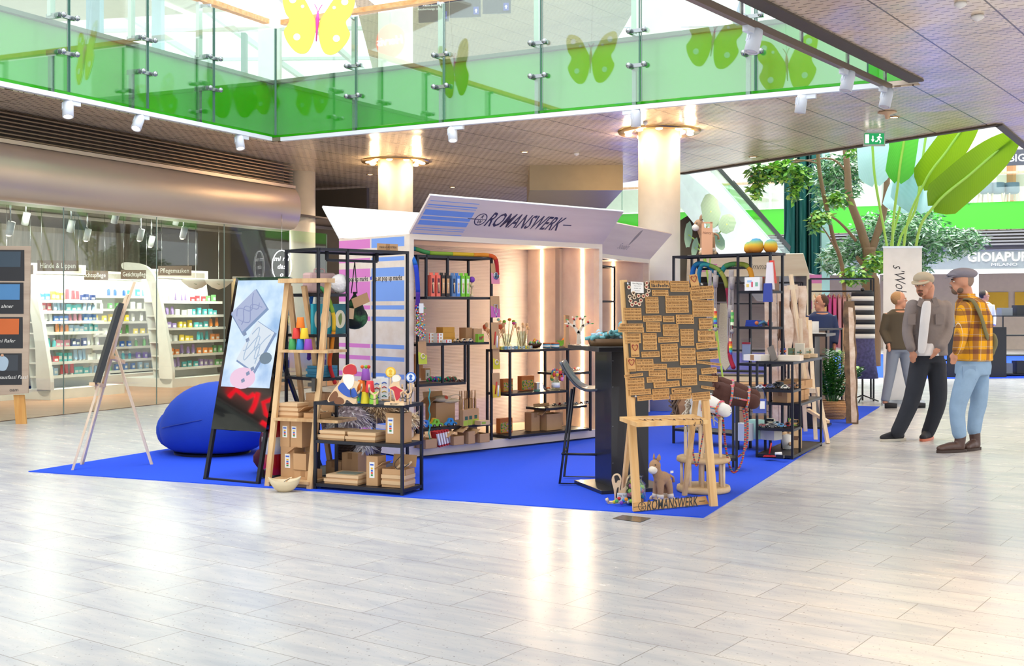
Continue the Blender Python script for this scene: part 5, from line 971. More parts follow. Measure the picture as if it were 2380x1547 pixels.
# magnets: (x0, x1, y0, y1, number, tilt, text) in a 8.5x enlargement whose corner is pixel (1420, 640)
MW = wood('magnet_wood', '#b7813f', '#d6a566', 0, 9, .6); BURN = mat('burnt_ink', '#4a2a12', .7, var=0); HRED = mat('heart_red', '#8c2a1e', .6, var=0)
HE = [(0, -1), (.95, .15), (.95, .75), (.5, 1), (0, .6), (-.5, 1), (-.95, .75), (-.95, .15)]
def heart(m, Mx, r, mt, ring=True):
    o_ = outline([(x*r, y*r) for x, y in HE], 3)
    if ring: m.prism(o_, .001, Mx, mt, [[(x*.72, y*.72) for x, y in o_][::-1]])
    else: m.prism(o_, .001, Mx, mt)
def magnet(cx, cy, w_, h_, a, txt, s):
    px, py = 1420+cx/8.5, 640+cy/8.5; x, y = bl(px, py); k = (bl(px+1, py)[0]-x)/8.5; ky = (y-bl(px, py+1)[1])/8.5; w_ *= k; h_ *= ky
    M = Matrix.Translation((x, y, .0205)) @ Matrix.Rotation(R(a), 4, 'Z'); m = MB(MW).prism(rr(w_, h_*.97), .006, None); ls = txt.split('/'); n = len(ls)
    for i, l in enumerate(ls):
        e = facing((0, h_*((n-1)/2-i)/n*.9, 0), (1, 0, 0), (0, 1, 0)); hs = .03 if 0 else 0
        h1, h2 = l.startswith('*'), l.endswith('*'); l = l.strip('*'); big = l == 'lächeln'
        if big: m.text(l, facing((0, -h_*.16, 0), (1, 0, 0), (0, 1, 0)), h_*.62, INK, .02, wid=w_*.88); continue
        if l == 'AB HIER BITTE': e = facing((0, h_*.3, 0), (1, 0, 0), (0, 1, 0))
        m.text(l, e, h_/n*.82, BURN, .0, wid=w_*(.66 if h1 else .9 if len(l) > 12 else .8))
        if h1: heart(m, Matrix.Translation((-w_*.42, 0, .001)), h_*.17, BURN, False); heart(m, Matrix.Translation((w_*.42, 0, .001)), h_*.17, BURN, False)
    return place(m.build('wooden_magnet', None, s, 'magnet', 'engraved wooden magnets'), Mm @ M)
MG = [(750, 1130, 105, 260, 1, 0, 'AB HIER BITTE/lächeln'), (1145, 1525, 115, 330, 2, 0, "WENN'S MEIN PAPA NICHT/KANN, KANN'S KEINER"), (785, 1110, 290, 410, 2, 0, '*LIEBLINGSMAMA*'), (1540, 2005, 222, 362, 1, 5, 'IRGENDWIE SIND ALLE LEUTE IN/MEINEM ALTER VIEL ÄLTER ALS ICH'),
 (1545, 2005, 350, 482, 1, 4, 'ALTWERDEN IST DIE EINZIGE/MÖGLICHKEIT, LÄNGER ZU LEBEN'), (655, 915, 425, 755, 3, 0, 'DIE KÜCHE IST/ZUM TANZEN DA'), (1050, 1505, 405, 745, 3, 1, 'ES GIBT MENSCHEN, DIE FÜHLEN/SICH GUT AN. VON ANFANG AN.'), (1580, 2005, 495, 820, 3, 0, 'ETWAS DURCHGEKNALLT IST/GANZ NAH AN WUNDERVOLL'),
 (225, 575, 645, 890, 4, 0, 'DI KIND SAG I NIE NO'), (610, 975, 795, 915, 1, 1, 'UNTERSCHÄTZ MICH RUHIG/DAS WIRD LUSTIG!'), (1000, 1225, 805, 925, 2, 0, 'SCHAUMAMOI'), (1255, 1610, 780, 965, 3, 0, '*LIEBLINGSMENSCH*'), (1710, 1980, 850, 1070, 2, 1, 'BESSA TOGWERDST/WIR LIGANZT'),
 (665, 950, 930, 1120, 3, -1, 'ICH HAB DICH LIEB'), (165, 605, 955, 1025, 1, 0, "KEINE WAR'S NICHT, ABER GUT"), (125, 625, 1022, 1130, 1, -1, 'WENN DIE GUTEN NICHT KÄMPFEN,/WERDEN DIE SCHLECHTEN SIEGEN'), (1000, 1310, 970, 1200, 2, 0, 'DAS LEBEN IST/ZU KURZ FÜR SPÄTER'), (1345, 1610, 1060, 1390, 3, 0, 'TANZ VOR ALLEM/AUS DER REIHE'),
 (1690, 2025, 1090, 1310, 2, 0, 'GRÜSS GÖTTIN'), (250, 565, 1150, 1345, 3, 0, 'UNSCHLAGSBAR'), (600, 880, 1140, 1475, 3, 0, 'DU MUSST FORT/DOCH UND MIT'), (910, 1315, 1215, 1325, 1, 2, 'NIMM KEINEN ORT AN DEM/KEIN UNKRAUT WÄCHST'), (1660, 2080, 1318, 1445, 1, 5, 'MANCHMAL IST EINE LANGE/UMARMUNG DIE BESTE LÖSUNG'),
 (580, 935, 1503, 1618, 1, 1, 'ES GIBT NUR EINE/WAHL: TEE ODER KAFFEE'), (955, 1295, 1352, 1588, 2, 2, 'WER DER HERDE FOLGT,/SIEHT NUR ÄRSCHE'), (970, 1300, 1590, 1703, 1, 1, 'WER SCHÖN SEIN WILL/MUSS LACHEN'), (1330, 1645, 1435, 1775, 3, 0, 'ICH ENTSCHEIDE, WER/MICH ÄRGERT!'), (1670, 2090, 1498, 1662, 1, 3, 'ES IST VÖLLIG EGAL, WER VOR/DIR STEHT, WENN DU WEISST,/WER HINTER DIR STEHT'),
 (470, 815, 1652, 1888, 2, 0, 'ES GIBT NUR EINE/WAHL: TEE ODER KAFFEE'), (820, 1080, 1748, 1858, 1, -1, 'MIT MEINER OMA/SCHAFF ICH ALLES'), (1680, 2150, 1712, 1765, 1, -7, 'COLLECT MOMENTS NOT THINGS'), (1090, 1360, 1822, 2045, 2, 0, 'DU BIST EIN/SCHÖNES GEFÜHL'), (1365, 1670, 1830, 2175, 3, 1, 'GLAUB NICHT ALLES/WAS DU DENKST'), (1760, 2065, 1825, 1945, 1, 4, 'ICH ENTSCHEIDE, WER/MICH ÄRGERT!'),
 (725, 1060, 1872, 1992, 1, 0, 'WER DER HERDE FOLGT,/SIEHT NUR ÄRSCHE'), (685, 1065, 1998, 2112, 1, 2, 'GUTE CHANCE AUF HEUTE:/WIND, TEE UND SONNE'), (245, 610, 1945, 2005, 1, 5, 'SCHÖN, DASS DU DA BIST'), (290, 635, 2022, 2255, 2, 1, 'EINZIGARTIG IST VIEL/SCHÖNER ALS PERFEKT'), (1715, 2080, 1980, 2095, 1, -4, 'UND WAS WURDE ZUM/TRAUM DEINER ZEIT'), (820, 1330, 2095, 2212, 1, 3, 'WER KEINE FEHLER MACHT, MACHT/VIELLEICHT AUCH SONST NICHT VIEL'),
 (1760, 2020, 2192, 2250, 1, -9, 'LIEBEN IST GUT'), (355, 765, 2248, 2358, 1, 2, 'WORAN DENKST DU, WENN/DU AN DAS GLÜCK DENKST?'), (790, 1130, 2238, 2458, 2, 2, 'SEI WIE DU BIST, ES/KOMMT SOWIESO RAUS'), (1175, 1560, 2218, 2328, 1, 2, '*MANCHER STERN*/LEUCHTET BESONDERS HELL'), (500, 800, 2365, 2470, 1, 4, 'SEI FRECH UND WILD/UND WUNDERBAR'), (1150, 1565, 2338, 2448, 1, 2, 'AN ALLE, DIE WISSEN WIE/DER HASE LÄUFT: ER HOPPELT'), (1580, 1935, 2305, 2468, 1, 3, 'DIE WELT BRAUCHT MEHR/MÄRCHENTÖCHTER UND/FANTASTINNEN SOWIESO')]
seen_ = {}
for xa_, xb_, ya_, yb_, n, a, t in MG:
    for i in range(n):
        h_ = (yb_-ya_)/n; w1 = t.replace('*', '').replace('/', ' ').rstrip('!?.').lower(); w1 = ' '.join(w1.split()[:5]); row = 'upper' if ya_ < 820 else 'middle' if ya_ < 1700 else 'lower'
        pos = '' if n == 1 else (', top of stack', ', second in stack', ', third in stack', ', last in stack')[i]
        lab = 'magnet reading %s, %s part of board%s' % (w1, row, pos)
        seen_[lab] = seen_.get(lab, 0)+1; lab = lab if seen_[lab] == 1 else lab.replace('part', 'right part')
        magnet((xa_+xb_)/2+(i*4 if n > 1 else 0), ya_+h_*(i+.5), xb_-xa_-(6 if n > 1 else 0), h_, a, t, lab)
for cx, cy, a, s in ((1620, 122, 8, 'tilted at the top edge'), (450, 1477, 0, 'upper of the two at the left edge'), (382, 1765, 0, 'lower of the two at the left edge')):
    px, py = 1420+cx/8.5, 640+cy/8.5; x, y = bl(px, py); k = (bl(px+1, py)[0]-x)/8.5; w_, h_ = 160*k, 245*k
    m = MB(MW).prism(rr(w_, h_), .006, None); heart(m, Matrix.Translation((0, h_*.16, .001)), w_*.38, HRED); m.text('SALZBURG', Matrix.Translation((0, -h_*.39, 0)), h_*.13, BURN, .01, wid=w_*.8); place(m.build('wooden_magnet', None, 'upright red heart magnet reading Salzburg, '+s, 'magnet', 'heart magnets'), Mm @ Matrix.Translation((x, y, .022)) @ Matrix.Rotation(R(a), 4, 'Z'))
for i, (cx, cy, c) in enumerate(((680, 160, 1), (330, 240, 1), (675, 235, 1), (720, 310, 0), (420, 355, 0), (345, 425, 0), (437, 437, 0), (520, 410, 1), (615, 415, 1), (690, 385, 1), (362, 507, 1), (565, 500, 1), (460, 550, 1), (392, 585, 1), (533, 575, 1))):
    x, y = bl(1420+cx/8.5, 640+cy/8.5); m = MB(PALE).prism(circ(.0145, 18), .006, None); m.prism(circ(.0145, 18), .004, Matrix.Translation((0, 0, -.001)), BURN); heart(m, Matrix.Translation((0, -.001, .001)), .0085, HRED if c else BURN, False)
    place(m.build('round_magnet', None, 'round magnet with a %s heart, %s' % (('dark', 'red')[c], ('top right of the white card', 'left edge beside the card', 'right edge of the card', 'lower right of the card', 'under the card', 'leftmost of the upper ring', 'left of the ring top', 'middle of the ring top', 'right of the ring top', 'far right by the kitchen magnets', 'left side of the ring', 'right side of the ring', 'centre bottom of the ring', 'bottom left of the ring', 'bottom right of the ring')[i]), 'magnet', 'round heart magnets'), Mm @ Matrix.Translation((x, y, .0215)))
xc_, yc_ = bl(1420+497/8.5, 640+240/8.5); m = MB(PAPER).prism(rr(.10, .078), .001, None)
for i, t in enumerate(('Gute Magnete', 'Magnete je 4,90', 'drei Stück 12,00', 'Holz graviert')): m.text(t, Matrix.Translation((0, .026-.017*i, 0)), .013 if i == 0 else .008, INK)
place(m.build('price_card', None, 'white price card pinned at the top left of the magnet board', 'card'), Mm @ Matrix.Translation((xc_, yc_, .018)) @ Matrix.Rotation(-.05, 4, 'Z'))
# maker's sign on the floor
pa, pb = F(1474, 1192), F(1648, 1176); Msn = facing(pa+V((0, 0, .012)), pb-pa, (-.05, .35, 1)); Ls = (pb-pa).length; m = MB(MW).prism([(0, 0), (Ls, .004), (Ls*.975, .062), (.01, .058)], .014, None); logo(m, Matrix(), Ls*.5, .028, Ls*.97, mat('black_ink', '#14110f', .5, var=0)); place(m.build('wooden_sign', None, 'long wooden floor sign with the black maker\'s name leaning under the magnet board', 'sign'), Msn)
fpts = [F(1423, 1205), F(1447, 1197), F(1514, 1204), F(1488, 1214)]
st(MB(mat('floor_hatch', '#8f8a84', .25, .8)).add([(p.x, p.y, .003) for p in fpts], [(3, 2, 1, 0)]), 'trim_hatch')
# ------------------------------------------------------------ little things at the foot of the stand
cutout('wooden_otter', 'cut-out wooden otter slingshot figure on the carpet beside the glass jar', 1441, 1168, [('body', 'wood', outline([(-45, 0), (-20, 0), (-10, 30), (20, 30), (45, 90), (60, 105), (40, 120), (0, 90), (10, 170), (-10, 205), (-45, 200), (-60, 160), (-45, 90), (-40, 30)])), ('face_lines', '#241c18', outline([(-40, 190), (-15, 195), (0, 165), (-15, 160), (-30, 140), (-38, 165)])), ('belly_lines', '#241c18', outline([(-30, 40), (-22, 100), (-10, 110), (-14, 70), (-20, 38)]))], z=0.012, cat='wooden figure')
place(MB(PAPER).b0(-.035, .035, -.001, .001, 0, .065).text('Flip Taf', facing((0, -.002, .045), (1, 0, 0), (0, 0, 1)), .018, INK).build('price_card', None, 'white card lettered Flip Taf in front of the wooden otter', 'card'), Tp(F(1446, 1166, .02)))
q = thing('slat_tray', 'pale wooden tray of felt balls in front of the wooden otter', 'tray', Tp(F(1440, 1170)+V((0, 0, .0)), .1)); MB(PALE).b0(-.09, .06, -.03, .03, .006, .018).build('tray_board', q); MB(PALE).tube([(-.09, -.03, .02), (-.10, -.03, .045)], .012).build('handle', q)
FB = ['#d9c32e', '#4fa05a', '#c83a3a', '#7a3fa8', '#3f8fc8', '#e08a2a', '#e3d5b8', '#8fb83a', '#c8508a']
for i in range(9): place(MB(mat('felt_'+FB[i].strip('#'), FB[i], .95)).ball((0, 0, 0), .0135, None, 10).build('felt_ball', None, '%s felt ball heaped in front of the otter' % ('yellow', 'green', 'red', 'purple', 'blue', 'orange', 'cream', 'lime', 'pink')[i], 'ball', 'felt balls by the otter'), Tp(F(1428+5.5*i, 1166+2*(i % 2), .03)+V((0, 0, .012*(i % 3)))))
jp = F(1480, 1178); q = thing('glass_jar', 'large glass jar full of coloured felt balls behind the stand\'s left leg', 'jar', Tp(jp+V((0, .07, 0)))); MB(GLASS).lathe([(0, .003), (.065, .002), (.072, .02), (.072, .15), (.045, .18), (.045, .2), (.055, .21), (.05, .215), (.04, .2), (.04, .18), (.066, .15), (.066, .02), (0, .008)], GLASS, 28).build('glass', q)
R_ = random.Random(9)
for i in range(38):
    a = i*2.4; r = .045 if i % 3 else .016; c = FB[i % 9]; place(MB(mat('felt_'+c.strip('#'), c, .95)).ball((0, 0, 0), .0165, None, 10).build('felt_ball', None, '%s felt ball inside the large glass jar' % ('yellow', 'green', 'red', 'purple', 'blue', 'orange', 'cream', 'lime', 'pink')[i % 9], 'ball', 'felt balls in the jar'), Tp(jp+V((r*cos(a), .07+r*sin(a), .022+.0032*i))))
q = cutout('wooden_ring_toy', 'oval wooden ring toy with a yellow ball beside the large jar', 1470, 1172, [('ring_board', 'wood', outline([(-40, 0), (40, 0), (55, 100), (40, 190), (0, 220), (-40, 190), (-55, 100)])), ('ring_hole', '#38302a', outline([(-30, 12), (30, 12), (44, 100), (32, 180), (0, 205), (-32, 180), (-44, 100)]))], z=.0, cat='toy'); MB(mat('felt_d9c32e')).ball((0, -.03, .17), .018, None, 10).build('ball', q)
# standing plush donkey
PL = mat('plush_tan', '#b08a68', .95, bump=.2, bs=160); PLW = mat('plush_cream', '#eadfce', .95, bump=.2, bs=160)
def donkey(label, M, s=1.0, wheels_=False):
    q = thing('plush_donkey', label, 'soft toy', M @ Matrix.Scale(s, 4)); m = MB(PL)
    for x, y in ((-.035, -.03), (-.035, .04), (.055, -.03), (.055, .04)): m.tube([(x*1.1, y, .03), (x, y*.9, .09), (x*.8, y*.5, .15)], [.024, .027, .035], PL, 12)
    m.ball((.0, 0, .17), .062, PL, 16, (1.25, .85, .9)); m.tube([(-.03, 0, .18), (-.06, 0, .235), (-.07, 0, .27)], [.045, .04, .045], PL, 12); m.ball((-.075, -.005, .275), .05, PL, 14, (1, .9, 1.05)); m.build('body', q, remesh=.006, smooth=4)
    m = MB(PLW); m.ball((-.105, -.02, .245), .038, PLW, 14, (1, .95, .9)); m.build('muzzle', q); 
    for y in (-.03, .03): m = MB(PL).lathe([(.004, 0), (.018, .02), (.014, .045), (0, .065)], PL, 10, (-.06, y, .31), .5, 1, ax=(.1, y*4, 1)); m.build('ear', q)
    for x, y in ((-.038, -.03), (-.038, .04), (.06, -.03), (.06, .04)): MB(PLW).lathe([(0, 0), (.026, 0), (.028, .02), (.024, .035), (0, .035)], PLW, 12, (x, y, .012)).build('hoof', q)
    m = MB(mat('dark_wool', '#5a4438', .95)); m.ball((-.055, 0, .322), .02, None, 8, (1, .8, .6)); m.build('forelock', q)
    for y in (-.044, .03): MB(BLACK).ball((-.098, y, .288), .006, None, 8).build('eye', q)
    MB(PL).tube([(.07, 0, .19), (.11, 0, .17), (.115, 0, .13)], [.012, .009, .012]).build('tail', q); MB(PAPER).box((.09, -.01, .215), (.03, .001, .02)).build('care_tag', q)
    if wheels_:
        for x in (-.05, .07):
            for y in (-.05, .06): MB(BEECH).lathe([(0, 0), (.024, 0), (.024, .014), (0, .014)], None, 16, (x, y, .0), ax=(0, 1, 0)).build('wheel', q)
        MB(BEECH).b0(-.06, .08, -.035, .045, .0, .012).build('board', q)
    return q
dk = F(1541, 1166); donkey('plush tan donkey with a cream muzzle standing on the carpet under the board shelf', Tp(dk+V((0, .05, .012)), .5), .90, True)
# ------------------------------------------------------------ hobby-horse stand
hs = V((1.46, 8.86, 0)); q = thing('hobby_horse_stand', 'round two-tier pale wooden stand holding stick horses', 'stand', Tp(hs)); DISC = wood('disc_wood', '#bb9669', '#dcbf94', 0, 5)
for z, t in ((0.0, .05), (.225, .045)): m = MB(DISC).lathe([(0, z+.006), (.19, z+.006), (.202, z+.012), (.205, z+t*.5), (.2, z+t), (.19, z+t+.004), (0, z+t+.004)], DISC, 40); m.build('round_board', q)
for i in range(7): a = i*.9+.3; MB(PALE).tube([(.165*cos(a), .165*sin(a), .04), (.165*cos(a), .165*sin(a), .23)], .012).build('dowel', q)
def m_tartan(nm, a, b, c):
    w = NT(nm, rough=.8); x, y, z = w.xyz(); p = w.math('ADD', x, y); c1 = w.mix(w.band(z, .035, .45), a, b); c1 = w.mix(w.band(p, .018, .3), c1, c); w.base(w.mix(w.band(z, .0175, .12), c1, '#e8c53a')); return w.m
TT = m_tartan('red_tartan', '#b3243c', '#2f6a8a', '#8a2a5a'); TT2 = m_tartan('pink_tartan', '#3f8fb8', '#d85a8a', '#e0702c')
def hhead(label, base_, hx, hy, hz, d, c, mane, rein, s=1.0, grin=False):
    """stick horse: pole from the stand up to a stuffed head; d = facing direction"""
    o = thing('hobby_horse', label, 'hobby horse', Tp(hs)); d = V((d[0], d[1], 0)).normalized(); sd = V((-d.y, d.x, 0)); P0 = V((hx, hy, hz)); mt = mat('cloth_'+c.strip('#'), c, .9, bump=.15, bs=120); mn = mat('wool_'+mane.strip('#'), mane, .95, bump=.6, bs=60)
    MB(PALE).tube([(base_[0], base_[1], .05), P0], .0125).build('pole', o); MB(BEECH).tube([P0-sd*.075+V((0, 0, -.04)), P0+sd*.075+V((0, 0, -.04))], .013).build('handle', o)
    m = MB(mt); m.tube([P0+V((0, 0, -.02)), P0+V((0, 0, .05))+d*.0, P0+V((0, 0, .13))+d*.03], [.055*s, .07*s, .066*s], mt, 14); m.tube([P0+V((0, 0, .14))+d*.01, P0+V((0, 0, .12))+d*.10*s, P0+V((0, 0, .085))+d*.19*s], [.07*s, .055*s, .042*s], mt, 14); m.ball(P0+V((0, 0, .083))+d*.195*s, .045*s, mt, 14); m.ball(P0+V((0, 0, .15)), .066*s, mt, 14); m.build('head', o, remesh=.007, smooth=4)
    for k in (-1, 1):
        MB(mt).lathe([(.006, 0), (.024*s, .025), (.018*s, .055), (0, .085*s)], mt, 10, P0+V((0, 0, .19))+sd*.045*k*s-d*.02, .5, 1, ax=sd*k*.5-d*.4+V((0, 0, .8))).build('ear', o); MB(BLACK).ball(P0+V((0, 0, .135))+d*.095*s+sd*k*.05*s, .007, None, 8).build('eye', o)
    m = MB(mn); rd = random.Random(hx)
    for i in range(46):
        t = rd.random(); b = P0+V((0, 0, .20-.17*t))-d*(.045+.03*sin(t*3))+sd*rd.uniform(-.03, .03); m.tube([b, b+V((rd.uniform(-.04, .04), rd.uniform(-.03, .01), -rd.uniform(.02, .07)))-d*.02, b+V((rd.uniform(-.05, .05), -.02, -rd.uniform(.06, .14)))], [.006, .007, .003], mn, 5)
    m.build('mane', o)
    m = MB(rein); A_, B_ = P0+d*.16*s+V((0, 0, .095)), P0+d*.06*s+V((0, 0, .125))
    for cc, r in ((A_, .050*s), (B_, .066*s)):
        ax2 = (d+V((0, 0, -.2))).normalized(); u = ax2.orthogonal().normalized(); w_ = ax2.cross(u); m.tube([cc+(u*cos(t*.45)+w_*sin(t*.45))*r for t in range(15)], .009, rein, 6)
    for k in (-1, 1): m.tube([A_+sd*k*.046*s, B_+sd*k*.064*s], .008, rein, 6)
    m.build('bridle', o)
    if grin: m = MB(BLACK); e = P0+V((0, 0, .078))+d*.241*s; m.tube([e+sd*.015+V((0, 0, -.005)), e+V((0, 0, -.008)), e-sd*.015+V((0, 0, -.005))], .0015, BLACK, 5); m.ball(e+sd*.012+V((0, 0, .012)), .003, BLACK, 6); m.ball(e-sd*.012+V((0, 0, .012)), .003, BLACK, 6); m.build('nostrils', o)
    return o, P0
def rein(o, pts, mt): MB(mt).tube(curve3(pts, 6), .010, mt, 6, flat=.35).build('rein', o)
a, P = hhead('white stick horse with a stitched smile and tartan bridle behind the board stand', (-.03, -.13), -.05, -.12, .56, (.75, -.62), '#e9e5de', '#e3d6c0', TT2, 1.12, True); rein(a, [P+V((.10, -.1, .07)), P+V((.02, -.12, -.05)), P+V((-.02, -.1, -.28)), P+V((-.04, -.09, -.33)), P+V((-.06, -.06, -.2)), P+V((-.04, 0, .0))], TT)
a, P = hhead('brown stick horse with cream wool mane and long tartan reins, nearest the walkway', (.12, -.09), .11, -.06, .61, (.96, .0), '#4d2d26', '#e6dcc4', TT2, 1.3); rein(a, [P+V((.17, 0, .08)), P+V((.19, -.04, -.1)), P+V((.17, -.03, -.35)), P+V((.10, -.03, -.45)), P+V((.05, -.03, -.3)), P+V((.02, -.02, 0))], TT)
a, P = hhead('second brown stick horse behind the first, its muzzle reaching the plastic bag', (.14, .06), .14, .07, .64, (1, .0), '#523027', '#d9ccb0', TT2, 1.3); rein(a, [P+V((.18, 0, .08)), P+V((.20, -.05, -.1)), P+V((.19, -.05, -.3)), P+V((.13, -.04, -.38))], TT)
a, P = hhead('tan stick horse with a grey-brown fur mane on the left of the round stand', (-.13, .04), -.13, .05, .60, (.8, .2), '#b58a68', '#7f6a5a', TT, 1.35)
for x, y in ((-.12, -.08), (.02, .15), (-.02, .03)): MB(PALE).tube([(x, y, .05), (x, y, .58)], .0125).build('dowel', q)
# ------------------------------------------------------------ clear bag on the walkway rack
q = thing('plastic_bag', 'clear plastic bag with blue cloth and a white label hanging on the walkway rack', 'bag', Tp(A(1765, 925, 10.55)))
m = MB(CLEAR); m.prism([(-.085, -.235), (.085, -.235), (.075, -.12), (.03, 0), (.005, .04), (-.03, 0), (-.075, -.12)], .03, facing((0, -.015, .08), (1, 0, 0), (0, 0, 1))); m.build('clear_film', q); MB(colm('#3a56b8')).box((0, 0, -.07), (.12, .018, .13)).build('cloth', q); MB(PAPER).box((.02, -.03, -.06), (.045, .001, .07)).build('label_card', q)
# ------------------------------------------------------------ right-hand racks
def s5(x, y, z): return S5 @ V((x, y, z))
A5 = atan2(-.8, .82)
d5 = s5(.34, .1, 1.941); dh = donkey('tan wheeled donkey toy with a copper paper sleeve on top of the tall right rack', Tp(d5+V((0, 0, .022)), -.1), 1.05, True)
q = thing('paper_sleeve', 'shiny copper coloured cardboard sleeve lettered Henry around the wheeled donkey', 'sleeve', Tp(s5(.40, .02, 1.941), -.1)); m = MB(colm('#e5a77c', .35)); m.b0(-.055, .055, -.006, .0, .0, .27); m.b0(-.055, -.03, -.006, 0, .27, .33); m.b0(.03, .055, -.006, 0, .27, .33); m.b0(-.055, .055, -.006, 0, .315, .33); m.build('card_front', q)
MB(colm('#8a5a3c')).text('Henry', facing((0, -.007, .22), (1, 0, 0), (0, 0, 1)), .035, None, 0, .3).build('lettering', q)
def m_felt():
    w = NT('layered_felt', rough=.95); x, y, z = w.xyz(); n = w.n('TexNoise', {'Vector': w.vec, 'Scale': 18}); f = w.math('ADD', w.math('MULTIPLY', z, 5.6), w.math('MULTIPLY', n.outputs[0], .12)); w.base(w.ramp(f, [(.02, '#c86a1a'), (.3, '#e0962a'), (.5, '#dcb83a'), (.66, '#8fb87a'), (.8, '#4a9ac0'), (.98, '#3a4aa8')])); w.bump(w.n('TexNoise', {'Vector': w.vec, 'Scale': 160}).outputs[0], .3); return w.m
FE = m_felt()
for x, y, r, s in ((.83, .14, .062, 'half-hidden left'), (.95, .06, .074, 'large front'), (1.07, .13, .068, 'right')): place(MB(FE).lathe([(0, 0), (r*.6, .0), (r*.95, r*.45), (r, r*.9), (r*.85, r*1.5), (r*.5, r*1.85), (0, r*1.95)], FE, 26).build('felt_pod', None, '%s round felt pod in rainbow layers on top of the tall right rack' % s, 'felt pod', 'layered felt pods'), Tp(s5(x, y, 1.941)))
snake('thick teal and orange felt snake knotted along the rail of the tall right rack', [s5(.20, .06, 1.30), s5(.19, .05, 1.6), s5(.22, .06, 1.83), s5(.36, .08, 1.84), s5(.5, .08, 1.74), s5(.58, .08, 1.82), s5(.7, .1, 1.84), s5(.84, .1, 1.8), s5(.9, .1, 1.6)], ['#1a4a9c', '#1a5a9c', '#1b6a90', '#1b6a90', '#2a7f80', '#4f8a4a', '#8f9a3a', '#d8922a'], .026)
snake('second teal felt snake looped beside the first on the same rail', [s5(.29, .05, 1.30), s5(.28, .04, 1.6), s5(.31, .04, 1.82), s5(.42, .05, 1.83), s5(.55, .04, 1.76), s5(.62, .05, 1.6), s5(.66, .05, 1.25), s5(.67, .02, .95), s5(.74, -.02, .82)], ['#1b4f9c', '#1b6a90', '#2a7f80', '#6f8a3a', '#8a8a3a', '#8a1a34', '#9c1a34', '#9c1a34'], .022)
# grey ropes with rainbow handles
ROPE = mat('grey_rope', '#a79c98', .95, bump=.6, bs=90); RBW = ['#c8322a', '#e07a2a', '#e6c22e', '#4fa052', '#2f8fc4', '#4a3a9c']
for i, (x, z, s, tall) in enumerate(((.50, 1.28, 'left rainbow-banded handle', 1), (.44, 1.16, 'lowest left rainbow handle', 1), (.70, 1.26, 'green-banded handle', 0), (.68, .98, 'warm orange handle on the right', 1))):
    q = thing('skipping_rope', 'grey skipping rope hanging on the rail with a %s' % s, 'skipping rope', Tp(s5(x, .02, z), A5)); m = MB(ROPE)
    for k in range(3): m.tube(curve3([(-.02+.015*k, 0, .06), (-.03+.02*k, 0, .25), (.01*k-.01, 0, 1.78-z)]), .008, ROPE, 6)
    m.ball((0, 0, -.09), .024, ROPE, 8); m.tube([(0, 0, .33), (0, .01, .45)], [.022, .03]); m.build('rope', q); cs_ = RBW if tall else ['#4fa052', '#8fc06a', '#4fa052', '#d9e2c0']
    for k, c in enumerate(cs_): MB(colm(c)).cyl((0, 0, .07-k*.022*6/len(cs_)), .018, .021*6/len(cs_), None, 12).build('band', q)
    MB(BEECH).cyl((0, 0, .092), .014, .03, None, 12).build('grip', q)
place(MB(mat('cream_crochet', '#d9c9a2', .95, bump=.5, bs=60)).prism([(-.06, 0), (.05, 0), (.075, -.3), (.06, -.62), (.0, -.68), (-.05, -.6), (-.08, -.3)], .02, None).build('crochet_cloth', None, 'cream crocheted cloth hanging on the tall rack behind the magnet board', 'cloth'), facing(s5(.52, .16, 1.45), (.82, -.8, 0), (0, 0, 1)))
# right bay goods
zs = 1.571
bx('white picture box with pastel figures on the upper right shelf of the tall rack', 1748, 675, zs, .17, .05, .13, PAPER, A5, 'picture_box', faces=((.05, .02, -.03, .09, '#a8c8e0'), (.02, .05, .0, .06, '#d85a6a'), (.03, .04, .05, .06, '#7fb89a'), (.03, .03, -.05, .05, '#e8c86a')))
bx('orange-edged thin box beside the white picture box', 1769, 675, zs, .02, .12, .13, colm('#c87a4a'), A5, 'picture_box')
for i in range(4): bx('slim brown box with a red corner on the upper right shelf, %s in its row' % ('first', 'second', 'third', 'fourth')[i], 1774+7*i, 675, zs, .028, .1, .135, mat('taupe_card', '#8a6f5c', .7), A5, 'slim_box', group='slim brown boxes', faces=((.02, .015, 0, .125, '#a83a34'),))
z2 = 1.221
for i in range(4): bx('flat royal blue box, %s of four on the middle right shelf' % ('lowest', 'second', 'third', 'topmost')[i], 1746, 758.2, z2, .14-.006*i, .09, .015, colm('#2440a8'), A5, 'flat_blue_box', dz=.0155*i)
bx('grey tin with a small label next to the blue flat boxes', 1777, 757.8, z2, .10, .07, .04, mat('pewter', '#7d7a78', .4, .5), A5, 'tin', cat='tin'); q = MB(colm('#d8463a')); q.ball((0, 0, .03), .02, None, 8, (1, .5, 1.4)); q.tube([(0, 0, .05), (.005, 0, .09)], [.016, .004]); place(q.build('felt_figure', None, 'small red felt figure at the end of the blue box shelf', 'toy'), Tp(s5(1.10, .06, z2)))
q = MB(colm('#4a7a9a')); q.tube([(-.04, 0, .02), (.02, 0, .05), (.05, 0, .02)], .014); q.ball((-.05, 0, .035), .02, colm('#c86a3a'), 8); place(q.build('felt_figure', None, 'blue and orange felt animal beside the grey tin', 'toy'), Tp(s5(1.02, .05, z2)))
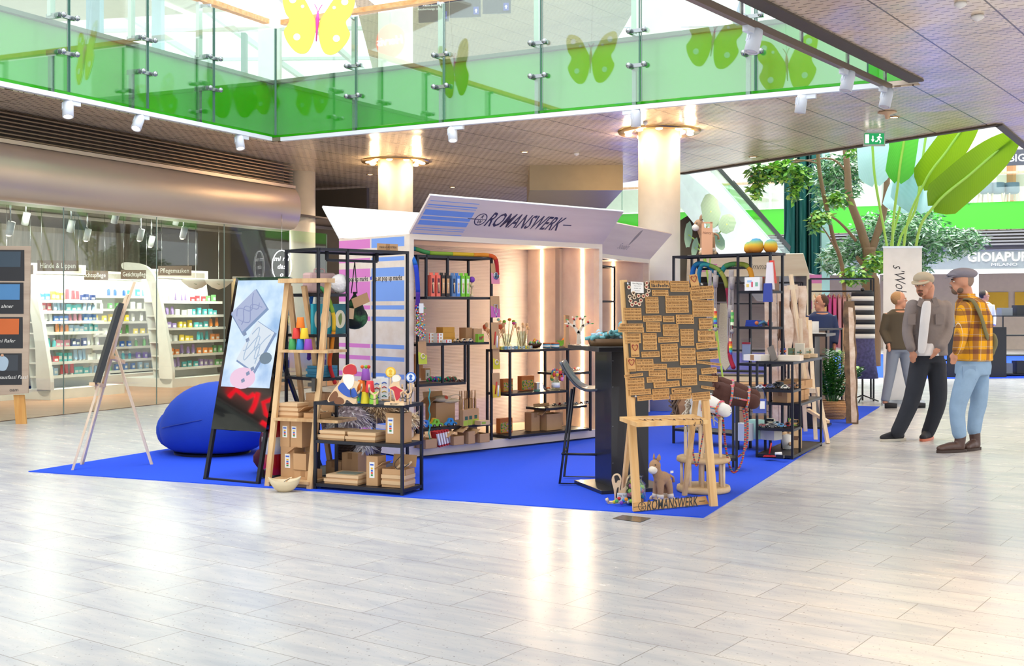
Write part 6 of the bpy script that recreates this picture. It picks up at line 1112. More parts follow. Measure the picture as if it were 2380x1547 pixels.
# hanging bag of wooden swords etc at the right post
q = thing('cloth_pouch', 'red, white and blue cloth kite pouch hanging at the right post of the tall rack', 'pouch', Tp(s5(1.16, -.02, 1.88), A5))
for i, (c, a, b) in enumerate((('#d8483c', -.0, -.24), ('#e9dfe0', -.02, -.30), ('#3a4a9c', -.22, -.42))): MB(colm(c)).prism([(-.02-.01*i, a-.02), (.02+.01*i, a-.02), (.05, b), (-.05, b)], .02, facing((.01*(1-i), -.02*i, 0), (1, 0, 0), (0, 0, 1))).build('cloth_panel', q)
# lower shelf behind S6: trays and games
z3 = .861
q = carton('pale wooden tray game with a white body on the long walkway rack\'s top', F(1763, 838, .906)+V((0, .08, 0)), .19, .16, .055, A5, mat('white_box', '#e6ded2', .6), name='game_box'); bx('second pale wooden game box with finger joints, nearest the corner of the walkway rack', 1833, 838, .906, .21, .15, .05, BIRCH, A5+.3, 'game_box')
q = MB(mat('grey_card', '#6f6660', .6)).b0(-.035, .035, -.004, .004, 0, .15); place(q.build('card_case', None, 'dark grey card case leaning between the two wooden game boxes', 'case'), Tp(F(1801, 838, .906)+V((0, .02, .0)), A5) @ Matrix.Rotation(-.45, 4, 'Y') @ Matrix.Rotation(-.2, 4, 'X'))
q = thing('hanging_packet', 'clear zip packet with a blue and red toy print on the tall rack\'s lower bay', 'packet', Tp(F(1737, 842, .862)+V((0, .05, 0)), A5)); MB(CLEAR).b0(-.05, .05, -.01, .01, 0, .24).build('film', q); MB(colm('#b8c4dc')).b0(-.046, .046, -.004, .004, .02, .18).build('printed_card', q); MB(colm('#c83a4a')).b0(-.046, .046, -.005, .005, .18, .20).build('red_strip', q)
q = thing('stacking_toy', 'wooden stacking toy of blue and red discs on a mauve cone', 'toy', Tp(F(1820, 832, .906))); 
for c, r, z, h in (('#5a6ab8', .035, .0, .05), ('#d85a3a', .032, .06, .018), ('#3a4ab8', .026, .082, .016)): MB(colm(c)).lathe([(0, z), (r, z), (r*.75 if h > .03 else r, z+h), (0, z+h)], None, 18).build('disc', q)
MB(BEECH).cyl((0, 0, 0), .006, .11).build('peg', q)
for i, (px, c, s) in enumerate(((1858, '#e8e0cc', 'cream folded box with leaf pattern'), (1842, '#7f8f6a', 'olive card box'), (1880, '#e8e0cc', 'second cream leaf-pattern box'))): bx('%s at the far end of the walkway rack' % s, px, 830-.5*i, .906, .09, .05, .09+.05*(i == 0), colm(c), AC, 'leaf_box', faces=((.05, .015, 0, .05, '#7a9a8a'), (.015, .05, .01, .05, '#a8875a')))
for i in range(3): bx('low tan wooden box, %s on the walkway rack\'s top' % ('left', 'middle', 'right')[i], 1850+18*i, 834-2*i, .906, .10, .07, .035, (BIRCH, KRAFTL, BEECH)[i], AC, 'low_box')
# cars on the walkway rack: five shelf rows
C6 = [(1768, 903, '#c9ccd2', 'sedan', 'silver'), (1779, 900, '#b5222a', 'sport', 'red'), (1791, 902, '#22367f', 'beetle', 'navy'), (1803, 900, '#26262a', 'beetle', 'black'), (1813, 898, '#3a4048', 'van', 'charcoal'), (1826, 904, '#efe8d6', 'beetle', 'cream'), (1838, 900, '#7a2026', 'sport', 'maroon'), (1847, 897, '#8f5a2c', 'sedan', 'brown'), (1855, 895, '#e3c02c', 'sport', 'yellow')]
for px, py, c, k, s in C6: toycar('%s metal toy car in the upper row of the walkway rack' % s, px, py+1, .646, c, k, .085, A5+.7)
for px, py, c, k, s in ((1775, 992, '#8a1f2a', 'sport', 'dark red'), (1791, 985, '#e6dfc4', 'van', 'cream'), (1796, 993, '#2a2a30', 'sedan', 'black'), (1808, 988, '#9fb4c4', 'sedan', 'pale blue'), (1817, 993, '#1f86c0', 'sedan', 'bright blue'), (1833, 992, '#8a1a20', 'beetle', 'wine red'), (1848, 988, '#e0a23a', 'van', 'amber')): toycar('%s metal toy %s in the lower row of the walkway rack' % (s, 'van' if k == 'van' else 'car'), px, py+1, .286, c, k, .10 if k == 'van' else .09, A5+.7)
for px, py, c, k, s in ((1697, 903, '#1d2733', 'sedan', 'black'), (1678, 903, '#2a2a2c', 'van', 'dark')): toycar('%s toy car standing on the shelf behind the horse heads' % s, px, py, .702, c, k, .10, A5)
for i, (px, py, w_, h, s) in enumerate(((1845, 944, .30, .05, 'lowest wide'), (1842, 930, .34, .05, 'second wide'), (1815, 938, .16, .11, 'square'), (1850, 916, .52, .08, 'largest top'))): pz = (.501, .552, .501, .612)[i]; p = s6p = S6 @ V(((.72, .72, .42, .75)[i], .16, pz)); carton('%s kraft parcel stacked on the middle of the walkway rack' % s, p, w_, .22, h, AC+pi/2-.1 if i != 2 else A5)
for i, (x, y) in enumerate(((.62, .12), (.80, .2))):
    q = thing('seed_pot_box', '%s kraft planting box with a printed pot on the walkway rack\'s floor' % ('front', 'rear')[i], 'box', S6 @ T(x, y, .041, -1.2)); MB(KRAFTL).b0(-.06, .06, -.05, .05, 0, .20).build('box_body', q); MB(colm('#6a4a38')).prism([(-.02, 0), (.02, 0), (.028, .04), (-.028, .04)], .002, facing((0, -.0515, .08), (1, 0, 0), (0, 0, 1))).build('pot_print', q)
    for k in range(4): MB(colm('#7ab84a')).tube([(-.02+.012*k, 0, .2), (-.025+.016*k, 0, .27)], .005).build('green_stick', q)
q = thing('paper_cone', 'stack of white paper cups with wooden pegs beside the planting boxes', 'cups', S6 @ T(.50, .17, .041)); MB(PAPER).lathe([(0, 0), (.045, 0), (.058, .14), (.05, .14), (.04, .01)], None, 18).build('cup', q); MB(BEECH).tube([(-.08, -.05, .05), (-.03, -.04, .06)], .014).build('peg', q); MB(BEECH).tube([(-.05, .05, .14), (-.02, .0, .16)], .014).build('peg', q)
q = thing('dustpan', 'small red toy dustpan on the bottom shelf at the corner of the walkway rack', 'dustpan', Tp(F(1789, 1062, .041), A5+.6)); MB(colm('#c0181c', .3)).prism([(-.06, 0), (.06, 0), (.045, .09), (-.045, .09)], .006, T(0, 0, .008)).build('pan', q); MB(colm('#c0181c')).tube([(0, .09, .02), (.02, .1, .12)], .007).build('handle', q)
q = thing('toy_brush', 'small dark toy brush with a white back beside the red dustpan', 'brush', Tp(F(1812, 1064, .041), A5+.3)); MB(BLACK).b0(-.03, .04, -.02, .02, .0, .03).build('bristles', q); MB(PAPER).tube([(-.04, 0, .035), (.02, 0, .042)], .015).build('brush_back', q)
# ---- boxes on the tall rack's floor shelf and behind
for i, (px, py, w_, h, s) in enumerate(((1758, 925, .30, .30, 'lower'), (1756, 862, .30, .28, 'upper'))): carton('large kraft box with a round white sticker, %s of two behind the walkway rack' % s, V((2.62, 12.6, .30*i)), w_, .3, .29, .1, tag=(.03, .03, -.1, .2))
bx('pale mint box on the low shelf behind the stick horses', 1748, 1020, .161, .12, .12, .18, colm('#a8d0c4'), A5, 'storage_box'); bx('white storage box beside the mint box', 1720, 1024, .161, .14, .12, .16, mat('frost', '#b8bcc4', .3), A5, 'storage_box'); bx('grey white box near the end of the low shelf', 1783, 1022, .161, .15, .14, .14, colm('#c8c4be'), A5, 'storage_box')
# toys in red and yellow on a back shelf (between the board and the tall rack)
SR = T(1.66, 9.95, 0, -.08); rack('display_rack', 'low black side rack between the board stand and the walkway rack', SR, [(0, 0, 0, .70), (.26, 0, 0, .70), (0, .26, 0, .70), (.26, .26, 0, .70)], [(0, .26, 0, .26, .70), (0, .26, 0, .26, .12)])
q = thing('wooden_vehicle', 'red wooden roller toy with a green ball on the side rack', 'toy', SR @ T(.09, .10, .701)); 
for y in (-.05, .05): MB(colm('#d8352c')).prism([(-.06, 0), (.06, 0), (.055, .06), (.0, .10), (-.055, .06)], .012, facing((0, y, 0), (1, 0, 0), (0, 0, 1))).build('side', q)
MB(colm('#8fc83a')).ball((0, 0, .06), .022, None, 10).build('ball', q); MB(PAPER).b0(-.03, .03, -.045, .045, .0, .035).build('drum', q)
cutout('wooden_crane', 'yellow wooden toy arch behind the red roller toy', 1660, 902, [('body', '#e8b82a', [(-40, 0), (0, 0), (10, 60), (40, 80), (30, 100), (-10, 95), (-35, 60)])], z=.701, cat='toy'); cutout('wooden_letter', 'small red wooden slide toy beside the roller toy', 1689, 903, [('body', '#c8352c', [(-30, 0), (30, 0), (20, 20), (0, 80), (-10, 80), (5, 20)])], z=.701, cat='toy')
# ------------------------------------------------------------ easel stand with slabs of wood, plant, planks, black bar table
q = thing('slab_easel', 'pale wooden easel holding live-edge boards behind the walkway rack', 'easel', T(3.45, 12.4))
def pt(px, py, d): return q.matrix_basis.inverted() @ A(px, py, d)
for a_, b_ in (((1882, 745, 12.9), (1896, 1022, 12.35)), ((1860, 740, 12.9), (1872, 1002, 12.9)), ((1900, 900, 12.2), (1924, 1030, 12.0)), ((1838, 638, 13.1), (1880, 945, 12.8)), ((1842, 860, 12.8), (1820, 1000, 12.9))): MB(PALE).bar(pt(*a_), pt(*b_), .04, .03).build('leg', q)
MB(PALE).bar(pt(1830, 668, 12.9), pt(1853, 666, 12.9), .05, .05).build('clamp', q); MB(PALE).bar(pt(1848, 905, 12.6), pt(1905, 908, 12.5), .06, .05).build('ledge', q); MB(BEECH).bar(pt(1878, 952, 12.5), pt(1925, 980, 12.2), .04, .03).build('brace', q)
LV = wood('live_edge', '#c7a184', '#ead9c8', 2, 4)
for i, (x0_, x1_, s) in enumerate(((1832, 1850, 'narrow pale'), (1850, 1866, 'middle pale'), (1868, 1886, 'wavy-edged right'))):
    p0, p1 = A(x0_+8, 905, 12.85+.03*i), A(x0_-2+0*i, 664, 13.1+.03*i); w_ = (x1_-x0_)/2700*13; h = (p1-p0).length
    ed = [(w_/2+.02*sin(k*1.3+i)+.012*sin(k*3.1), k*h/10) for k in range(11)]; place(MB(LV).prism([(-w_/2, 0)]+ed+[(-w_/2, h)], .03, None).build('wooden_board', None, '%s board standing on the slab easel' % s, 'board', 'boards on the slab easel'), facing(p0, (1, 0, 0), p1-p0))
for i, (x0_, s) in enumerate(((1782, 'left'), (1797, 'middle'), (1812, 'right'))):
    p0, p1 = A(x0_+6, 997, 13.4), A(x0_, 680, 13.5); place(MB(LV).prism([(-.035, 0), (.035, 0), (.03, (p1-p0).length), (-.03, (p1-p0).length)], .025, None).build('wooden_board', None, '%s slim board standing behind the tall rack\'s right post' % s, 'board', 'slim boards'), facing(p0, (1, 0, 0), p1-p0))
rdr = random.Random(4); m = MB(mat('antler_brown', '#6a4a34', .8))
for i in range(14): x = rdr.uniform(-.09, .09); m.tube(curve3([(x, 0, 0), (x*.9+rdr.uniform(-.02, .02), 0, -.2), (x*1.2, 0, -.45)]), [.010]*12+[.004], None, 6)
place(m.build('dried_branches', None, 'bundle of dark dried branches hanging beside the slab easel', 'branches'), Tp(A(1828, 700, 13.3)))
c2 = V((3.45, 13.75, 0)); q = thing('bar_table', 'second black bar table on a square column left of the potted plant', 'table', Tp(c2, AC)); MB(mat('navy_black', '#20222c', .4)).b0(-.16, .16, -.16, .16, .03, 1.075).build('column', q); MB(BLACK).b0(-.28, .28, -.28, .28, 0, .03).build('base_plate', q); MB(BLACK).b0(-.32, .32, -.32, .32, 1.075, 1.105).build('tabletop', q)
for i, (x, s) in enumerate(((-.1, 'left'), (.02, 'middle'), (.14, 'right'))): place(MB((KRAFT, BEECH, PAPER)[i]).b0(-.04, .04, -.01, .01, 0, .14+.05*(i == 1)).build('picture_card', None, '%s of three picture cards standing on the second black bar table' % s, 'card'), Tp(c2+V((x, 0, 1.1055)), .2))
place(MB(PAPER).b0(-.2, .2, -.1, .1, 0, .008).build('paper_stack', None, 'flat white papers on the second black bar table', 'papers'), Tp(c2+V((0, -.15, 1.1055)), AC))
# rack with kraft boxes on the right end of the carpet + tall birch end panel
SE = frame((3.95, 15.4, 0), UM*0+V((.56, .83, 0))); rack('display_rack', 'black rack with glass-like brown panels at the far end of the carpet', SE, [(0, 0, 0, 1.12), (1.3, 0, 0, 1.12), (0, .35, 0, 1.12), (1.3, .35, 0, 1.12), (.65, 0, 0, 1.12)], [(0, 1.3, 0, .35, z) for z in (1.12, .75, .4, .05)])
q = thing('birch_panel', 'knotty pale wood end panel with a black slotted strip at the carpet corner', 'panel', SE @ T(1.34, 0)); MB(wood('knotty', '#d9a876', '#edcba2', 2, 3)).b0(0, .32, -.02, .02, 0, 1.12).build('board', q); MB(BLACK).b0(.14, .165, -.024, -.02, .12, 1.05).build('slotted_strip', q)
m = MB(mat('knot', '#7a4a2a', .7))
for z, x in ((.55, .10), (.2, .2), (.85, .22)): m.ball((x, -.02, z), .018, None, 8, (1, .1, .8))
m.build('knots', q)
for i in range(2): MB(mat('brown_panel', '#8a6f5e', .3)).b0(.02+.65*i, .63+.65*i, .17, .18, .06, 1.1).build('shelf_back', bpy.data.objects['display_rack.%03d' % (len([o_ for o_ in bpy.data.objects if o_.name.startswith('display_rack')])-1)])
# plant in a woven basket
pp = F(1944, 976)+V((0, .2, 0)); q = thing('potted_plant', 'leafy green plant in a woven basket beside the rough plank', 'plant', Tp(pp)); WK = mat('rattan', '#b8895a', .7, bump=.9, bs=55)
m = MB(WK)
for i in range(12): z = .012+i*.019; r = .14+.055*sin(pi*i/13)+.01; m.tube([((r+.004*(j % 2))*cos(2*pi*j/36), (r+.004*(j % 2))*sin(2*pi*j/36), z) for j in range(37)], .0105, WK, 5)
m.build('woven_basket', q); MB(mat('soil', '#3a2c22', .9)).cyl((0, 0, .02), .15, .17).build('soil', q)
LF = [mat('leaf_dark', '#2c6a2e', .3, coat=.3), mat('leaf_mid', '#4a9438', .3, coat=.3), mat('leaf_lime', '#8ac23e', .35)]
def leaf(m, p, d, l, w_, mt, droop=.2):
    d = V(d).normalized(); s = d.cross(V((0, 0, 1))); s = (s.normalized() if s.length > .05 else V((1, 0, 0)))*w_/2; a, b, c = p+d*l*.35, p+d*l*.7-V((0, 0, droop*l*.3)), p+d*l-V((0, 0, droop*l))
    m.add([p, a+s, a-s, b+s*.8, b-s*.8, c, a-V((0, 0, w_*.12)), b-V((0, 0, w_*.12))], [(0, 1, 6), (0, 6, 2), (1, 3, 7, 6), (6, 7, 4, 2), (3, 5, 7), (7, 5, 4)], mt)
rdp = random.Random(11); m = MB(); sm = MB(LF[0])
for i in range(34):
    a = rdp.uniform(0, 6.28); t = rdp.uniform(.1, .75); top_ = V((cos(a)*t*.5, sin(a)*t*.45, .2+(.62-.42*t*t)*rdp.uniform(.75, 1.1))); P = curve3([(cos(a)*.04, sin(a)*.04, .18), tuple(top_*.55+V((0, 0, .12))), tuple(top_)], 7); sm.tube(P, .005, LF[0], 5)
    for k in range(3, len(P)):
        for sg in (-1, 1): dd = V((cos(a+sg*1.1), sin(a+sg*1.1), .55)); leaf(m, P[k], dd, .115, .042, LF[(i+k) % 2 if i % 5 else 2])
m.build('leaves', q); sm.build('stems', q)
BK = wood('bark', '#3f2e22', '#8a6a4c', 2, 3); pb_, pt_ = A(1979, 985, 14.05), A(1962, 700, 14.5); h = (pt_-pb_).length; pb_.z = .0
q = thing('live_edge_plank', 'rough bark-edged plank leaning beside the potted plant', 'plank', facing(pb_, (1, -.2, 0), pt_-pb_)); MB(BK).prism([(-.06, 0)]+[(.08+.008*sin(k*1.7), k*h/14) for k in range(15)]+[(-.06-.010*sin(k*2.1+1), k*h/14) for k in range(14, 0, -1)], .05, None).build('plank', q); MB(LV).prism([(.0, .02)]+[(.06+.008*sin(k*1.7), .02+k*h/15) for k in range(15)]+[(.0, h*.95)], .052, Matrix.Translation((0, 0, .001))).build('cut_face', q)
# ------------------------------------------------------------ the drugstore behind the glass
SHW = mat('shop_white', '#f3f0ea', .45); SGN = mat('sign_taupe', '#6f5646', .5); PEG = mat('peg_grey', '#8f867d', .5)
def gondola(label, P, ln, rows, top=1.95, fins=(0, 1), lean=.30, uname='shelf unit'):
    M = frame(P, UG); o = thing('shop_shelving', label, 'shelving', M)
    yz = lambda z: .06+lean*z/1.9
    MB(SHW).b0(-.1, ln+.1, -.12, 1.0, .0, .16).build('plinth', o); b = MB(SHW); b.add([(0, yz(.16)+.30, .16), (ln, yz(.16)+.30, .16), (ln, yz(top)+.30, top), (0, yz(top)+.30, top)], [(0, 1, 2, 3)], SHW); b.build('back_panel', o)
    for z in rows: m = MB(SHW).b0(0, ln, yz(z)-.02, yz(z)+.30, z-.02, z); m.b0(0, ln, yz(z)-.028, yz(z)-.02, z-.035, z+.012, mat('price_rail', '#d8d3cc', .4)); m.build('shelf', o)
    fp = outline([(-.12, .14), (.0, .9), (.18, 1.65), (.30, 1.98), (.55, 2.17), (1.0, 2.22), (1.0, 2.10), (.62, 2.04), (.44, 1.86), (.34, 1.5), (.2, .8), (.16, .14)], 4)
    for x in fins: MB(SHW).prism(fp, .07, facing((x*ln+(.07 if x else -.03), 0, 0), (0, 1, 0), (0, 0, 1))).build('curved_fin', o)
    MB(SHW).b0(0, ln, yz(top)+.25, yz(top)+.32, top, top+.16).build('header', o); MB(PEG).b0(.1, ln-.1, yz(top)+.245, yz(top)+.25, top+.02, top+.12).build('header_strip', o)
    l = light('shelf_lamp', 'AREA', (0, 0, 0), 55, (1, .95, .86), ln, .2); l.parent = o; l.location = (ln/2, -.35, 2.35); l.rotation_euler = (R(38), 0, 0)
    return o, M, yz
PC = [('white', '#efede8'), ('pink', '#e08fa8'), ('blue', '#3a6fc0'), ('turquoise', '#4fb3b8'), ('orange', '#e88a3a'), ('lilac', '#a88fc8'), ('green', '#6fb06a'), ('yellow', '#ecd04a'), ('red', '#c8404a'), ('pale blue', '#a8c8e6'), ('navy', '#27396f'), ('beige', '#dcc8ac')]
PMESH = {}
def product(kind, c):
    if (kind, c) not in PMESH:
        m = MB(colm(c, .35)); w = mat('cap_white', '#f4f2ee', .3)
        if kind == 'box': m.b0(-.035, .035, -.02, .02, 0, .11); m.b0(-.025, .025, -.021, -.02, .03, .07, w)
        elif kind == 'bottle': m.lathe([(0, 0), (.024, 0), (.026, .01), (.026, .09), (.012, .11), (.012, .115)], None, 10); m.lathe([(.014, .11), (.014, .14), (0, .14)], w, 8)
        elif kind == 'tube': m.add([(-.022, 0, .02), (.022, 0, .02), (.03, 0, .14), (-.03, 0, .14), (-.02, -.02, .02), (.02, -.02, .02), (.02, .02, .02), (-.02, .02, .02)], [(4, 5, 2, 3), (6, 7, 3, 2), (4, 3, 7), (5, 6, 2), (4, 7, 6, 5)]); m.lathe([(0, 0), (.018, 0), (.018, .025), (0, .025)], w, 10)
        else: m.b0(-.045, .045, -.012, .012, 0, .09); m.b0(-.03, .03, -.013, -.012, .02, .05, w)
        o = m.build('shop_product'); PMESH[kind, c] = o.data; bpy.data.objects.remove(o)
    return PMESH[kind, c]
rp = random.Random(21); ORD = ('top', 'second', 'third', 'fourth', 'fifth', 'sixth', 'bottom')
def stock(M, yz, ln, rows, n, kinds, cols, uname, noun):
    for r, z in enumerate(sorted(rows, reverse=True)):
        cur = None
        for i in range(n):
            if i % 3 == 0 or cur is None: cur = (kinds[(r+i//3) % len(kinds)], cols[rp.randrange(len(cols))])
            k, ci = cur; nm, c = PC[ci]; o = bpy.data.objects.new('shop_product', product(k, c)); COL.objects.link(o)
            o.matrix_basis = M @ T(.06+(ln-.12)*(i+.5)/n, yz(z)+.06+rp.uniform(0, .05), z) @ Matrix.Diagonal((1.15, 1.2, rp.uniform(1.0, 1.35), 1))
            o['label'] = '%s %s on the %s shelf of the %s' % (nm, {'pouch': 'pouch', 'box': 'carton', 'bottle': 'bottle', 'tube': 'tube'}[k], ORD[r], uname); o['category'] = 'cosmetic product'; o['group'] = 'products on the %s shelf, %s' % (ORD[r], noun)
U = [('white curved shelving of deodorants at the far left behind the shop glass', V((-7.95, 17.1, 0)), 1.45, [.45, .69, .91, 1.11, 1.35, 1.57], (1,), 6, ['bottle', 'tube', 'bottle', 'box'], [0, 0, 1, 3, 5, 11], 'far left deodorant unit', 'deodorants'),
 ('white leaning gondola of hand and lip care behind the left easel', V((-7.06, 17.75, 0)), 1.35, [.35, .56, .79, 1.02, 1.19, 1.35, 1.52], (0,), 12, ['pouch', 'box', 'tube', 'pouch', 'bottle'], [0, 1, 2, 4, 9, 3, 8, 10], 'hand and lip care gondola', 'hand care'),
 ('long white wall shelving of facial care at the middle of the shop', V((-8.15, 20.2, 0)), 3.3, [.22, .42, .66, .90, 1.14, 1.38, 1.63], (1,), 16, ['box', 'tube', 'pouch', 'bottle', 'box'], [0, 9, 2, 7, 6, 1, 3, 5], 'facial care wall', 'facial care'),
 ('white leaning gondola of face masks nearest the bean bag', V((-6.02, 20.5, 0)), 1.75, [.33, .56, .80, 1.04, 1.27, 1.52], (0,), 11, ['pouch', 'tube', 'pouch', 'box'], [7, 4, 6, 3, 8, 5, 0], 'face mask gondola', 'face masks')]
for lab, P, ln, rows, fins, n, kinds, cols, un, noun in U:
    o, M, yz = gondola(lab, P, ln, rows, fins=fins); stock(M, yz, ln, rows, n, kinds, cols, un, noun)
for x0_, x1_, y0_, y1_, d, t, s in ((10, 76, 615, 637, 17.4, 'Damen Deo', 'taupe hanging sign reading Damen Deo'), (89, 181, 605, 630, 17.3, 'Hände & Lippen', 'taupe hanging sign reading Hände & Lippen'), (176, 250, 629, 650, 20, 'Gesichtspflege', 'taupe hanging sign reading Gesichtspflege, the left of two'), (282, 346, 627, 648, 20.6, 'Gesichtspflege', 'taupe hanging sign reading Gesichtspflege, the right of two'), (369, 444, 618, 640, 20.3, 'Pflegemasken', 'taupe hanging sign reading Pflegemasken')):
    c = A((x0_+x1_)/2, (y0_+y1_)/2, d); w_, h_ = (x1_-x0_)/FP*d, (y1_-y0_)/FP*d; q = thing('hanging_sign', s, 'sign', Tp(c, .12)); MB(SGN).b0(-w_/2, w_/2, -.015, .015, -h_/2, h_/2).build('board', q); MB(WHITE).text(t, facing((0, -.0165, 0), (1, 0, 0), (0, 0, 1)), h_*.7, None, .005, wid=w_*.86).build('lettering', q)
    for x in (-w_*.4, w_*.4): MB(STEEL).tube([(x, 0, h_/2), (x, 0, 3.04-c.z)], .004, None, 5).build('hanger', q)
# cylinder spots under the shop ceiling
for i, (px, py) in enumerate(((24, 530), (165, 525), (203, 545), (268, 505), (327, 545), (410, 505), (427, 540), (60, 508), (352, 560), (495, 505))):
    k_ = (px-1190)/FP; d = G0.y+.908*((G0.x-k_*G0.y)/(k_*.908-.419))+1.1+.7*(i % 3); c = A(px, py, d); c.z = min(c.z, 2.9); q = thing('shop_spotlight', 'small %s cylinder spotlight under the shop ceiling, %s from the left' % (('lit', 'white')[i % 2], ('first', 'fourth', 'fifth', 'sixth', 'seventh', 'ninth', 'tenth', 'second', 'eighth', 'eleventh')[i]), 'spotlight', Tp(c)); MB(SPW).lathe([(0, -.09), (.05, -.09), (.05, .09), (0, .09)], SPW, 14, ax=(.3, -.2, 1)).build('lamp_head', q); MB(STEEL).tube([(0, 0, .05), (0, 0, 3.03-c.z)], .012).build('stem', q)
    if i % 2 == 0: MB(LIT).ball((-.03, .02, -.095), .035, LIT, 10, (1, 1, .4)).build('lens', q)
# dim home-wares shop corner at the right of the glass
q = thing('shop_shelving', 'dim wooden shelving of home wares at the right end of the shop glass', 'shelving', frame(V((-5.15, 21.6, 0)), V((.93, .36, 0)))); TAN = mat('tan_shelf', '#8f7350', .6)
for z in (.1, .45, .8, 1.1, 1.4, 1.7): MB(TAN).b0(0, 1.75, 0, .35, z-.03, z).build('shelf', q)
for x in (0, 1.75): MB(TAN).b0(x-.02, x+.02, 0, .35, 0, 1.95).build('side', q)
MB(DARKM).b0(0, 1.75, .35, .38, 0, 2.0).build('back_panel', q)
for r, z in enumerate((.45, .8, 1.1, 1.4)):
    for i in range(9):
        nm, c = (('cream', '#cfc4a8'), ('brown', '#7a5a3c'), ('yellow', '#d8c23a'), ('white', '#e3dfd6'), ('green', '#6a8a5a'))[(i*2+r) % 5]; m = MB(colm(c)); k = (i+r) % 3
        if k == 0: m.b0(-.06, .06, -.05, .05, 0, .16)
        else: m.lathe([(0, 0), (.045, 0), (.055, .06), (.03, .13), (.04, .16), (0, .16)], None, 12)
        place(m.build('home_ware', None, '%s %s on the %s shelf of the dim home-wares shelving' % (nm, 'box' if k == 0 else 'vase', ('lowest', 'second', 'third', 'upper')[r]), 'home ware', 'home wares, %s shelf' % ('lowest', 'second', 'third', 'upper')[r]), q.matrix_basis @ T(.12+.185*i, .13, z+.001))
for i, px in enumerate((455, 508)): c = A(px, 657, 20.6); q = thing('plant_bowl', 'white hanging bowl with a painted sprig, %s of two above the home wares' % ('left', 'right')[i], 'bowl', Tp(c)); MB(SHW).lathe([(0, -.12), (.12, -.08), (.24, .02), (.26, .06), (.24, .06)], None, 24).build('bowl', q); MB(STEEL).tube([(0, 0, .05), (0, 0, 3.04-c.z)], .006).build('cord', q); MB(colm('#5a8a4a')).tube([(-.06, -.17, -.02), (0, -.2, .0), (.06, -.17, -.03)], .008).build('sprig', q)
NEON = mat('neon_white', '#f4f4ff', .5, var=0, emit='#ffffff', es=3)
c = A(655, 618, 19.2); q = thing('neon_sign', 'oval white outline sign beside the cream column at the end of the shop glass', 'sign', Tp(c)); MB(NEON).tube([(.16*cos(t*.3), 0, .26*sin(t*.3)) for t in range(22)], .007, None, 6).build('oval', q); m = MB(NEON)
for i, t in enumerate(('mi nu', 'das', 'o')): m.text(t, facing((0, 0, .12-.13*i), (1, 0, 0), (0, 0, 1)), .11, None, .0, .2)
m.build('lettering', q); MB(STEEL).tube([(0, 0, .26), (0, 0, 3.04-c.z)], .004).build('cord', q)
# poster board at the left edge
pl = A(-6, 745, 14.1); Mp = facing(A(0, 925, 14.0), (1, .12, 0), (-.18, .06, 1)); q = thing('poster_board', 'tall pale wooden board of black photo posters at the left edge', 'poster board', Mp.copy()); MB(BOARDS if 0 else wood('pale_board', '#a8907c', '#c7b29c', 0, 3)).prism([(-.5, 0), (.32, .06), (.31, 1.85), (-.5, 1.85)], .04, None).build('board', q)
MB(wood('amber_leg', '#c9883c', '#e6b266', 1, 5)).prism([(.18, -.36), (.30, -.36), (.26, .04), (.14, .04)], .05, Matrix.Translation((0, 0, -.045))).build('leg', q)
for i, (y, c, t) in enumerate(((.16, '#3a3f46', 'Stiegenhausfassl Fassl'), (.60, '#d0662a', 'mi Rafer'), (1.02, '#4f86b8', 'ahner'), (1.42, '#3a4a58', ''))):
    MB(colm('#26262a')).prism([(-.3, y), (.25, y), (.24, y+.38), (-.3, y+.38)], .003, Matrix.Translation((0, 0, .004))).build('poster', q); m = MB(colm(c)); m.prism([(-.28, y+.17), (.2, y+.17), (.2, y+.36), (-.28, y+.36)], .002, Matrix.Translation((0, 0, .006))); m.build('photo', q)
    if t: MB(PAPER).text(t, Matrix.Translation((.06, y+.09, .0065)), .06, None, 0, .2).build('lettering', q)
m = MB(colm('#a9bccb')); m.prism(outline([(-.02, .34), (.06, .34), (.09, .44), (.05, .5), (-.02, .5), (-.06, .42)]), .002, Matrix.Translation((0, 0, .008))); m.prism(circ(.018, 12, (.015, .515)), .002, Matrix.Translation((0, 0, .008)), SKIN); m.build('pictured_figure', q)
MB(INK).text('oam', Matrix.Translation((.16, .10, .002)), .06, None).build('lettering', q)
# ------------------------------------------------------------ hanging things in the atrium
YEL = mat('butterfly_yellow', '#d6cc4e', .5, var=0); MAG = mat('magenta', '#e0359c', .4, var=0)
WING = outline([(.02, .0), (.10, .16), (.22, .34), (.40, .40), (.46, .30), (.42, .12), (.36, .03), (.38, -.05), (.42, -.14), (.36, -.28), (.24, -.40), (.12, -.40), (.05, -.28), (.02, -.12)], 4)
def butterfly(label, M, s=1.0):
    q = thing('paper_butterfly', label, 'butterfly', M @ Matrix.Scale(s, 4)); m = MB(YEL); m.prism([(x, y) for x, y in WING], .008, None); m.prism([(-x, y) for x, y in WING], .008, None); m.build('wings', q)
    for x, y, r in ((.33, .28, .045), (.2, .2, .022), (.25, -.2, .045)):
        for sg in (-1, 1): MB(WHITE).prism(circ(r, 16, (sg*x, y)), .002, Matrix.Translation((0, 0, .003))).build('white_spot', q)
    m = MB(MAG); m.tube([(0, -.25, .01), (0, -.1, .012), (0, .04, .012), (0, .12, .012)], [.006, .013, .026, .012], MAG, 10)
    for sg in (-1, 1): m.tube(curve3([(0, .12, .01), (sg*.02, .18, .01), (sg*.05, .23, .01)]), .005, MAG, 5)
    m.build('body', q); MB(STEEL).tube([(0, .1, 0), (0, 3.2/s, .0)], .0015, None, 4).build('cord', q); return q
def hung(P, n, up=(0, 0, 1)): x = V(up).cross(V(n)); return facing(P, x, up)
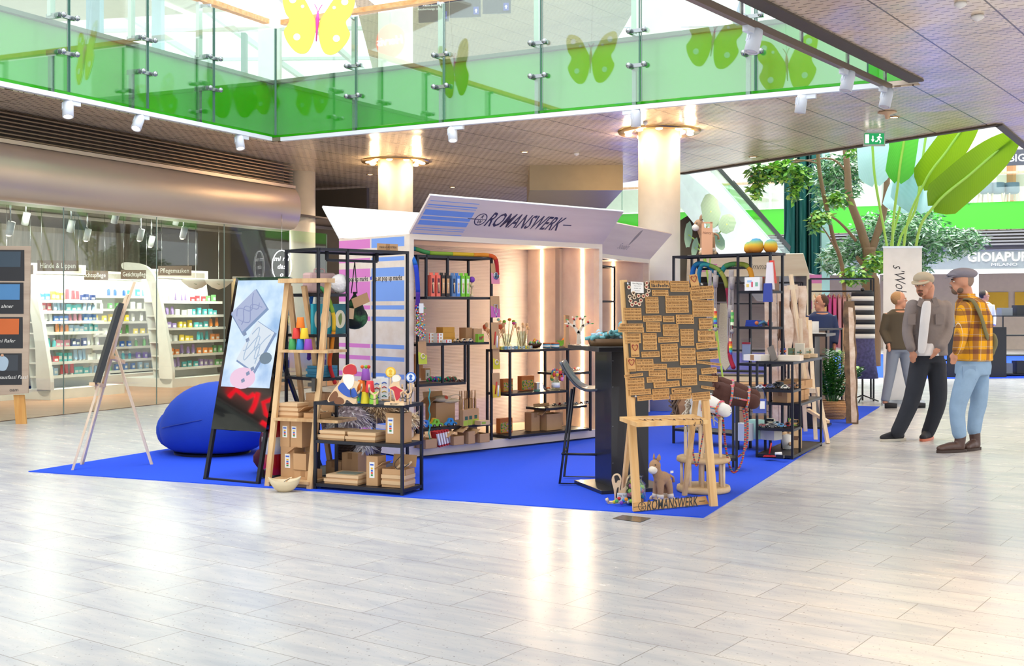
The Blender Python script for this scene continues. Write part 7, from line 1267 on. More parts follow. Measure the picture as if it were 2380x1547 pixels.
butterfly('large yellow paper butterfly with a magenta body hanging in front of the glass corner', hung(A(738, 52, 14.4), (0, -1, .1), (.04, .1, 1)), .98)
gn = V((.473, .881, 0)); g0 = V((P1.x, P1.y, 0))
for px, py, D, s, rl in ((1365, 138, 19, 'second yellow paper butterfly, high above the walkway', .1), (1652, 98, 17.5, 'third yellow paper butterfly, tilted, high above the walkway', .5), (1822, 155, 17, 'fourth yellow paper butterfly, high above the right of the walkway', -.1)):
    p = A(px, py, D); p = p-gn*2*((p-g0).dot(gn)); x = V((-.5, .2, 0)); butterfly(s, hung(p, gn, (rl*.5, 0, 1)), 1.0)
p = A(884, 96, 25); p = p-gn*2*((p-g0).dot(gn)); q = thing('shop_sign', 'round red shop sign lit white, facing the gallery glass', 'sign', hung(p, gn)); MB(mat('sign_red', '#e02a20', .4, var=0, emit='#ff3a2a', es=2.2)).prism(circ(.36, 32, sx=1), .06, None).build('disc', q); MB(mat('sign_white', '#ffffff', .4, var=0, emit='#ffffff', es=3)).text('Hervis', Matrix.Translation((0, 0, .002)), .26, None, .01, .15).build('lettering', q); MB(STEEL).tube([(0, .3, -.03), (0, 3, -.03)], .02).build('hanger', q)
BLS = mat('sign_black', '#2a2630', .4); q = thing('guide_sign', 'dark curved hanging guide sign with white lettering and arrows above the gallery', 'sign', Tp(A(1080, 10, 21.5), -.15))
for x0_, x1_, ln, dz in ((-.88, -.30, ('Piazza (aussen)', 'Raucherlounge (aussen)'), -.0), (-.28, .30, ('Center-Management',), .06), (.34, .86, ('SATURN - Lift',), .11)):
    m = MB(BLS); 
    for k in range(6): a, b = x0_+(x1_-x0_)*k/6, x0_+(x1_-x0_)*(k+1)/6; m.b0(a, b, -.02+.05*a*a, .02+.05*a*a, -.30+dz, .5)
    m.build('panel', q)
    for i, t in enumerate(ln): MB(WHITE).text(t, facing(((x0_+x1_)/2-.03, -.03+.0*x0_, .10-.07*i+dz-.1*(len(ln) > 1)), (1, 0, 0), (0, 0, 1)), .055, None).build('lettering', q)
    MB(colm('#3a3f9c')).b0(x1_-.13, x1_-.03, -.028, -.022, -.26+dz, -.12+dz).build('arrow_field', q); MB(WHITE).prism([(-.012, -.04), (.012, -.04), (.012, .0), (.03, .0), (0, .035), (-.03, 0), (-.012, 0)], .002, facing((x1_-.08, -.030, -.19+dz), (1, 0, 0), (0, 0, 1))).build('arrow', q)
for x in (-.6, .0, .6): MB(STEEL).tube([(x, 0, .5), (x, 0, 1.65)], .01).build('hanger', q)
Ns = (Ms.to_3x3() @ V((0, 0, 1))); Ns = (frame(s0_, sx).to_3x3() @ Ns).normalized(); P_s = s0_.copy()
RN = mat('red_neon', '#ff2030', .4, var=0, emit='#ff1428', es=6); m = MB(RN)
for st_ in (((532, 922), (548, 905), (575, 925), (590, 915)), ((600, 912), (592, 940), (583, 958)), ((640, 925), (612, 935), (618, 962), (640, 975)), ((511, 850), (505, 905)), ((607, 980), (622, 990))):
    P_ = [A(x, y, 17) for x, y in st_]; P_ = [p-Ns*2*((p-P_s).dot(Ns)) for p in P_]; m.tube(P_, .035, RN, 8)
m.build('neon_sign', None, 'red neon strokes facing the leaning black screen, seen only in its gloss', 'sign')
# exit sign, detectors
EG = mat('exit_green', '#0d8a4c', .4, var=0, emit='#12a05a', es=.5); q = thing('exit_sign', 'green running-man exit sign hanging below the ceiling edge near the trees', 'sign', Tp(A(2031, 323, 16))); MB(colm('#c9cfc4', .3)).b0(-.15, .15, -.02, .0, -.10, .10).build('frame', q); MB(EG).b0(-.135, .135, -.025, -.02, -.075, .075).build('panel', q)
fm = facing((0, -.0265, 0), (1, 0, 0), (0, 0, 1)); m = MB(mat('exit_white', '#ffffff', .4, var=0, emit='#ffffff', es=1)); m.prism([(-.125, -.06), (-.075, -.06), (-.075, .06), (-.125, .06)], .001, fm); m.prism([(-.03, .04), (-.03, -.01), (-.045, -.01), (-.022, -.045), (.0, -.01), (-.014, -.01), (-.014, .04)], .001, fm)
m.prism(circ(.012, 12, (.075, .055)), .001, fm)
for a_, b_, w_ in (((.07, .035), (.055, -.005), .026), ((.065, .03), (.035, .015), .012), ((.07, .03), (.10, .01), .012), ((.057, 0), (.085, -.03), .014), ((.085, -.03), (.075, -.06), .013), ((.055, -.005), (.035, -.035), .014), ((.035, -.035), (.01, -.035), .012)):
    d_ = V((b_[0]-a_[0], b_[1]-a_[1], 0)); n_ = V((-d_.y, d_.x, 0)).normalized()*w_/2; m.prism([(a_[0]-n_.x, a_[1]-n_.y), (b_[0]-n_.x, b_[1]-n_.y), (b_[0]+n_.x, b_[1]+n_.y), (a_[0]+n_.x, a_[1]+n_.y)], .001, fm)
m.build('pictogram', q); MB(STEEL).b0(-.1, .1, -.012, -.006, .10, 3.85-q.matrix_basis.translation.z).build('bracket', q)
for px, py, s, r in ((2272, 36, 'white domed smoke detector on the ceiling at the upper right', .05), (2232, 6, 'flat white sensor on the ceiling at the top right', .045), (2062, 260, 'cream cone-shaped speaker under the ceiling above the exit sign', .10), (1530-30, 283, 'small round sensor under the ceiling beside the cream column', .03), (1340, 355, 'white detector under the ceiling above the dark logo', .04)):
    p = F(px, 0, 0); d = 2.45*FP/(716-py); c = A(px, py, d); q = thing('ceiling_sensor', s, 'sensor', T(c.x, c.y, PZ)); m = MB(PAPER if r < .1 else mat('cream_plastic', '#d8b48e', .4)); m.lathe([(0, 0), (r, 0), (r*1.1, -.02), (r*.7, -.035), (0, -.05)] if r < .1 else [(0, 0), (r, 0), (r*1.2, -.01), (r*.35, -.035), (r*.2, -.09), (0, -.09)], None, 20); m.build('housing', q)
# ------------------------------------------------------------ escalator, teal shaft, far gallery
q = thing('escalator', 'escalator with grey cladding descending behind the cream column', 'escalator', T(3.6, 22)); inv = q.matrix_basis.inverted(); CLD = mat('pale_cladding', '#d5dae0', .3, .3); du = V((.3, .95, 0))
def ep(px, py): return A(px, py, 21.3+(px-1560)*.009)
def slab(pts, depth, mt, name, off=0.0):
    v = [inv @ (ep(*p)+du*off) for p in pts]; w_ = [inv @ (ep(*p)+du*(off+depth)) for p in pts]; n = len(v); MB(mt).add(v+w_, [tuple(range(n-1, -1, -1)), tuple(range(n, 2*n))]+[(i, (i+1) % n, (i+1) % n+n, i+n) for i in range(n)]).build(name, q)
slab([(1540, 350), (1640, 390), (1845, 622), (1845, 700), (1760, 700), (1540, 430)], 1.1, CLD, 'cladding'); slab([(1650, 372), (1835, 585), (1845, 622), (1640, 390)], .02, GLASSG, 'glass_panel', .02); slab([(1651, 362), (1838, 572), (1836, 584), (1649, 374)], .07, BLACK, 'handrail'); slab([(1690, 405), (1850, 590), (1850, 600), (1690, 415)], .07, BLACK, 'handrail', 1.0)
slab([(1560, 505), (1600, 480), (1740, 640), (1740, 700), (1560, 700)], .05, mat('under_stairs', '#5f534a', .7), 'underside', .9)
TEALM = mat('teal_metal', '#1d5a56', .25, .6, vs=2); m = MB(TEALM)
for i, (px, r) in enumerate(((1836, .125), (1865, .125), (1893, .125))): x = (px-1190)/FP*24.4; m.lathe([(r, 0), (r, 9)], TEALM, 18, (x, 24.4+.05*(i % 2), 0)); m.b0(x+r-.012, x+r+.012, 24.3, 24.4, 0, 9, mat('teal_dark', '#0d2f2e', .4))
st(m, 'trim_shaft'); st(MB(mat('teal_pale', '#9fc2bf', .3, .3)).b0(6.45, 6.62, 24.2, 24.5, 0, 9), 'trim_shaft')
fa, fb = V((3.0, 41.5, 0)), V((18.5, 35.0, 0)); dd_ = (fb-fa).normalized(); nn_ = V((dd_.y, -dd_.x, 0))
m = MB(GREEN); m.bar(fa+V((0, 0, 4.3)), fb+V((0, 0, 4.3)), .1, .85, GREEN); st(m, 'trim_gallery'); m = MB(GLASSG); m.bar(fa+nn_*.15+V((0, 0, 5.15)), fb+nn_*.15+V((0, 0, 5.15)), .015, .8, GLASSG); m.bar(fa+nn_*.1+V((0, 0, 5.62)), fb+nn_*.1+V((0, 0, 5.62)), .09, .07, PINE)
for i in range(9): p = fa+dd_*(1+i*1.9)+nn_*.1; m.bar(p+V((0, 0, 4.7)), p+V((0, 0, 5.6)), .04, .04, STEEL)
st(m, 'trim_gallery'); m = MB(mat('far_cream', '#e4dcd2', .5)); m.bar(fa-nn_*5+V((0, 0, 6.3)), fb-nn_*5+V((0, 0, 6.3)), .2, 3.4); m.bar(fa-nn_*2.5+V((0, 0, 4.66)), fb-nn_*2.5+V((0, 0, 4.66)), 5, .1, m.mt)
for i in range(8): p = fa+dd_*(1+i*2.1)-nn_*4.85; m.bar(p+V((0, 0, 4.8)), p+V((0, 0, 7)), .1, .3 if i % 2 else .9, (mat('warm_wood', '#c08a5a', .5), mat('shop_grey', '#b8b4b0', .5), WHITE)[i % 3])
st(m, 'wall_far_upper'); m = MB(mat('grey_slats', '#8e8a86', .5))
for k in range(5): m.bar(fa+nn_*.02+V((0, 0, 3.8-k*.1)), fb+nn_*.02+V((0, 0, 3.8-k*.1)), .08, .05)
m.bar(fa-nn_*.2+V((0, 0, 3.55)), fb-nn_*.2+V((0, 0, 3.55)), .1, .6, mat('slat_back', '#6b645e', .6)); st(m, 'trim_slats')
m = MB(mat('fascia_grey', '#8f9592', .5)); m.bar(fa-nn_*.3+V((0, 0, 2.95)), fb-nn_*.3+V((0, 0, 2.95)), .12, .62); m.bar(fa-nn_*.28+V((0, 0, 2.58)), fb-nn_*.28+V((0, 0, 2.58)), .16, .12, WHITE); m.bar(fa-nn_*.28+V((0, 0, 3.28)), fb-nn_*.28+V((0, 0, 3.28)), .14, .10, WHITE)
m.bar(fa-nn_*4+V((0, 0, 1.3)), fb-nn_*4+V((0, 0, 1.3)), .1, 2.6, mat('far_shop_wall', '#d8c4b4', .6))
for i in range(6): p = fa+dd_*(.5+i*3)-nn_*.3; m.bar(p, p+V((0, 0, 2.6)), .3, .25, WHITE)
st(m, 'wall_far')
sc = A(2330, 598, 36.0); sx2 = dd_; q = thing('shop_sign', 'glowing white shop sign lettered GIOIAPURA MILANO on a grey fascia at the right edge', 'sign', facing(sc, dd_, (0, 0, 1))); MB(mat('halo_white', '#ffffff', .4, var=0, emit='#fff6e8', es=1.6)).text('GIOIAPURA', Matrix.Translation((0, .03, .03)), .40, None, .012, wid=2.05).build('lettering', q); MB(WHITE).text('MILANO', Matrix.Translation((.05, -.20, .03)), .13, None, 0, wid=.75).build('lettering', q)
sp_ = fa+dd_*((sc-fa).dot(dd_)); q.matrix_basis = facing(V((sp_.x, sp_.y, 0))-nn_*.22+V((0, 0, 2.97)), dd_, (0, 0, 1))
for i in range(3): p = fa+dd_*(13.2+i*.95)-nn_*3.9+V((0, 0, 1.65)); place(MB(colm('#e8b52e')).prism(rr(.75, .6), .02, None).build('wall_poster', None, 'yellow poster on the far shop wall under the glowing sign, %s of three' % ('left', 'middle', 'right')[i], 'poster'), facing(p, dd_, (0, 0, 1)))
place(MB(colm('#3a3d44')).prism([(-.9, -.2), (.9, -.2), (.9, .25), (-.9, .25)], .05, None).text('BIG', Matrix.Translation((-.35, 0, .0)), .3, WHITE, .01).build('shop_sign', None, 'dark upper-floor sign with white capitals at the right edge', 'sign'), facing(A(2395, 366, 33), dd_, (0, 0, 1)))
CHB = mat('chair_blue', '#5f7086', .5); CHW = mat('chair_white', '#e3e5e6', .5)
for i, (px, c) in enumerate(((2228, CHW), (2262, CHW), (2290, CHB), (2318, CHB), (2352, CHB))):
    q = thing('cafe_chair', '%s cafe chair with pale wooden legs on the far gallery, %s from its left end' % ('grey-blue' if c is CHB else 'white', ('first', 'second', 'third', 'fourth', 'fifth')[i]), 'chair', T((px-1190)/FP*38.2, 38.2-.0*i, 4.72, .4*i)); MB(c).lathe([(0, .44), (.22, .44), (.26, .52), (.25, .8), (.23, .8), (.22, .5), (0, .47)], c, 14, sy=.9).build('seat', q)
    for x, y in ((-.2, -.2), (.2, -.2), (.2, .2), (-.2, .2)): MB(PALE).bar((x, y, 0), (x*.7, y*.7, .45), .04).build('leg', q)
# ------------------------------------------------------------ planting
BARK = mat('tree_bark', '#8a6a54', .85, bump=.6, bs=25)
def leafcloud(mb, blobs, n, size, mts, rnd, droop=.4, narrow=.35):
    tot = sum(b[3]*b[4] for b in blobs)
    for cx, cy, cz, rx, rz in blobs:
        for i in range(int(n*rx*rz/tot)):
            u, t, r = rnd.uniform(-1, 1), rnd.uniform(0, 6.28), rnd.random()**.45; s_ = sqrt(1-u*u); p = V((cx+rx*r*s_*cos(t), cy+rx*.8*r*s_*sin(t), cz+rz*r*u)); a = rnd.uniform(0, 6.28); d = V((cos(a), sin(a)*.8, rnd.uniform(-.9, .5)-droop*.3)).normalized()*size*rnd.uniform(.6, 1.2); w_ = d.cross(V((rnd.uniform(-1, 1), rnd.uniform(-1, 1), 1))).normalized()*size*narrow*.5
            mb.add([p, p+d*.45+w_, p+d, p+d*.45-w_], [(0, 1, 2, 3)], mts[rnd.randrange(len(mts))])
def tblob(px, py, d, rpx, rpy): c = A(px, py, d); return (c.x, c.y, c.z, rpx/FP*d, rpy/FP*d)
L1 = [mat('foliage_green', '#86b57c', .45, var=0), mat('foliage_grey', '#c9dccf', .45, var=0), mat('foliage_dark', '#578f5c', .5, var=0)]; L2_ = [mat('ficus_green', '#7fba4a', .4, var=0), mat('ficus_lime', '#b4da62', .4, var=0), mat('foliage_dark')]
for mt_ in L1+L2_: mt_.node_tree.nodes['Principled BSDF'].inputs['Transmission Weight'].default_value = 0
rt = random.Random(8); q = thing('tree', 'forked tree with fine grey-green leaves behind the clothes rail', 'tree', T(6.4, 21)); inv = q.matrix_basis.inverted(); m = MB(BARK)
def tp_(*a): return inv @ A(*a)
m.tube(curve3([tp_(2026, 850, 21), tp_(2026, 700, 21), tp_(2022, 640, 21), tp_(2020, 575, 21)]), [.16]*12+[.12]*7, BARK, 12)
for pts, r in ((((2018, 590), (2000, 530), (1975, 460), (1970, 400), (1964, 330), (1958, 280)), .085), (((2022, 590), (2040, 540), (2058, 470), (2062, 400), (2066, 300), (2080, 230)), .075), (((1990, 560), (1965, 530), (1935, 505), (1900, 500)), .03), (((2010, 620), (1994, 600), (1990, 596)), .05), (((1968, 400), (1935, 370), (1880, 372), (1800, 385)), .02), (((2062, 400), (2080, 330), (2110, 280)), .03)):
    P = curve3([tp_(x, y, 21) for x, y in pts], 6); n = len(P); m.tube(P, [r*(1-.5*i/n) for i in range(n)], BARK, 9)
m.build('trunk', q); m = MB()
bl1 = [tblob(*b) for b in ((2070, 545, 21.5, 95, 65), (2160, 560, 21.5, 90, 50), (2240, 560, 21.2, 55, 35), (1985, 590, 21.3, 60, 45), (1925, 420, 21.5, 45, 70), (1975, 400, 21.5, 35, 60), (2110, 620, 21.5, 60, 40), (2140, 520, 22, 50, 50), (1935, 600, 21.8, 35, 40))]
bl1 = [(b[0]-6.4, b[1]-21, b[2], b[3], b[4]) for b in bl1]; leafcloud(m, bl1, 8000, .17, L1, rt, narrow=.24); m.build('leaves', q, kind='stuff')
q = thing('tree', 'glossy green ficus branches hanging before the teal shaft', 'tree', T(4.9, 19.5)); inv = q.matrix_basis.inverted(); m = MB(BARK)
m.tube(curve3([tp_(1968, 870, 20), tp_(1960, 640, 20), tp_(1935, 545, 20), tp_(1905, 400, 20), tp_(1900, 300, 20)]), .035, BARK, 8); m.tube(curve3([tp_(1903, 380, 20), tp_(1860, 372, 19.8), tp_(1800, 380, 19.6), tp_(1745, 410, 19.5)]), .014, BARK, 6); m.tube(curve3([tp_(1948, 590, 20), tp_(1920, 540, 19.8), tp_(1885, 500, 19.6)]), .012, BARK, 6); m.build('trunk', q); m = MB()
bl2 = [tblob(*b) for b in ((1775, 400, 19.6, 38, 26), (1760, 430, 19.6, 16, 38), (1822, 395, 19.6, 40, 28), (1860, 410, 19.7, 25, 32), (1845, 445, 19.7, 14, 26), (1905, 505, 19.7, 30, 18), (1895, 525, 19.7, 16, 16), (1995, 350, 20, 28, 14), (2060, 330, 20, 24, 14), (2045, 610, 20, 40, 26), (1985, 640, 20, 35, 22), (1945, 460, 20, 30, 20))]
bl2 = [(b[0]-4.9, b[1]-19.5, b[2], b[3], b[4]) for b in bl2]; leafcloud(m, bl2, 2300, .13, L2_, rt, narrow=.5); m.build('leaves', q, kind='stuff')
def m_blade(nm, a, b):
    w = NT(nm, rough=.4); x, y, z = w.xyz(); s = w.math('SINE', w.math('MULTIPLY', w.math('ADD', y, w.math('MULTIPLY', w.math('ABSOLUTE', x), -.3)), 420)); w.base(w.mix(w.math('MULTIPLY_ADD', s, .12, .5), a, b)); w.bump(s, .2, .004)
    t = w.n('BsdfTranslucent'); t.inputs[0].default_value = hexc(b); mx = w.n('MixShader', {0: .5, 1: w.b.outputs[0], 2: t.outputs[0]}); w.t.links.new(mx.outputs[0], w.t.nodes['Material Output'].inputs[0]); return w.m
BG1, BG2, BG3 = m_blade('banana_olive', '#4f7a12', '#84a31c'), m_blade('banana_green', '#3f9a34', '#5fb83f'), m_blade('banana_pale', '#8fbdc6', '#b9dade')
q = thing('banana_plant', 'tall banana plant with broad yellow-green leaves behind the white banner', 'plant', T(6.6, 19)); inv = q.matrix_basis.inverted(); root = inv @ V((6.7, 19.6, .0))
for (x0_, y0_), (x1_, y1_), wd, mt_, (sx_, sy_), dz, nm in (((2172, 478), (2350, 322), 46, BG1, (2128, 580), 18.2, 'olive'), ((2146, 430), (2262, 262), 40, BG1, (2100, 580), 18.8, 'olive'), ((2088, 418), (2115, 230), 33, BG2, (2075, 600), 19, 'green'), ((2035, 425), (2020, 250), 38, BG3, (2066, 600), 19.6, 'pale'), ((2128, 485), (2160, 260), 62, BG3, (2084, 600), 20, 'pale'), ((2090, 490), (2115, 400), 42, BG3, (2070, 620), 20.2, 'pale')):
    a, b = A(x0_, y0_, dz), A(x1_, y1_, dz-.2); L_2 = (b-a).length; Mx = inv @ facing(a, V((1, .1, 0)).cross(V((0, 0, 1))).cross(b-a), b-a) if 0 else inv @ facing(a, (b-a).cross(V((0, 1, 0))), b-a); w_ = wd/FP*dz; vs = []; nn = 14
    for i in range(nn+1):
        t = i/nn; ww = w_*(min(1, (t*7+.08))**.6)*(1-.55*t**5)
        for sgn in (-1, -.5, 0, .5, 1): vs.append(Mx @ V((ww*sgn, t*L_2-.10*L_2*(abs(sgn))*(1-t)*.5, .16*w_*(1-abs(sgn))-.1*t*t)))
    MB(mt_).add(vs, [(i*5+j, i*5+j+1, (i+1)*5+j+1, (i+1)*5+j) for i in range(nn) for j in range(4)], mt_, True).build('leaf', q)
    MB(L2_[1]).tube(curve3([root, inv @ A(sx_, sy_, dz+.3), inv @ a, inv @ (a+(b-a)*.5), inv @ b]), .022, L2_[1], 7).build('stem', q)
q = thing('monstera_plant', 'big pale green leaves rising behind the wheeled donkey', 'plant', T(3.55, 19)); inv = q.matrix_basis.inverted(); BG4 = m_blade('monstera', '#86b49c', '#c3ddd0')
for (cx_, cy_), (wx, wy), a, r0 in (((1652, 490), (26, 42), .0, (1640, 600)), ((1690, 520), (22, 26), -.7, (1650, 610)), ((1600, 545), (34, 10), 1.4, (1640, 610)), ((1672, 560), (14, 22), .3, (1650, 610)), ((1615, 575), (26, 8), 1.3, (1640, 620))):
    c = A(cx_, cy_, 19); k = 19/FP; ol = rot2([(wx*k*sin(t*.42)*(1-.12*(t % 2)), wy*k*cos(t*.42)) for t in range(15)], a, (0, 0)); MB(BG4).prism(ol, .004, inv @ facing(c, (1, .3, 0), (0, .2, 1))).build('leaf', q); MB(L2_[1]).tube(curve3([inv @ V((3.5, 19.1, 0)), inv @ A(r0[0], r0[1], 19.1), inv @ c]), .012, L2_[1], 6).build('stem', q)
# ------------------------------------------------------------ clothes rail, banner, mannequins, far racks
q = thing('clothes_rail', 'black clothes rail with pink and cream garments right of the black bar table', 'clothes rail', frame((4.55, 17.7, 0), (.98, -.2, 0)))
for x in (0, .92):
    for y in (0, .4): MB(BLACKM).b0(x-.013, x+.013, y-.013, y+.013, 0, 1.85).build('post', q)
MB(BLACKM).b0(0, .92, 0, .4, 1.84, 1.86).build('top_shelf', q); MB(BLACKM).tube([(0, .2, 1.66), (.92, .2, 1.66)], .012).build('rail', q)
for i in range(12):
    nm, c = (('cream', '#e6d8c0'), ('rose', '#e0a0b0'), ('magenta', '#c8509a'), ('white', '#eeeae6'), ('dusty pink', '#dbaaa6'), ('hot pink', '#e0609a'), ('yellow', '#e3c87a'))[(i*3) % 7]; g = thing('garment', '%s garment on a wooden hanger, number %s from the left on the rail' % (nm, ('one', 'two', 'three', 'four', 'five', 'six', 'seven', 'eight', 'nine', 'ten', 'eleven', 'twelve')[i]), 'garment', q.matrix_basis @ T(.07+.072*i, .2, 1.60), 'garments on the pink rail')
    MB(colm(c, .9)).prism([(-.2, -.06), (-.24, -.5), (-.17, -.52), (-.15, -.3), (-.19, -.8), (.19, -.8), (.15, -.3), (.17, -.52), (.24, -.5), (.2, -.06), (.06, 0), (-.06, 0)], .045, facing((.02, 0, 0), (0, 1, .0), (0, 0, 1)) @ Matrix.Rotation(.0, 4, 'Y')).build('cloth', g); MB(BEECH).tube([(0, -.18, -.03), (0, 0, .02), (0, .18, -.03)], .009, None, 5).build('hanger', g)
q = thing('banner_stand', 'tall white roll-up banner with thin handwritten lettering behind the two men', 'banner', T(5.72, 17.0, 0, -.1)); MB(mat('banner_white', '#f2efec', .5)).b0(-.28, .27, -.004, .004, .06, 2.29).build('banner', q); MB(STEEL).b0(-.3, .3, -.05, .05, 0, .06).build('base', q); MB(STEEL).b0(-.29, .28, -.008, .008, 2.28, 2.31).build('top_bar', q); MB(INK).text("s'Wohnzimma", facing((-.02, -.006, 1.55), (.12, 0, -1), (1, 0, .12)), .22, None, -.012, .3, .95).build('lettering', q)
q = thing('dress_form', 'black and white striped dress on a stand beside the banner', 'dress form', T(5.25, 17.4)); m = MB(INK)
for k in range(10): z = .95+.07*k; r = .17 if k > 4 else .19; m.lathe([(r, z), (r*.98, z+.07)], (WHITE, INK)[k % 2], 16, sy=.6)
m.build('striped_top', q); MB(mat('patterned_blue', '#4a4a78', .8, var=.5, vs=25)).lathe([(.24, .35), (.2, .6), (.18, .95)], None, 16, sy=.6).build('skirt', q); MB(BLACK).tube([(0, 0, .02), (0, 0, 1.68)], .015).build('pole', q); MB(BLACK).ball((0, 0, 1.68), .03).build('knob', q)
for a_ in (0, 2.1, 4.2): MB(BLACK).tube([(0, 0, .1), (.24*cos(a_), .24*sin(a_), .01)], .01).build('leg', q)
for i, (x, y, ln, h, s) in enumerate(((8.75, 23.6, 1.35, 1.0, 'black counter rack of boxes right of the man in plaid'), (10.1, 23.9, 1.4, 1.25, 'taller black rack with framed cards at the right edge'))):
    M = frame((x, y, 0), (.99, .12, 0)); rack('display_rack', s, M, [(0, 0, 0, h), (ln, 0, 0, h), (0, .4, 0, h), (ln, .4, 0, h), (ln*.5, 0, 0, h)], [(0, ln, 0, .4, z) for z in (h, h*.68, h*.35, .05)])
    for k in range(8): u, z = .15+(k % 4)*ln*.24, (h, h*.35, .05, h*.68)[k // 2 % 4]; c = ('#e6e2da', '#8a8f98', '#2a2c33', '#c9b59a')[(k+i) % 4]; place(MB(colm(c)).b0(-.12, .12, -.1, .1, 0, .16+.05*(k % 3)).build('storage_box', None, '%s box, %s place on the %s' % (('cream', 'grey', 'black', 'tan')[(k+i) % 4], ('first', 'second', 'third', 'fourth', 'fifth', 'sixth', 'seventh', 'eighth')[k], ('black counter rack', 'taller black rack')[i]), 'box'), M @ T(u, .2, z+.001))
place(MB(colm('#23242b')).b0(0, 1.2, -.01, .01, .0, 1.02).build('counter_panel', None, 'black counter front behind the plaid shirt', 'panel'), T(8.8, 23.5))
# ------------------------------------------------------------ people
SKN = mat('skin', '#c98f72', .55, bump=.05, bs=90); DENIM = mat('pale_denim', '#87a3bf', .85, var=.12, vs=9, bump=.35, bs=14); DKJ = mat('black_denim', '#2a2d35', .9, var=.12, vs=9, bump=.35, bs=14)
GRS = mat('taupe_cotton', '#857a76', .9, var=.08, vs=8, bump=.35, bs=16); WTEE = mat('white_cotton', '#e6e5e6', .9, bump=.2, bs=20)
def m_plaid():
    w = NT('yellow_plaid', rough=.9); x, y, z = w.xyz(); p = w.math('ADD', x, w.math('MULTIPLY', y, .6)); n = w.n('TexNoise', {'Vector': w.vec, 'Scale': 4}); z = w.math('ADD', z, w.math('MULTIPLY', n.outputs[0], .03)); c = w.mix(w.math('MULTIPLY', w.band(p, .125, .34), .62), '#e2a112', '#5a2238'); c = w.mix(w.math('MULTIPLY', w.band(z, .125, .34, .2), .62), c, '#4f1f33')
    c = w.mix(w.math('MULTIPLY', w.band(p, .125, .03, .5), .7), c, '#e8d8c0'); c = w.mix(w.math('MULTIPLY', w.band(z, .125, .03, .7), .7), c, '#e8d8c0'); c = w.mix(w.math('MULTIPLY', w.band(p, .0625, .05, .3), .4), c, '#4a2030'); w.base(w.mix(w.math('MULTIPLY', w.band(z, .0625, .05, .4), .4), c, '#4a2030'))
    w.bump(w.n('TexNoise', {'Vector': w.vec, 'Scale': 14}).outputs[0], .35); return w.m
PLAID = m_plaid()
class Fig:
    """a person: joints given as pixel, depth offset -> local metres; every garment one smooth skin"""
    def __init__(s, name, label, px, py, d):
        s.d = d; s.o = thing(name, label, 'person', T((px-1190)/FP*d, d)); s.i = s.o.matrix_basis.inverted()
    def p(s, px, py, dy=0): return s.i @ A(px, py, s.d+dy)
    def limb(s, m, pts, sx=1): P = [s.p(*q[:3]) for q in pts]; rs = [q[3] for q in pts]; C_ = curve3(P, 5); k = len(C_); n = len(rs)-1; r = [rs[min(n, int(i*n/(k-1)))]*(1-(i*n/(k-1)) % 1)+rs[min(n, int(i*n/(k-1))+1)]*((i*n/(k-1)) % 1) for i in range(k)]; m.tube(C_, r, m.mt, 16); m.ball(C_[0], r[0]*.98, m.mt, 14); m.ball(C_[-1], r[-1]*.98, m.mt, 14)
    def torso(s, m, rings, ang=0):
        """rings: px, py, dy, half width, half depth"""
        n = 24; vs = []
        R2_ = []
        for a, b in zip(rings[:-1], rings[1:]):
            for k in range(3): R2_.append([a[j]+(b[j]-a[j])*k/3 for j in range(5)])
        R2_.append(list(rings[-1]))
        for px, py, dy, w_, h_ in R2_:
            c = s.p(px, py, dy)
            for j in range(n): t = 2*pi*j/n; x, y = w_*(abs(cos(t))**.85)*(1 if cos(t) >= 0 else -1), h_*(abs(sin(t))**.9)*(1 if sin(t) >= 0 else -1); vs.append(c+V((x*cos(ang)-y*sin(ang), x*sin(ang)+y*cos(ang), 0)))
        k = len(R2_); m.add(vs, [(i*n+j, i*n+(j+1) % n, (i+1)*n+(j+1) % n, (i+1)*n+j) for i in range(k-1) for j in range(n)]+[tuple(range(n-1, -1, -1)), tuple(range((k-1)*n, k*n))], m.mt, True)
    def end(s, m, name, vox=.012, sm=5, **k): return m.build(name, s.o, k.get('label'), remesh=vox, smooth=sm)
def hand(f, m, px, py, dy, dirv, side, r=1.0):
    """palm with five curled fingers"""
    c = f.p(px, py, dy); d = V(dirv).normalized(); s_ = V(side).normalized(); m.ball(c+d*.03, .036*r, m.mt, 12, (.75, .9, 1.1))
    for i, l in enumerate((.055, .065, .062, .05)): b = c+d*.055+s_*(.027-.018*i); m.tube([b-d*.01, b+d*l*.5, b+d*l*.85+V((0, .012, -.01))], [.0095, .009, .007], m.mt, 8); m.ball(b+d*l*.85+V((0, .012, -.01)), .007, m.mt, 6)
    m.tube([c+s_*.03, c+s_*.05+d*.03, c+s_*.045+d*.06], [.011, .010, .008], m.mt, 8)
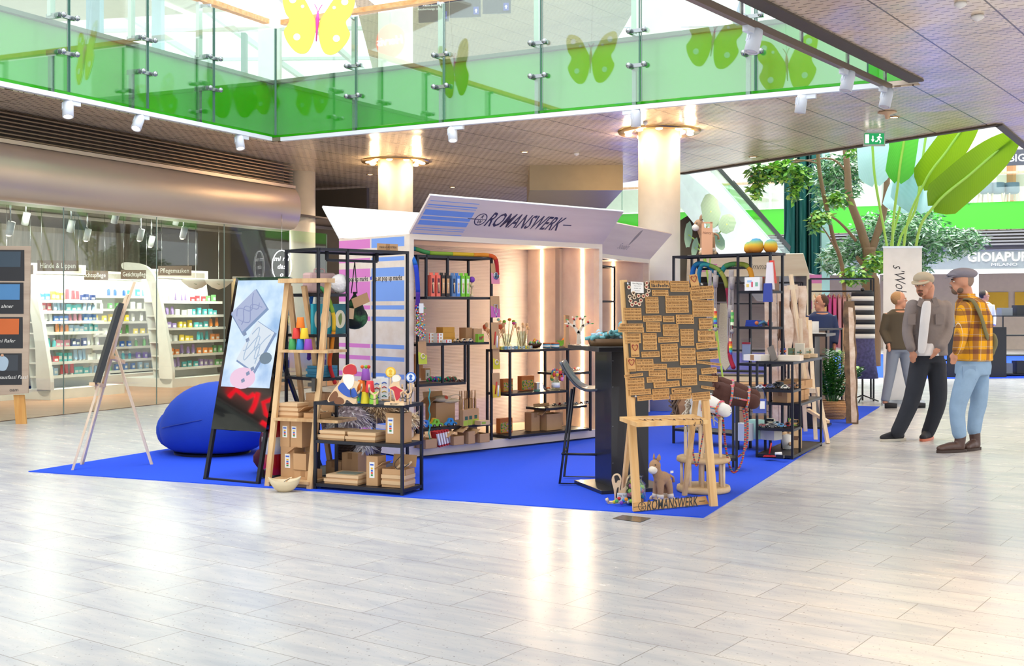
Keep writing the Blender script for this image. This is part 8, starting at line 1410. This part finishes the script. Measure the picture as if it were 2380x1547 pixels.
def head(f, m, c, fw, r=.098, nose=.024):
    """skull, jaw, nose, ears; fw = facing direction"""
    c = V(c); fw = V(fw).normalized(); s_ = V((-fw.y, fw.x, 0)); m.ball(c+V((0, 0, .02)), r, m.mt, 18, (.88, .98, 1.08)); m.ball(c+fw*.035-V((0, 0, .055)), r*.66, m.mt, 14, (.95, .95, 1.0)); m.ball(c+fw*.055-V((0, 0, .088)), r*.38, m.mt, 12)
    n_ = c+fw*(r*.92); m.tube([n_+V((0, 0, .018)), n_+fw*nose*.9-V((0, 0, .018)), n_+fw*nose*.8-V((0, 0, .026))], [.009, .013, .010], m.mt, 8); m.ball(n_-fw*.012-V((0, 0, .062)), .020, m.mt, 8, (1, 1, .5))
    for k in (-1, 1): m.ball(c+s_*k*r*.86-fw*.008-V((0, 0, .012)), .028, m.mt, 10, (.45, .6, 1.1)) if abs(fw.x) < .5 else m.ball(c+s_*k*r*.9-fw*.01-V((0, 0, .012)), .028, m.mt, 10, (.6, .4, 1.1))
    return s_
def face(f, c, fw, r=.098, hair='#3a261c'):
    c = V(c); fw = V(fw).normalized(); s_ = V((-fw.y, fw.x, 0)); H_ = mat('hair_'+hair.strip('#'), hair, .8, bump=.6, bs=60)
    for k in (-1, 1):
        e = c+fw*r*.83+s_*k*.033+V((0, 0, .006)); m = MB(WHITE).ball(e, .011, WHITE, 8, (1, 1, .6)); m.ball(e+fw*.007, .006, INK, 8); m.build('eye', f.o); MB(H_).tube([e+fw*.008-s_*.018+V((0, 0, .018)), e+fw*.012+V((0, 0, .024)), e+fw*.006+s_*.018+V((0, 0, .018))], .0045, H_, 6).build('eyebrow', f.o)
    MB(mat('lips', '#a8605a', .5)).ball(c+fw*(r*.86+.008)-V((0, 0, .062)), .017, None, 8, (1, 1, .35)).build('lips', f.o)
def shoe(f, heel, toe, top, up, sole, name='shoe', h=.07):
    a, b, t = f.p(*heel), f.p(*toe), f.p(*top); a.z = b.z = 0; d = (b-a); L_3 = d.length; d.normalize(); M = frame(a, d); pr_ = [(-.03, .0), (L_3*.6, .0)]
    o = MB(up); o.tube([M @ V((.0, 0, .055)), M @ V((L_3*.45, 0, .055)), M @ V((L_3*.92, 0, .042))], [.047, .048, .034], up, 14); o.ball(M @ V((L_3*.93, 0, .042)), .036, up, 12, (1.1, 1.1, .8)); o.ball(M @ V((0, 0, .055)), .047, up, 12); o.tube([M @ V((.01, 0, .06)), t], [.050, .056 if h > .1 else .046], up, 14); q = o.build(name, f.o, remesh=.009, smooth=3)
    so = outline([(-.055, -.03), (.02, -.042), (L_3*.6, -.05), (L_3*.95, -.035), (L_3+.025, 0), (L_3*.95, .035), (L_3*.6, .05), (.02, .042), (-.055, .03)], 3); MB(sole).prism(so, .026, M @ Matrix.Translation((0, 0, .027))).build('sole', q)
    la = MB(mat('lace', '#57504a', .8))
    for i in range(4): la.tube([M @ V((L_3*.28+.022*i, -.03, .098-.006*i)), M @ V((L_3*.28+.022*i+.01, .03, .098-.006*i))], .0035, None, 5)
    la.build('laces', q); return q
# man in the grey overshirt
f = Fig('person', 'man in a beige cap, taupe overshirt and black jeans looking down, hands in pockets', 2140, 1022, 12.3)
hc = f.p(2146, 660, -.02); fw = V((-.62, -.72, -.25)); b = MB(SKN); head(f, b, hc, fw); f.limb(b, [(2156, 690, .03, .058), (2160, 668, .03, .056)]); f.torso(b, [(2160, 705, .05, .15, .09), (2155, 760, .05, .15, .10), (2155, 830, .05, .14, .10)])
f.limb(b, [(2122, 712, .0, .05), (2108, 765, -.02, .04), (2118, 815, -.1, .03)]); f.limb(b, [(2197, 716, .05, .05), (2206, 770, -.02, .04), (2180, 813, -.12, .03)]); hand(f, b, 2119, 818, -.1, (.2, .1, -1), (1, -.2, 0)); hand(f, b, 2178, 812, -.13, (-.5, .1, -.8), (.5, -.5, .3))
f.limb(b, [(2146, 842, .03, .06), (2118, 925, -.05, .055), (2088, 1000, -.1, .04)]); f.limb(b, [(2172, 842, .05, .06), (2180, 925, .05, .055), (2156, 1005, .1, .04)]); f.end(b, 'body', .011); face(f, hc, fw, hair='#3a241a')
H_ = MB(mat('hair_3a241a')); H_.ball(hc+V((.02, .035, .03)), .102, None, 16, (.95, .95, .9)); H_.ball(hc+V((.06, .03, -.01)), .042, None, 12, (.8, 1, 1.2)); H_.build('hair', f.o, remesh=.01, smooth=2)
BR_ = MB(mat('beard_brown', '#6a4a38', .9)); fn = fw.normalized(); BR_.ball(hc+fn*.074-V((0, 0, .085)), .029, None, 10, (1, 1, .8)); BR_.tube([hc+fn*.088+V((-.02, .02, -.05)), hc+fn*.103-V((0, 0, .044)), hc+fn*.088+V((.02, -.02, -.05))], .007, None, 6); BR_.build('beard', f.o)
CP = mat('beige_cap', '#b5a68e', .85, bump=.15, bs=60); m = MB(CP); fx = V((-.65, -.76, 0)).normalized(); m.ball(hc+V((.008, .012, .055)), .108, CP, 18, (1, 1, .72)); q = m.build('cap', f.o); Mc = facing(hc+fx*.06+V((0, 0, .035)), V((-fx.y, fx.x, 0))*-1, fx-V((0, 0, .38))); MB(CP).prism(outline([(-.085, 0), (.085, 0), (.078, .07), (.04, .105), (0, .112), (-.04, .105), (-.078, .07)], 3), .008, Mc).build('cap_brim', q)
m = MB(WTEE); f.torso(m, [(2158, 700, .03, .075, .07), (2152, 715, .02, .11, .085), (2154, 770, .02, .11, .09), (2152, 826, .0, .14, .115)]); f.end(m, 'white_tee', .012, 3)
m = MB(GRS); f.torso(m, [(2161, 694, .05, .09, .085), (2160, 708, .05, .195, .125), (2160, 760, .05, .20, .135), (2158, 815, .05, .20, .14), (2160, 826, .05, .20, .135)], .15)
f.limb(m, [(2122, 712, .0, .078), (2109, 768, -.03, .058), (2117, 808, -.11, .05)]); f.limb(m, [(2197, 714, .06, .08), (2202, 768, -.02, .06), (2186, 806, -.12, .052)])
q = f.end(m, 'overshirt', .013, 5)
m = MB(WTEE); vs = []
for i, (y, xl_, xr_) in enumerate(((698, 2146, 2165), (715, 2141, 2166), (745, 2138, 2162), (780, 2135, 2158), (824, 2131, 2153))): vs += [f.p(xl_, y, -.118-.004*i), f.p((xl_+xr_)/2, y, -.132), f.p(xr_, y, -.110-.004*i)]
m.add(vs, [(i*3+j, (i+1)*3+j, (i+1)*3+j+1, i*3+j+1) for i in range(4) for j in (0, 1)], WTEE, True); q2 = m.build('white_tee', f.o); sm_ = q2.modifiers.new('t', 'SOLIDIFY'); sm_.thickness = .012; sm_ = q2.modifiers.new('u', 'SUBSURF'); sm_.levels = sm_.render_levels = 2
for px, w_ in ((2119, .08), (2184, .09)): MB(GRS).box(tuple(f.p(px, 742, -.135 if px < 2150 else -.10)), (w_, .012, .11), rz=.1).build('chest_pocket', q)
for a_, b_ in (((2142, 694, -.06), (2136, 712, -.10)), ((2170, 692, -.05), (2178, 712, -.07))): MB(GRS).bar(f.p(*a_), f.p(*b_), .05, .012, up=(0, 1, 0)).build('collar', q)
m = MB(mat('button', '#4f4744', .5))
for y in (725, 750, 775, 800): m.ball(f.p(2129, y, -.14), .006, None, 8)
m.build('buttons', q)
m = MB(DKJ); f.torso(m, [(2156, 812, .04, .165, .12), (2156, 842, .04, .175, .125)], .15); f.limb(m, [(2138, 845, .02, .105), (2120, 925, -.05, .088), (2100, 975, -.08, .078), (2086, 1003, -.1, .072)]); f.limb(m, [(2176, 845, .05, .105), (2181, 925, .04, .088), (2168, 975, .07, .076), (2156, 1006, .1, .068)]); f.end(m, 'black_jeans', .013, 5)
BLK = mat('knit_black', '#23242a', .8); RS = mat('pale_sole', '#cfc6b4', .6); OS = mat('coral_sole', '#c26a4c', .5)
shoe(f, (2092, 1022, .0), (2050, 1022, -.1), (2088, 1003, -.1), BLK, RS); shoe(f, (2160, 1022, .15), (2144, 1026, -.08), (2157, 1006, .1), BLK, OS)
# man in the plaid shirt, seen from behind
f = Fig('person', 'man in a grey flat cap, yellow plaid shirt, pale jeans and brown boots', 2250, 1050, 11.4)
hc = f.p(2236, 655, 0); fw = V((-.97, .22, -.02)); b = MB(SKN); head(f, b, hc, fw); f.limb(b, [(2248, 690, .0, .062), (2243, 668, .0, .06)]); f.torso(b, [(2258, 705, .0, .12, .15), (2262, 770, .0, .11, .14), (2262, 835, .0, .12, .14)])
f.limb(b, [(2240, 722, -.16, .05), (2232, 785, -.19, .04), (2222, 818, -.17, .03)]); hand(f, b, 2221, 820, -.17, (-.15, .2, -1), (-1, 0, 0)); f.limb(b, [(2262, 722, .17, .05), (2262, 785, .2, .04), (2240, 818, .17, .03)]); hand(f, b, 2238, 820, .17, (-.15, -.1, -1), (-1, 0, 0))
f.limb(b, [(2254, 862, -.06, .06), (2229, 930, -.08, .055), (2228, 1010, -.08, .042)]); f.limb(b, [(2270, 862, .08, .06), (2272, 930, .1, .06), (2263, 1005, .1, .042)]); f.end(b, 'body', .011); face(f, hc, fw, hair='#4a4038')
m = MB(mat('grey_beard', '#6f5a4c', .9)); fn = fw.normalized(); m.ball(hc+fn*.06-V((0, 0, .082)), .043, None, 12, (1, .95, 1)); m.ball(hc+fn*.03-V((0, .035, .075)), .036, None, 10); m.tube([hc+fn*.105-V((0, .02, .045)), hc+fn*.112-V((0, -.02, .045))], .008, None, 6); m.build('beard', f.o, remesh=.009, smooth=2); m = MB(mat('hair_short', '#8f7a6c', .8)); m.ball(hc+V((.028, 0, .02)), .093, None, 16, (.9, .98, .95)); m.build('hair', f.o)
TW = mat('grey_tweed', '#85808a', .9, bump=.4, bs=150); m = MB(TW); m.ball(hc+V((.012, 0, .082)), .122, TW, 20, (1.12, 1, .48)); m.ball(hc+V((-.075, .0, .068)), .078, TW, 16, (1, 1.1, .34)); q = m.build('flat_cap', f.o, remesh=.009, smooth=3); MB(TW).prism(outline([(-.07, 0), (.07, 0), (.06, .05), (0, .075), (-.06, .05)], 3), .008, facing(hc+V((-.085, .015, .052)), (.1, 1, 0) if 0 else (-.1, -1, 0), (-1, .1, -.25))).build('cap_brim', q)
m = MB(PLAID); f.torso(m, [(2250, 688, .0, .075, .08), (2256, 702, .0, .13, .18), (2262, 735, .0, .165, .20), (2264, 790, .0, .16, .19), (2262, 830, .0, .175, .185), (2263, 838, .0, .175, .185)]); f.limb(m, [(2243, 718, -.15, .078), (2233, 782, -.20, .066), (2225, 816, -.18, .048)]); f.limb(m, [(2264, 718, .17, .078), (2264, 782, .2, .066), (2242, 814, .18, .048)]); q = f.end(m, 'plaid_shirt', .013, 4); MB(PLAID).lathe([(.072, 0), (.084, .01), (.078, .05), (.07, .05)], PLAID, 20, f.p(2247, 694, 0)).build('collar', q)
OLV = mat('olive_canvas', '#6f6a48', .85, bump=.2, bs=90); m = MB(OLV); m.tube(curve3([f.p(2243, 695, -.12), f.p(2262, 700, -.21), f.p(2280, 735, -.225), f.p(2292, 775, -.2), f.p(2303, 800, -.1)]), .03, OLV, 8, flat=.35); m.tube(curve3([f.p(2243, 695, -.12), f.p(2236, 720, .1), f.p(2245, 780, .22), f.p(2290, 810, .15), f.p(2303, 800, .0)]), .02, OLV, 8, flat=.25); m.build('bag_strap', f.o, 'olive shoulder strap'); m = MB(OLV); m.ball(f.p(2306, 795, -.03), .085, OLV, 16, (.5, 1.1, 1.15)); m.ball(f.p(2302, 812, -.03), .075, OLV, 14, (.5, 1.1, 1)); m.build('shoulder_bag', f.o, 'olive shoulder bag', remesh=.011, smooth=3)
m = MB(DENIM); f.torso(m, [(2260, 820, .0, .15, .165), (2262, 850, .02, .165, .175), (2260, 870, .02, .16, .175)]); f.limb(m, [(2250, 868, -.08, .108), (2229, 930, -.08, .084), (2225, 965, -.08, .074), (2230, 1008, -.08, .068)]); f.limb(m, [(2274, 868, .09, .105), (2275, 930, .1, .082), (2268, 965, .1, .074), (2264, 1000, .1, .066)]); f.end(m, 'pale_jeans', .013, 4)
m = MB(mat('denim_pocket', '#7d98b5', .85)); m.box(tuple(f.p(2252, 866, -.155)), (.12, .02, .13), rz=-.1); m.build('back_pocket', f.o)
LB = mat('boot_leather', '#4a332b', .45, bump=.25, bs=25); SB = mat('boot_sole', '#3a2c26', .7); shoe(f, (2232, 1050, -.08), (2182, 1052, -.16), (2233, 1004, -.08), LB, SB, 'boot', .2); shoe(f, (2268, 1045, .1), (2246, 1047, -.02), (2265, 1000, .1), LB, SB, 'boot', .2)
# passers-by
def passer(label, px, feet, d, top, c1, c2, hair, fw, step=.12, hgt=1.68, bag=False):
    f = Fig('person', label, px, feet, d); k = hgt/1.7; b = MB(SKN); L2 = lambda x, y, z: V((x, y, z*k)); hc = L2(0, 0, 1.55); fwv = V(fw).normalized(); head(f, b, hc, fwv, .095)
    b.tube([L2(0, 0, 1.36), L2(0, 0, 1.5)], .055, SKN, 12); b.tube([L2(0, 0, 1.4), L2(0, 0, 1.1), L2(0, 0, .88)], [.12, .11, .13], SKN, 14)
    for sg in (-1, 1): b.tube([L2(.16*sg, 0, 1.36), L2(.21*sg, .02, 1.1), L2(.17*sg, -.08, .9)], [.045, .036, .028], SKN, 10); hand(f, b, px, feet, 0, (0, -.3, -1), (sg, 0, 0)) if 0 else b.ball(L2(.17*sg, -.09, .85), .035, SKN, 10, (.7, .9, 1.4)); b.tube([L2(.08*sg, 0, .88), L2(.09*sg+sg*step*.3, .0, .48), L2(.09*sg+step*sg, .03*sg, .06)], [.08, .055, .038], SKN, 10)
    b.build('body', f.o, remesh=.012, smooth=4); face(f, hc, fwv, .095, hair); m = MB(mat('hair_'+hair.strip('#'))); m.ball(hc-fwv*.02+V((0, 0, .028)), .104, None, 16, (.95, .95, .95)); m.build('hair', f.o)
    m = MB(c1); m.tube([L2(0, 0, 1.42), L2(0, 0, 1.36), L2(0, 0, 1.1), L2(0, 0, .84)], [.10, .18, .165, .19], c1, 18, flat=.72)
    for sg in (-1, 1): m.tube([L2(.16*sg, 0, 1.35), L2(.22*sg, .02, 1.1), L2(.18*sg, -.08, .93)], [.07, .058, .046], c1, 12)
    m.build('top', f.o, remesh=.013, smooth=4); m = MB(c2); m.tube([L2(0, 0, .92), L2(0, 0, .8)], [.155, .16], c2, 16, flat=.75)
    for sg in (-1, 1): m.tube([L2(.08*sg, 0, .84), L2(.09*sg+sg*step*.3, 0, .48), L2(.09*sg+step*sg, .03*sg, .1)], [.095, .072, .06], c2, 12)
    m.build('trousers', f.o, remesh=.013, smooth=4)
    for sg in (-1, 1): m = MB(BLK); m.tube([L2(.09*sg+step*sg, .03*sg, .045), L2(.09*sg+step*sg, .03*sg, .04)+V((fwv.x, fwv.y, 0))*.16], [.045, .035], BLK, 10); m.build('shoe', f.o)
passer('woman in a dark olive top and grey trousers walking behind the man in the cap', 2090, 945, 16.3, 0, mat('olive_top', '#4f4638', .9), mat('grey_trousers', '#7f8796', .9), '#a9845c', (.9, -.4, 0), .12, 1.66)
passer('person in a navy coat passing behind the slab easel and clothes rail', 1908, 940, 16.9, 0, mat('navy_coat', '#2f3e66', .9), DKJ, '#4a3226', (-.9, -.2, 0), .1, 1.62)
passer('dark-haired man in a white shirt inside the far shop behind the counter', 2288, 880, 26.5, 0, WTEE, DKJ, '#2f2622', (.9, -.3, 0), .05, 1.85)
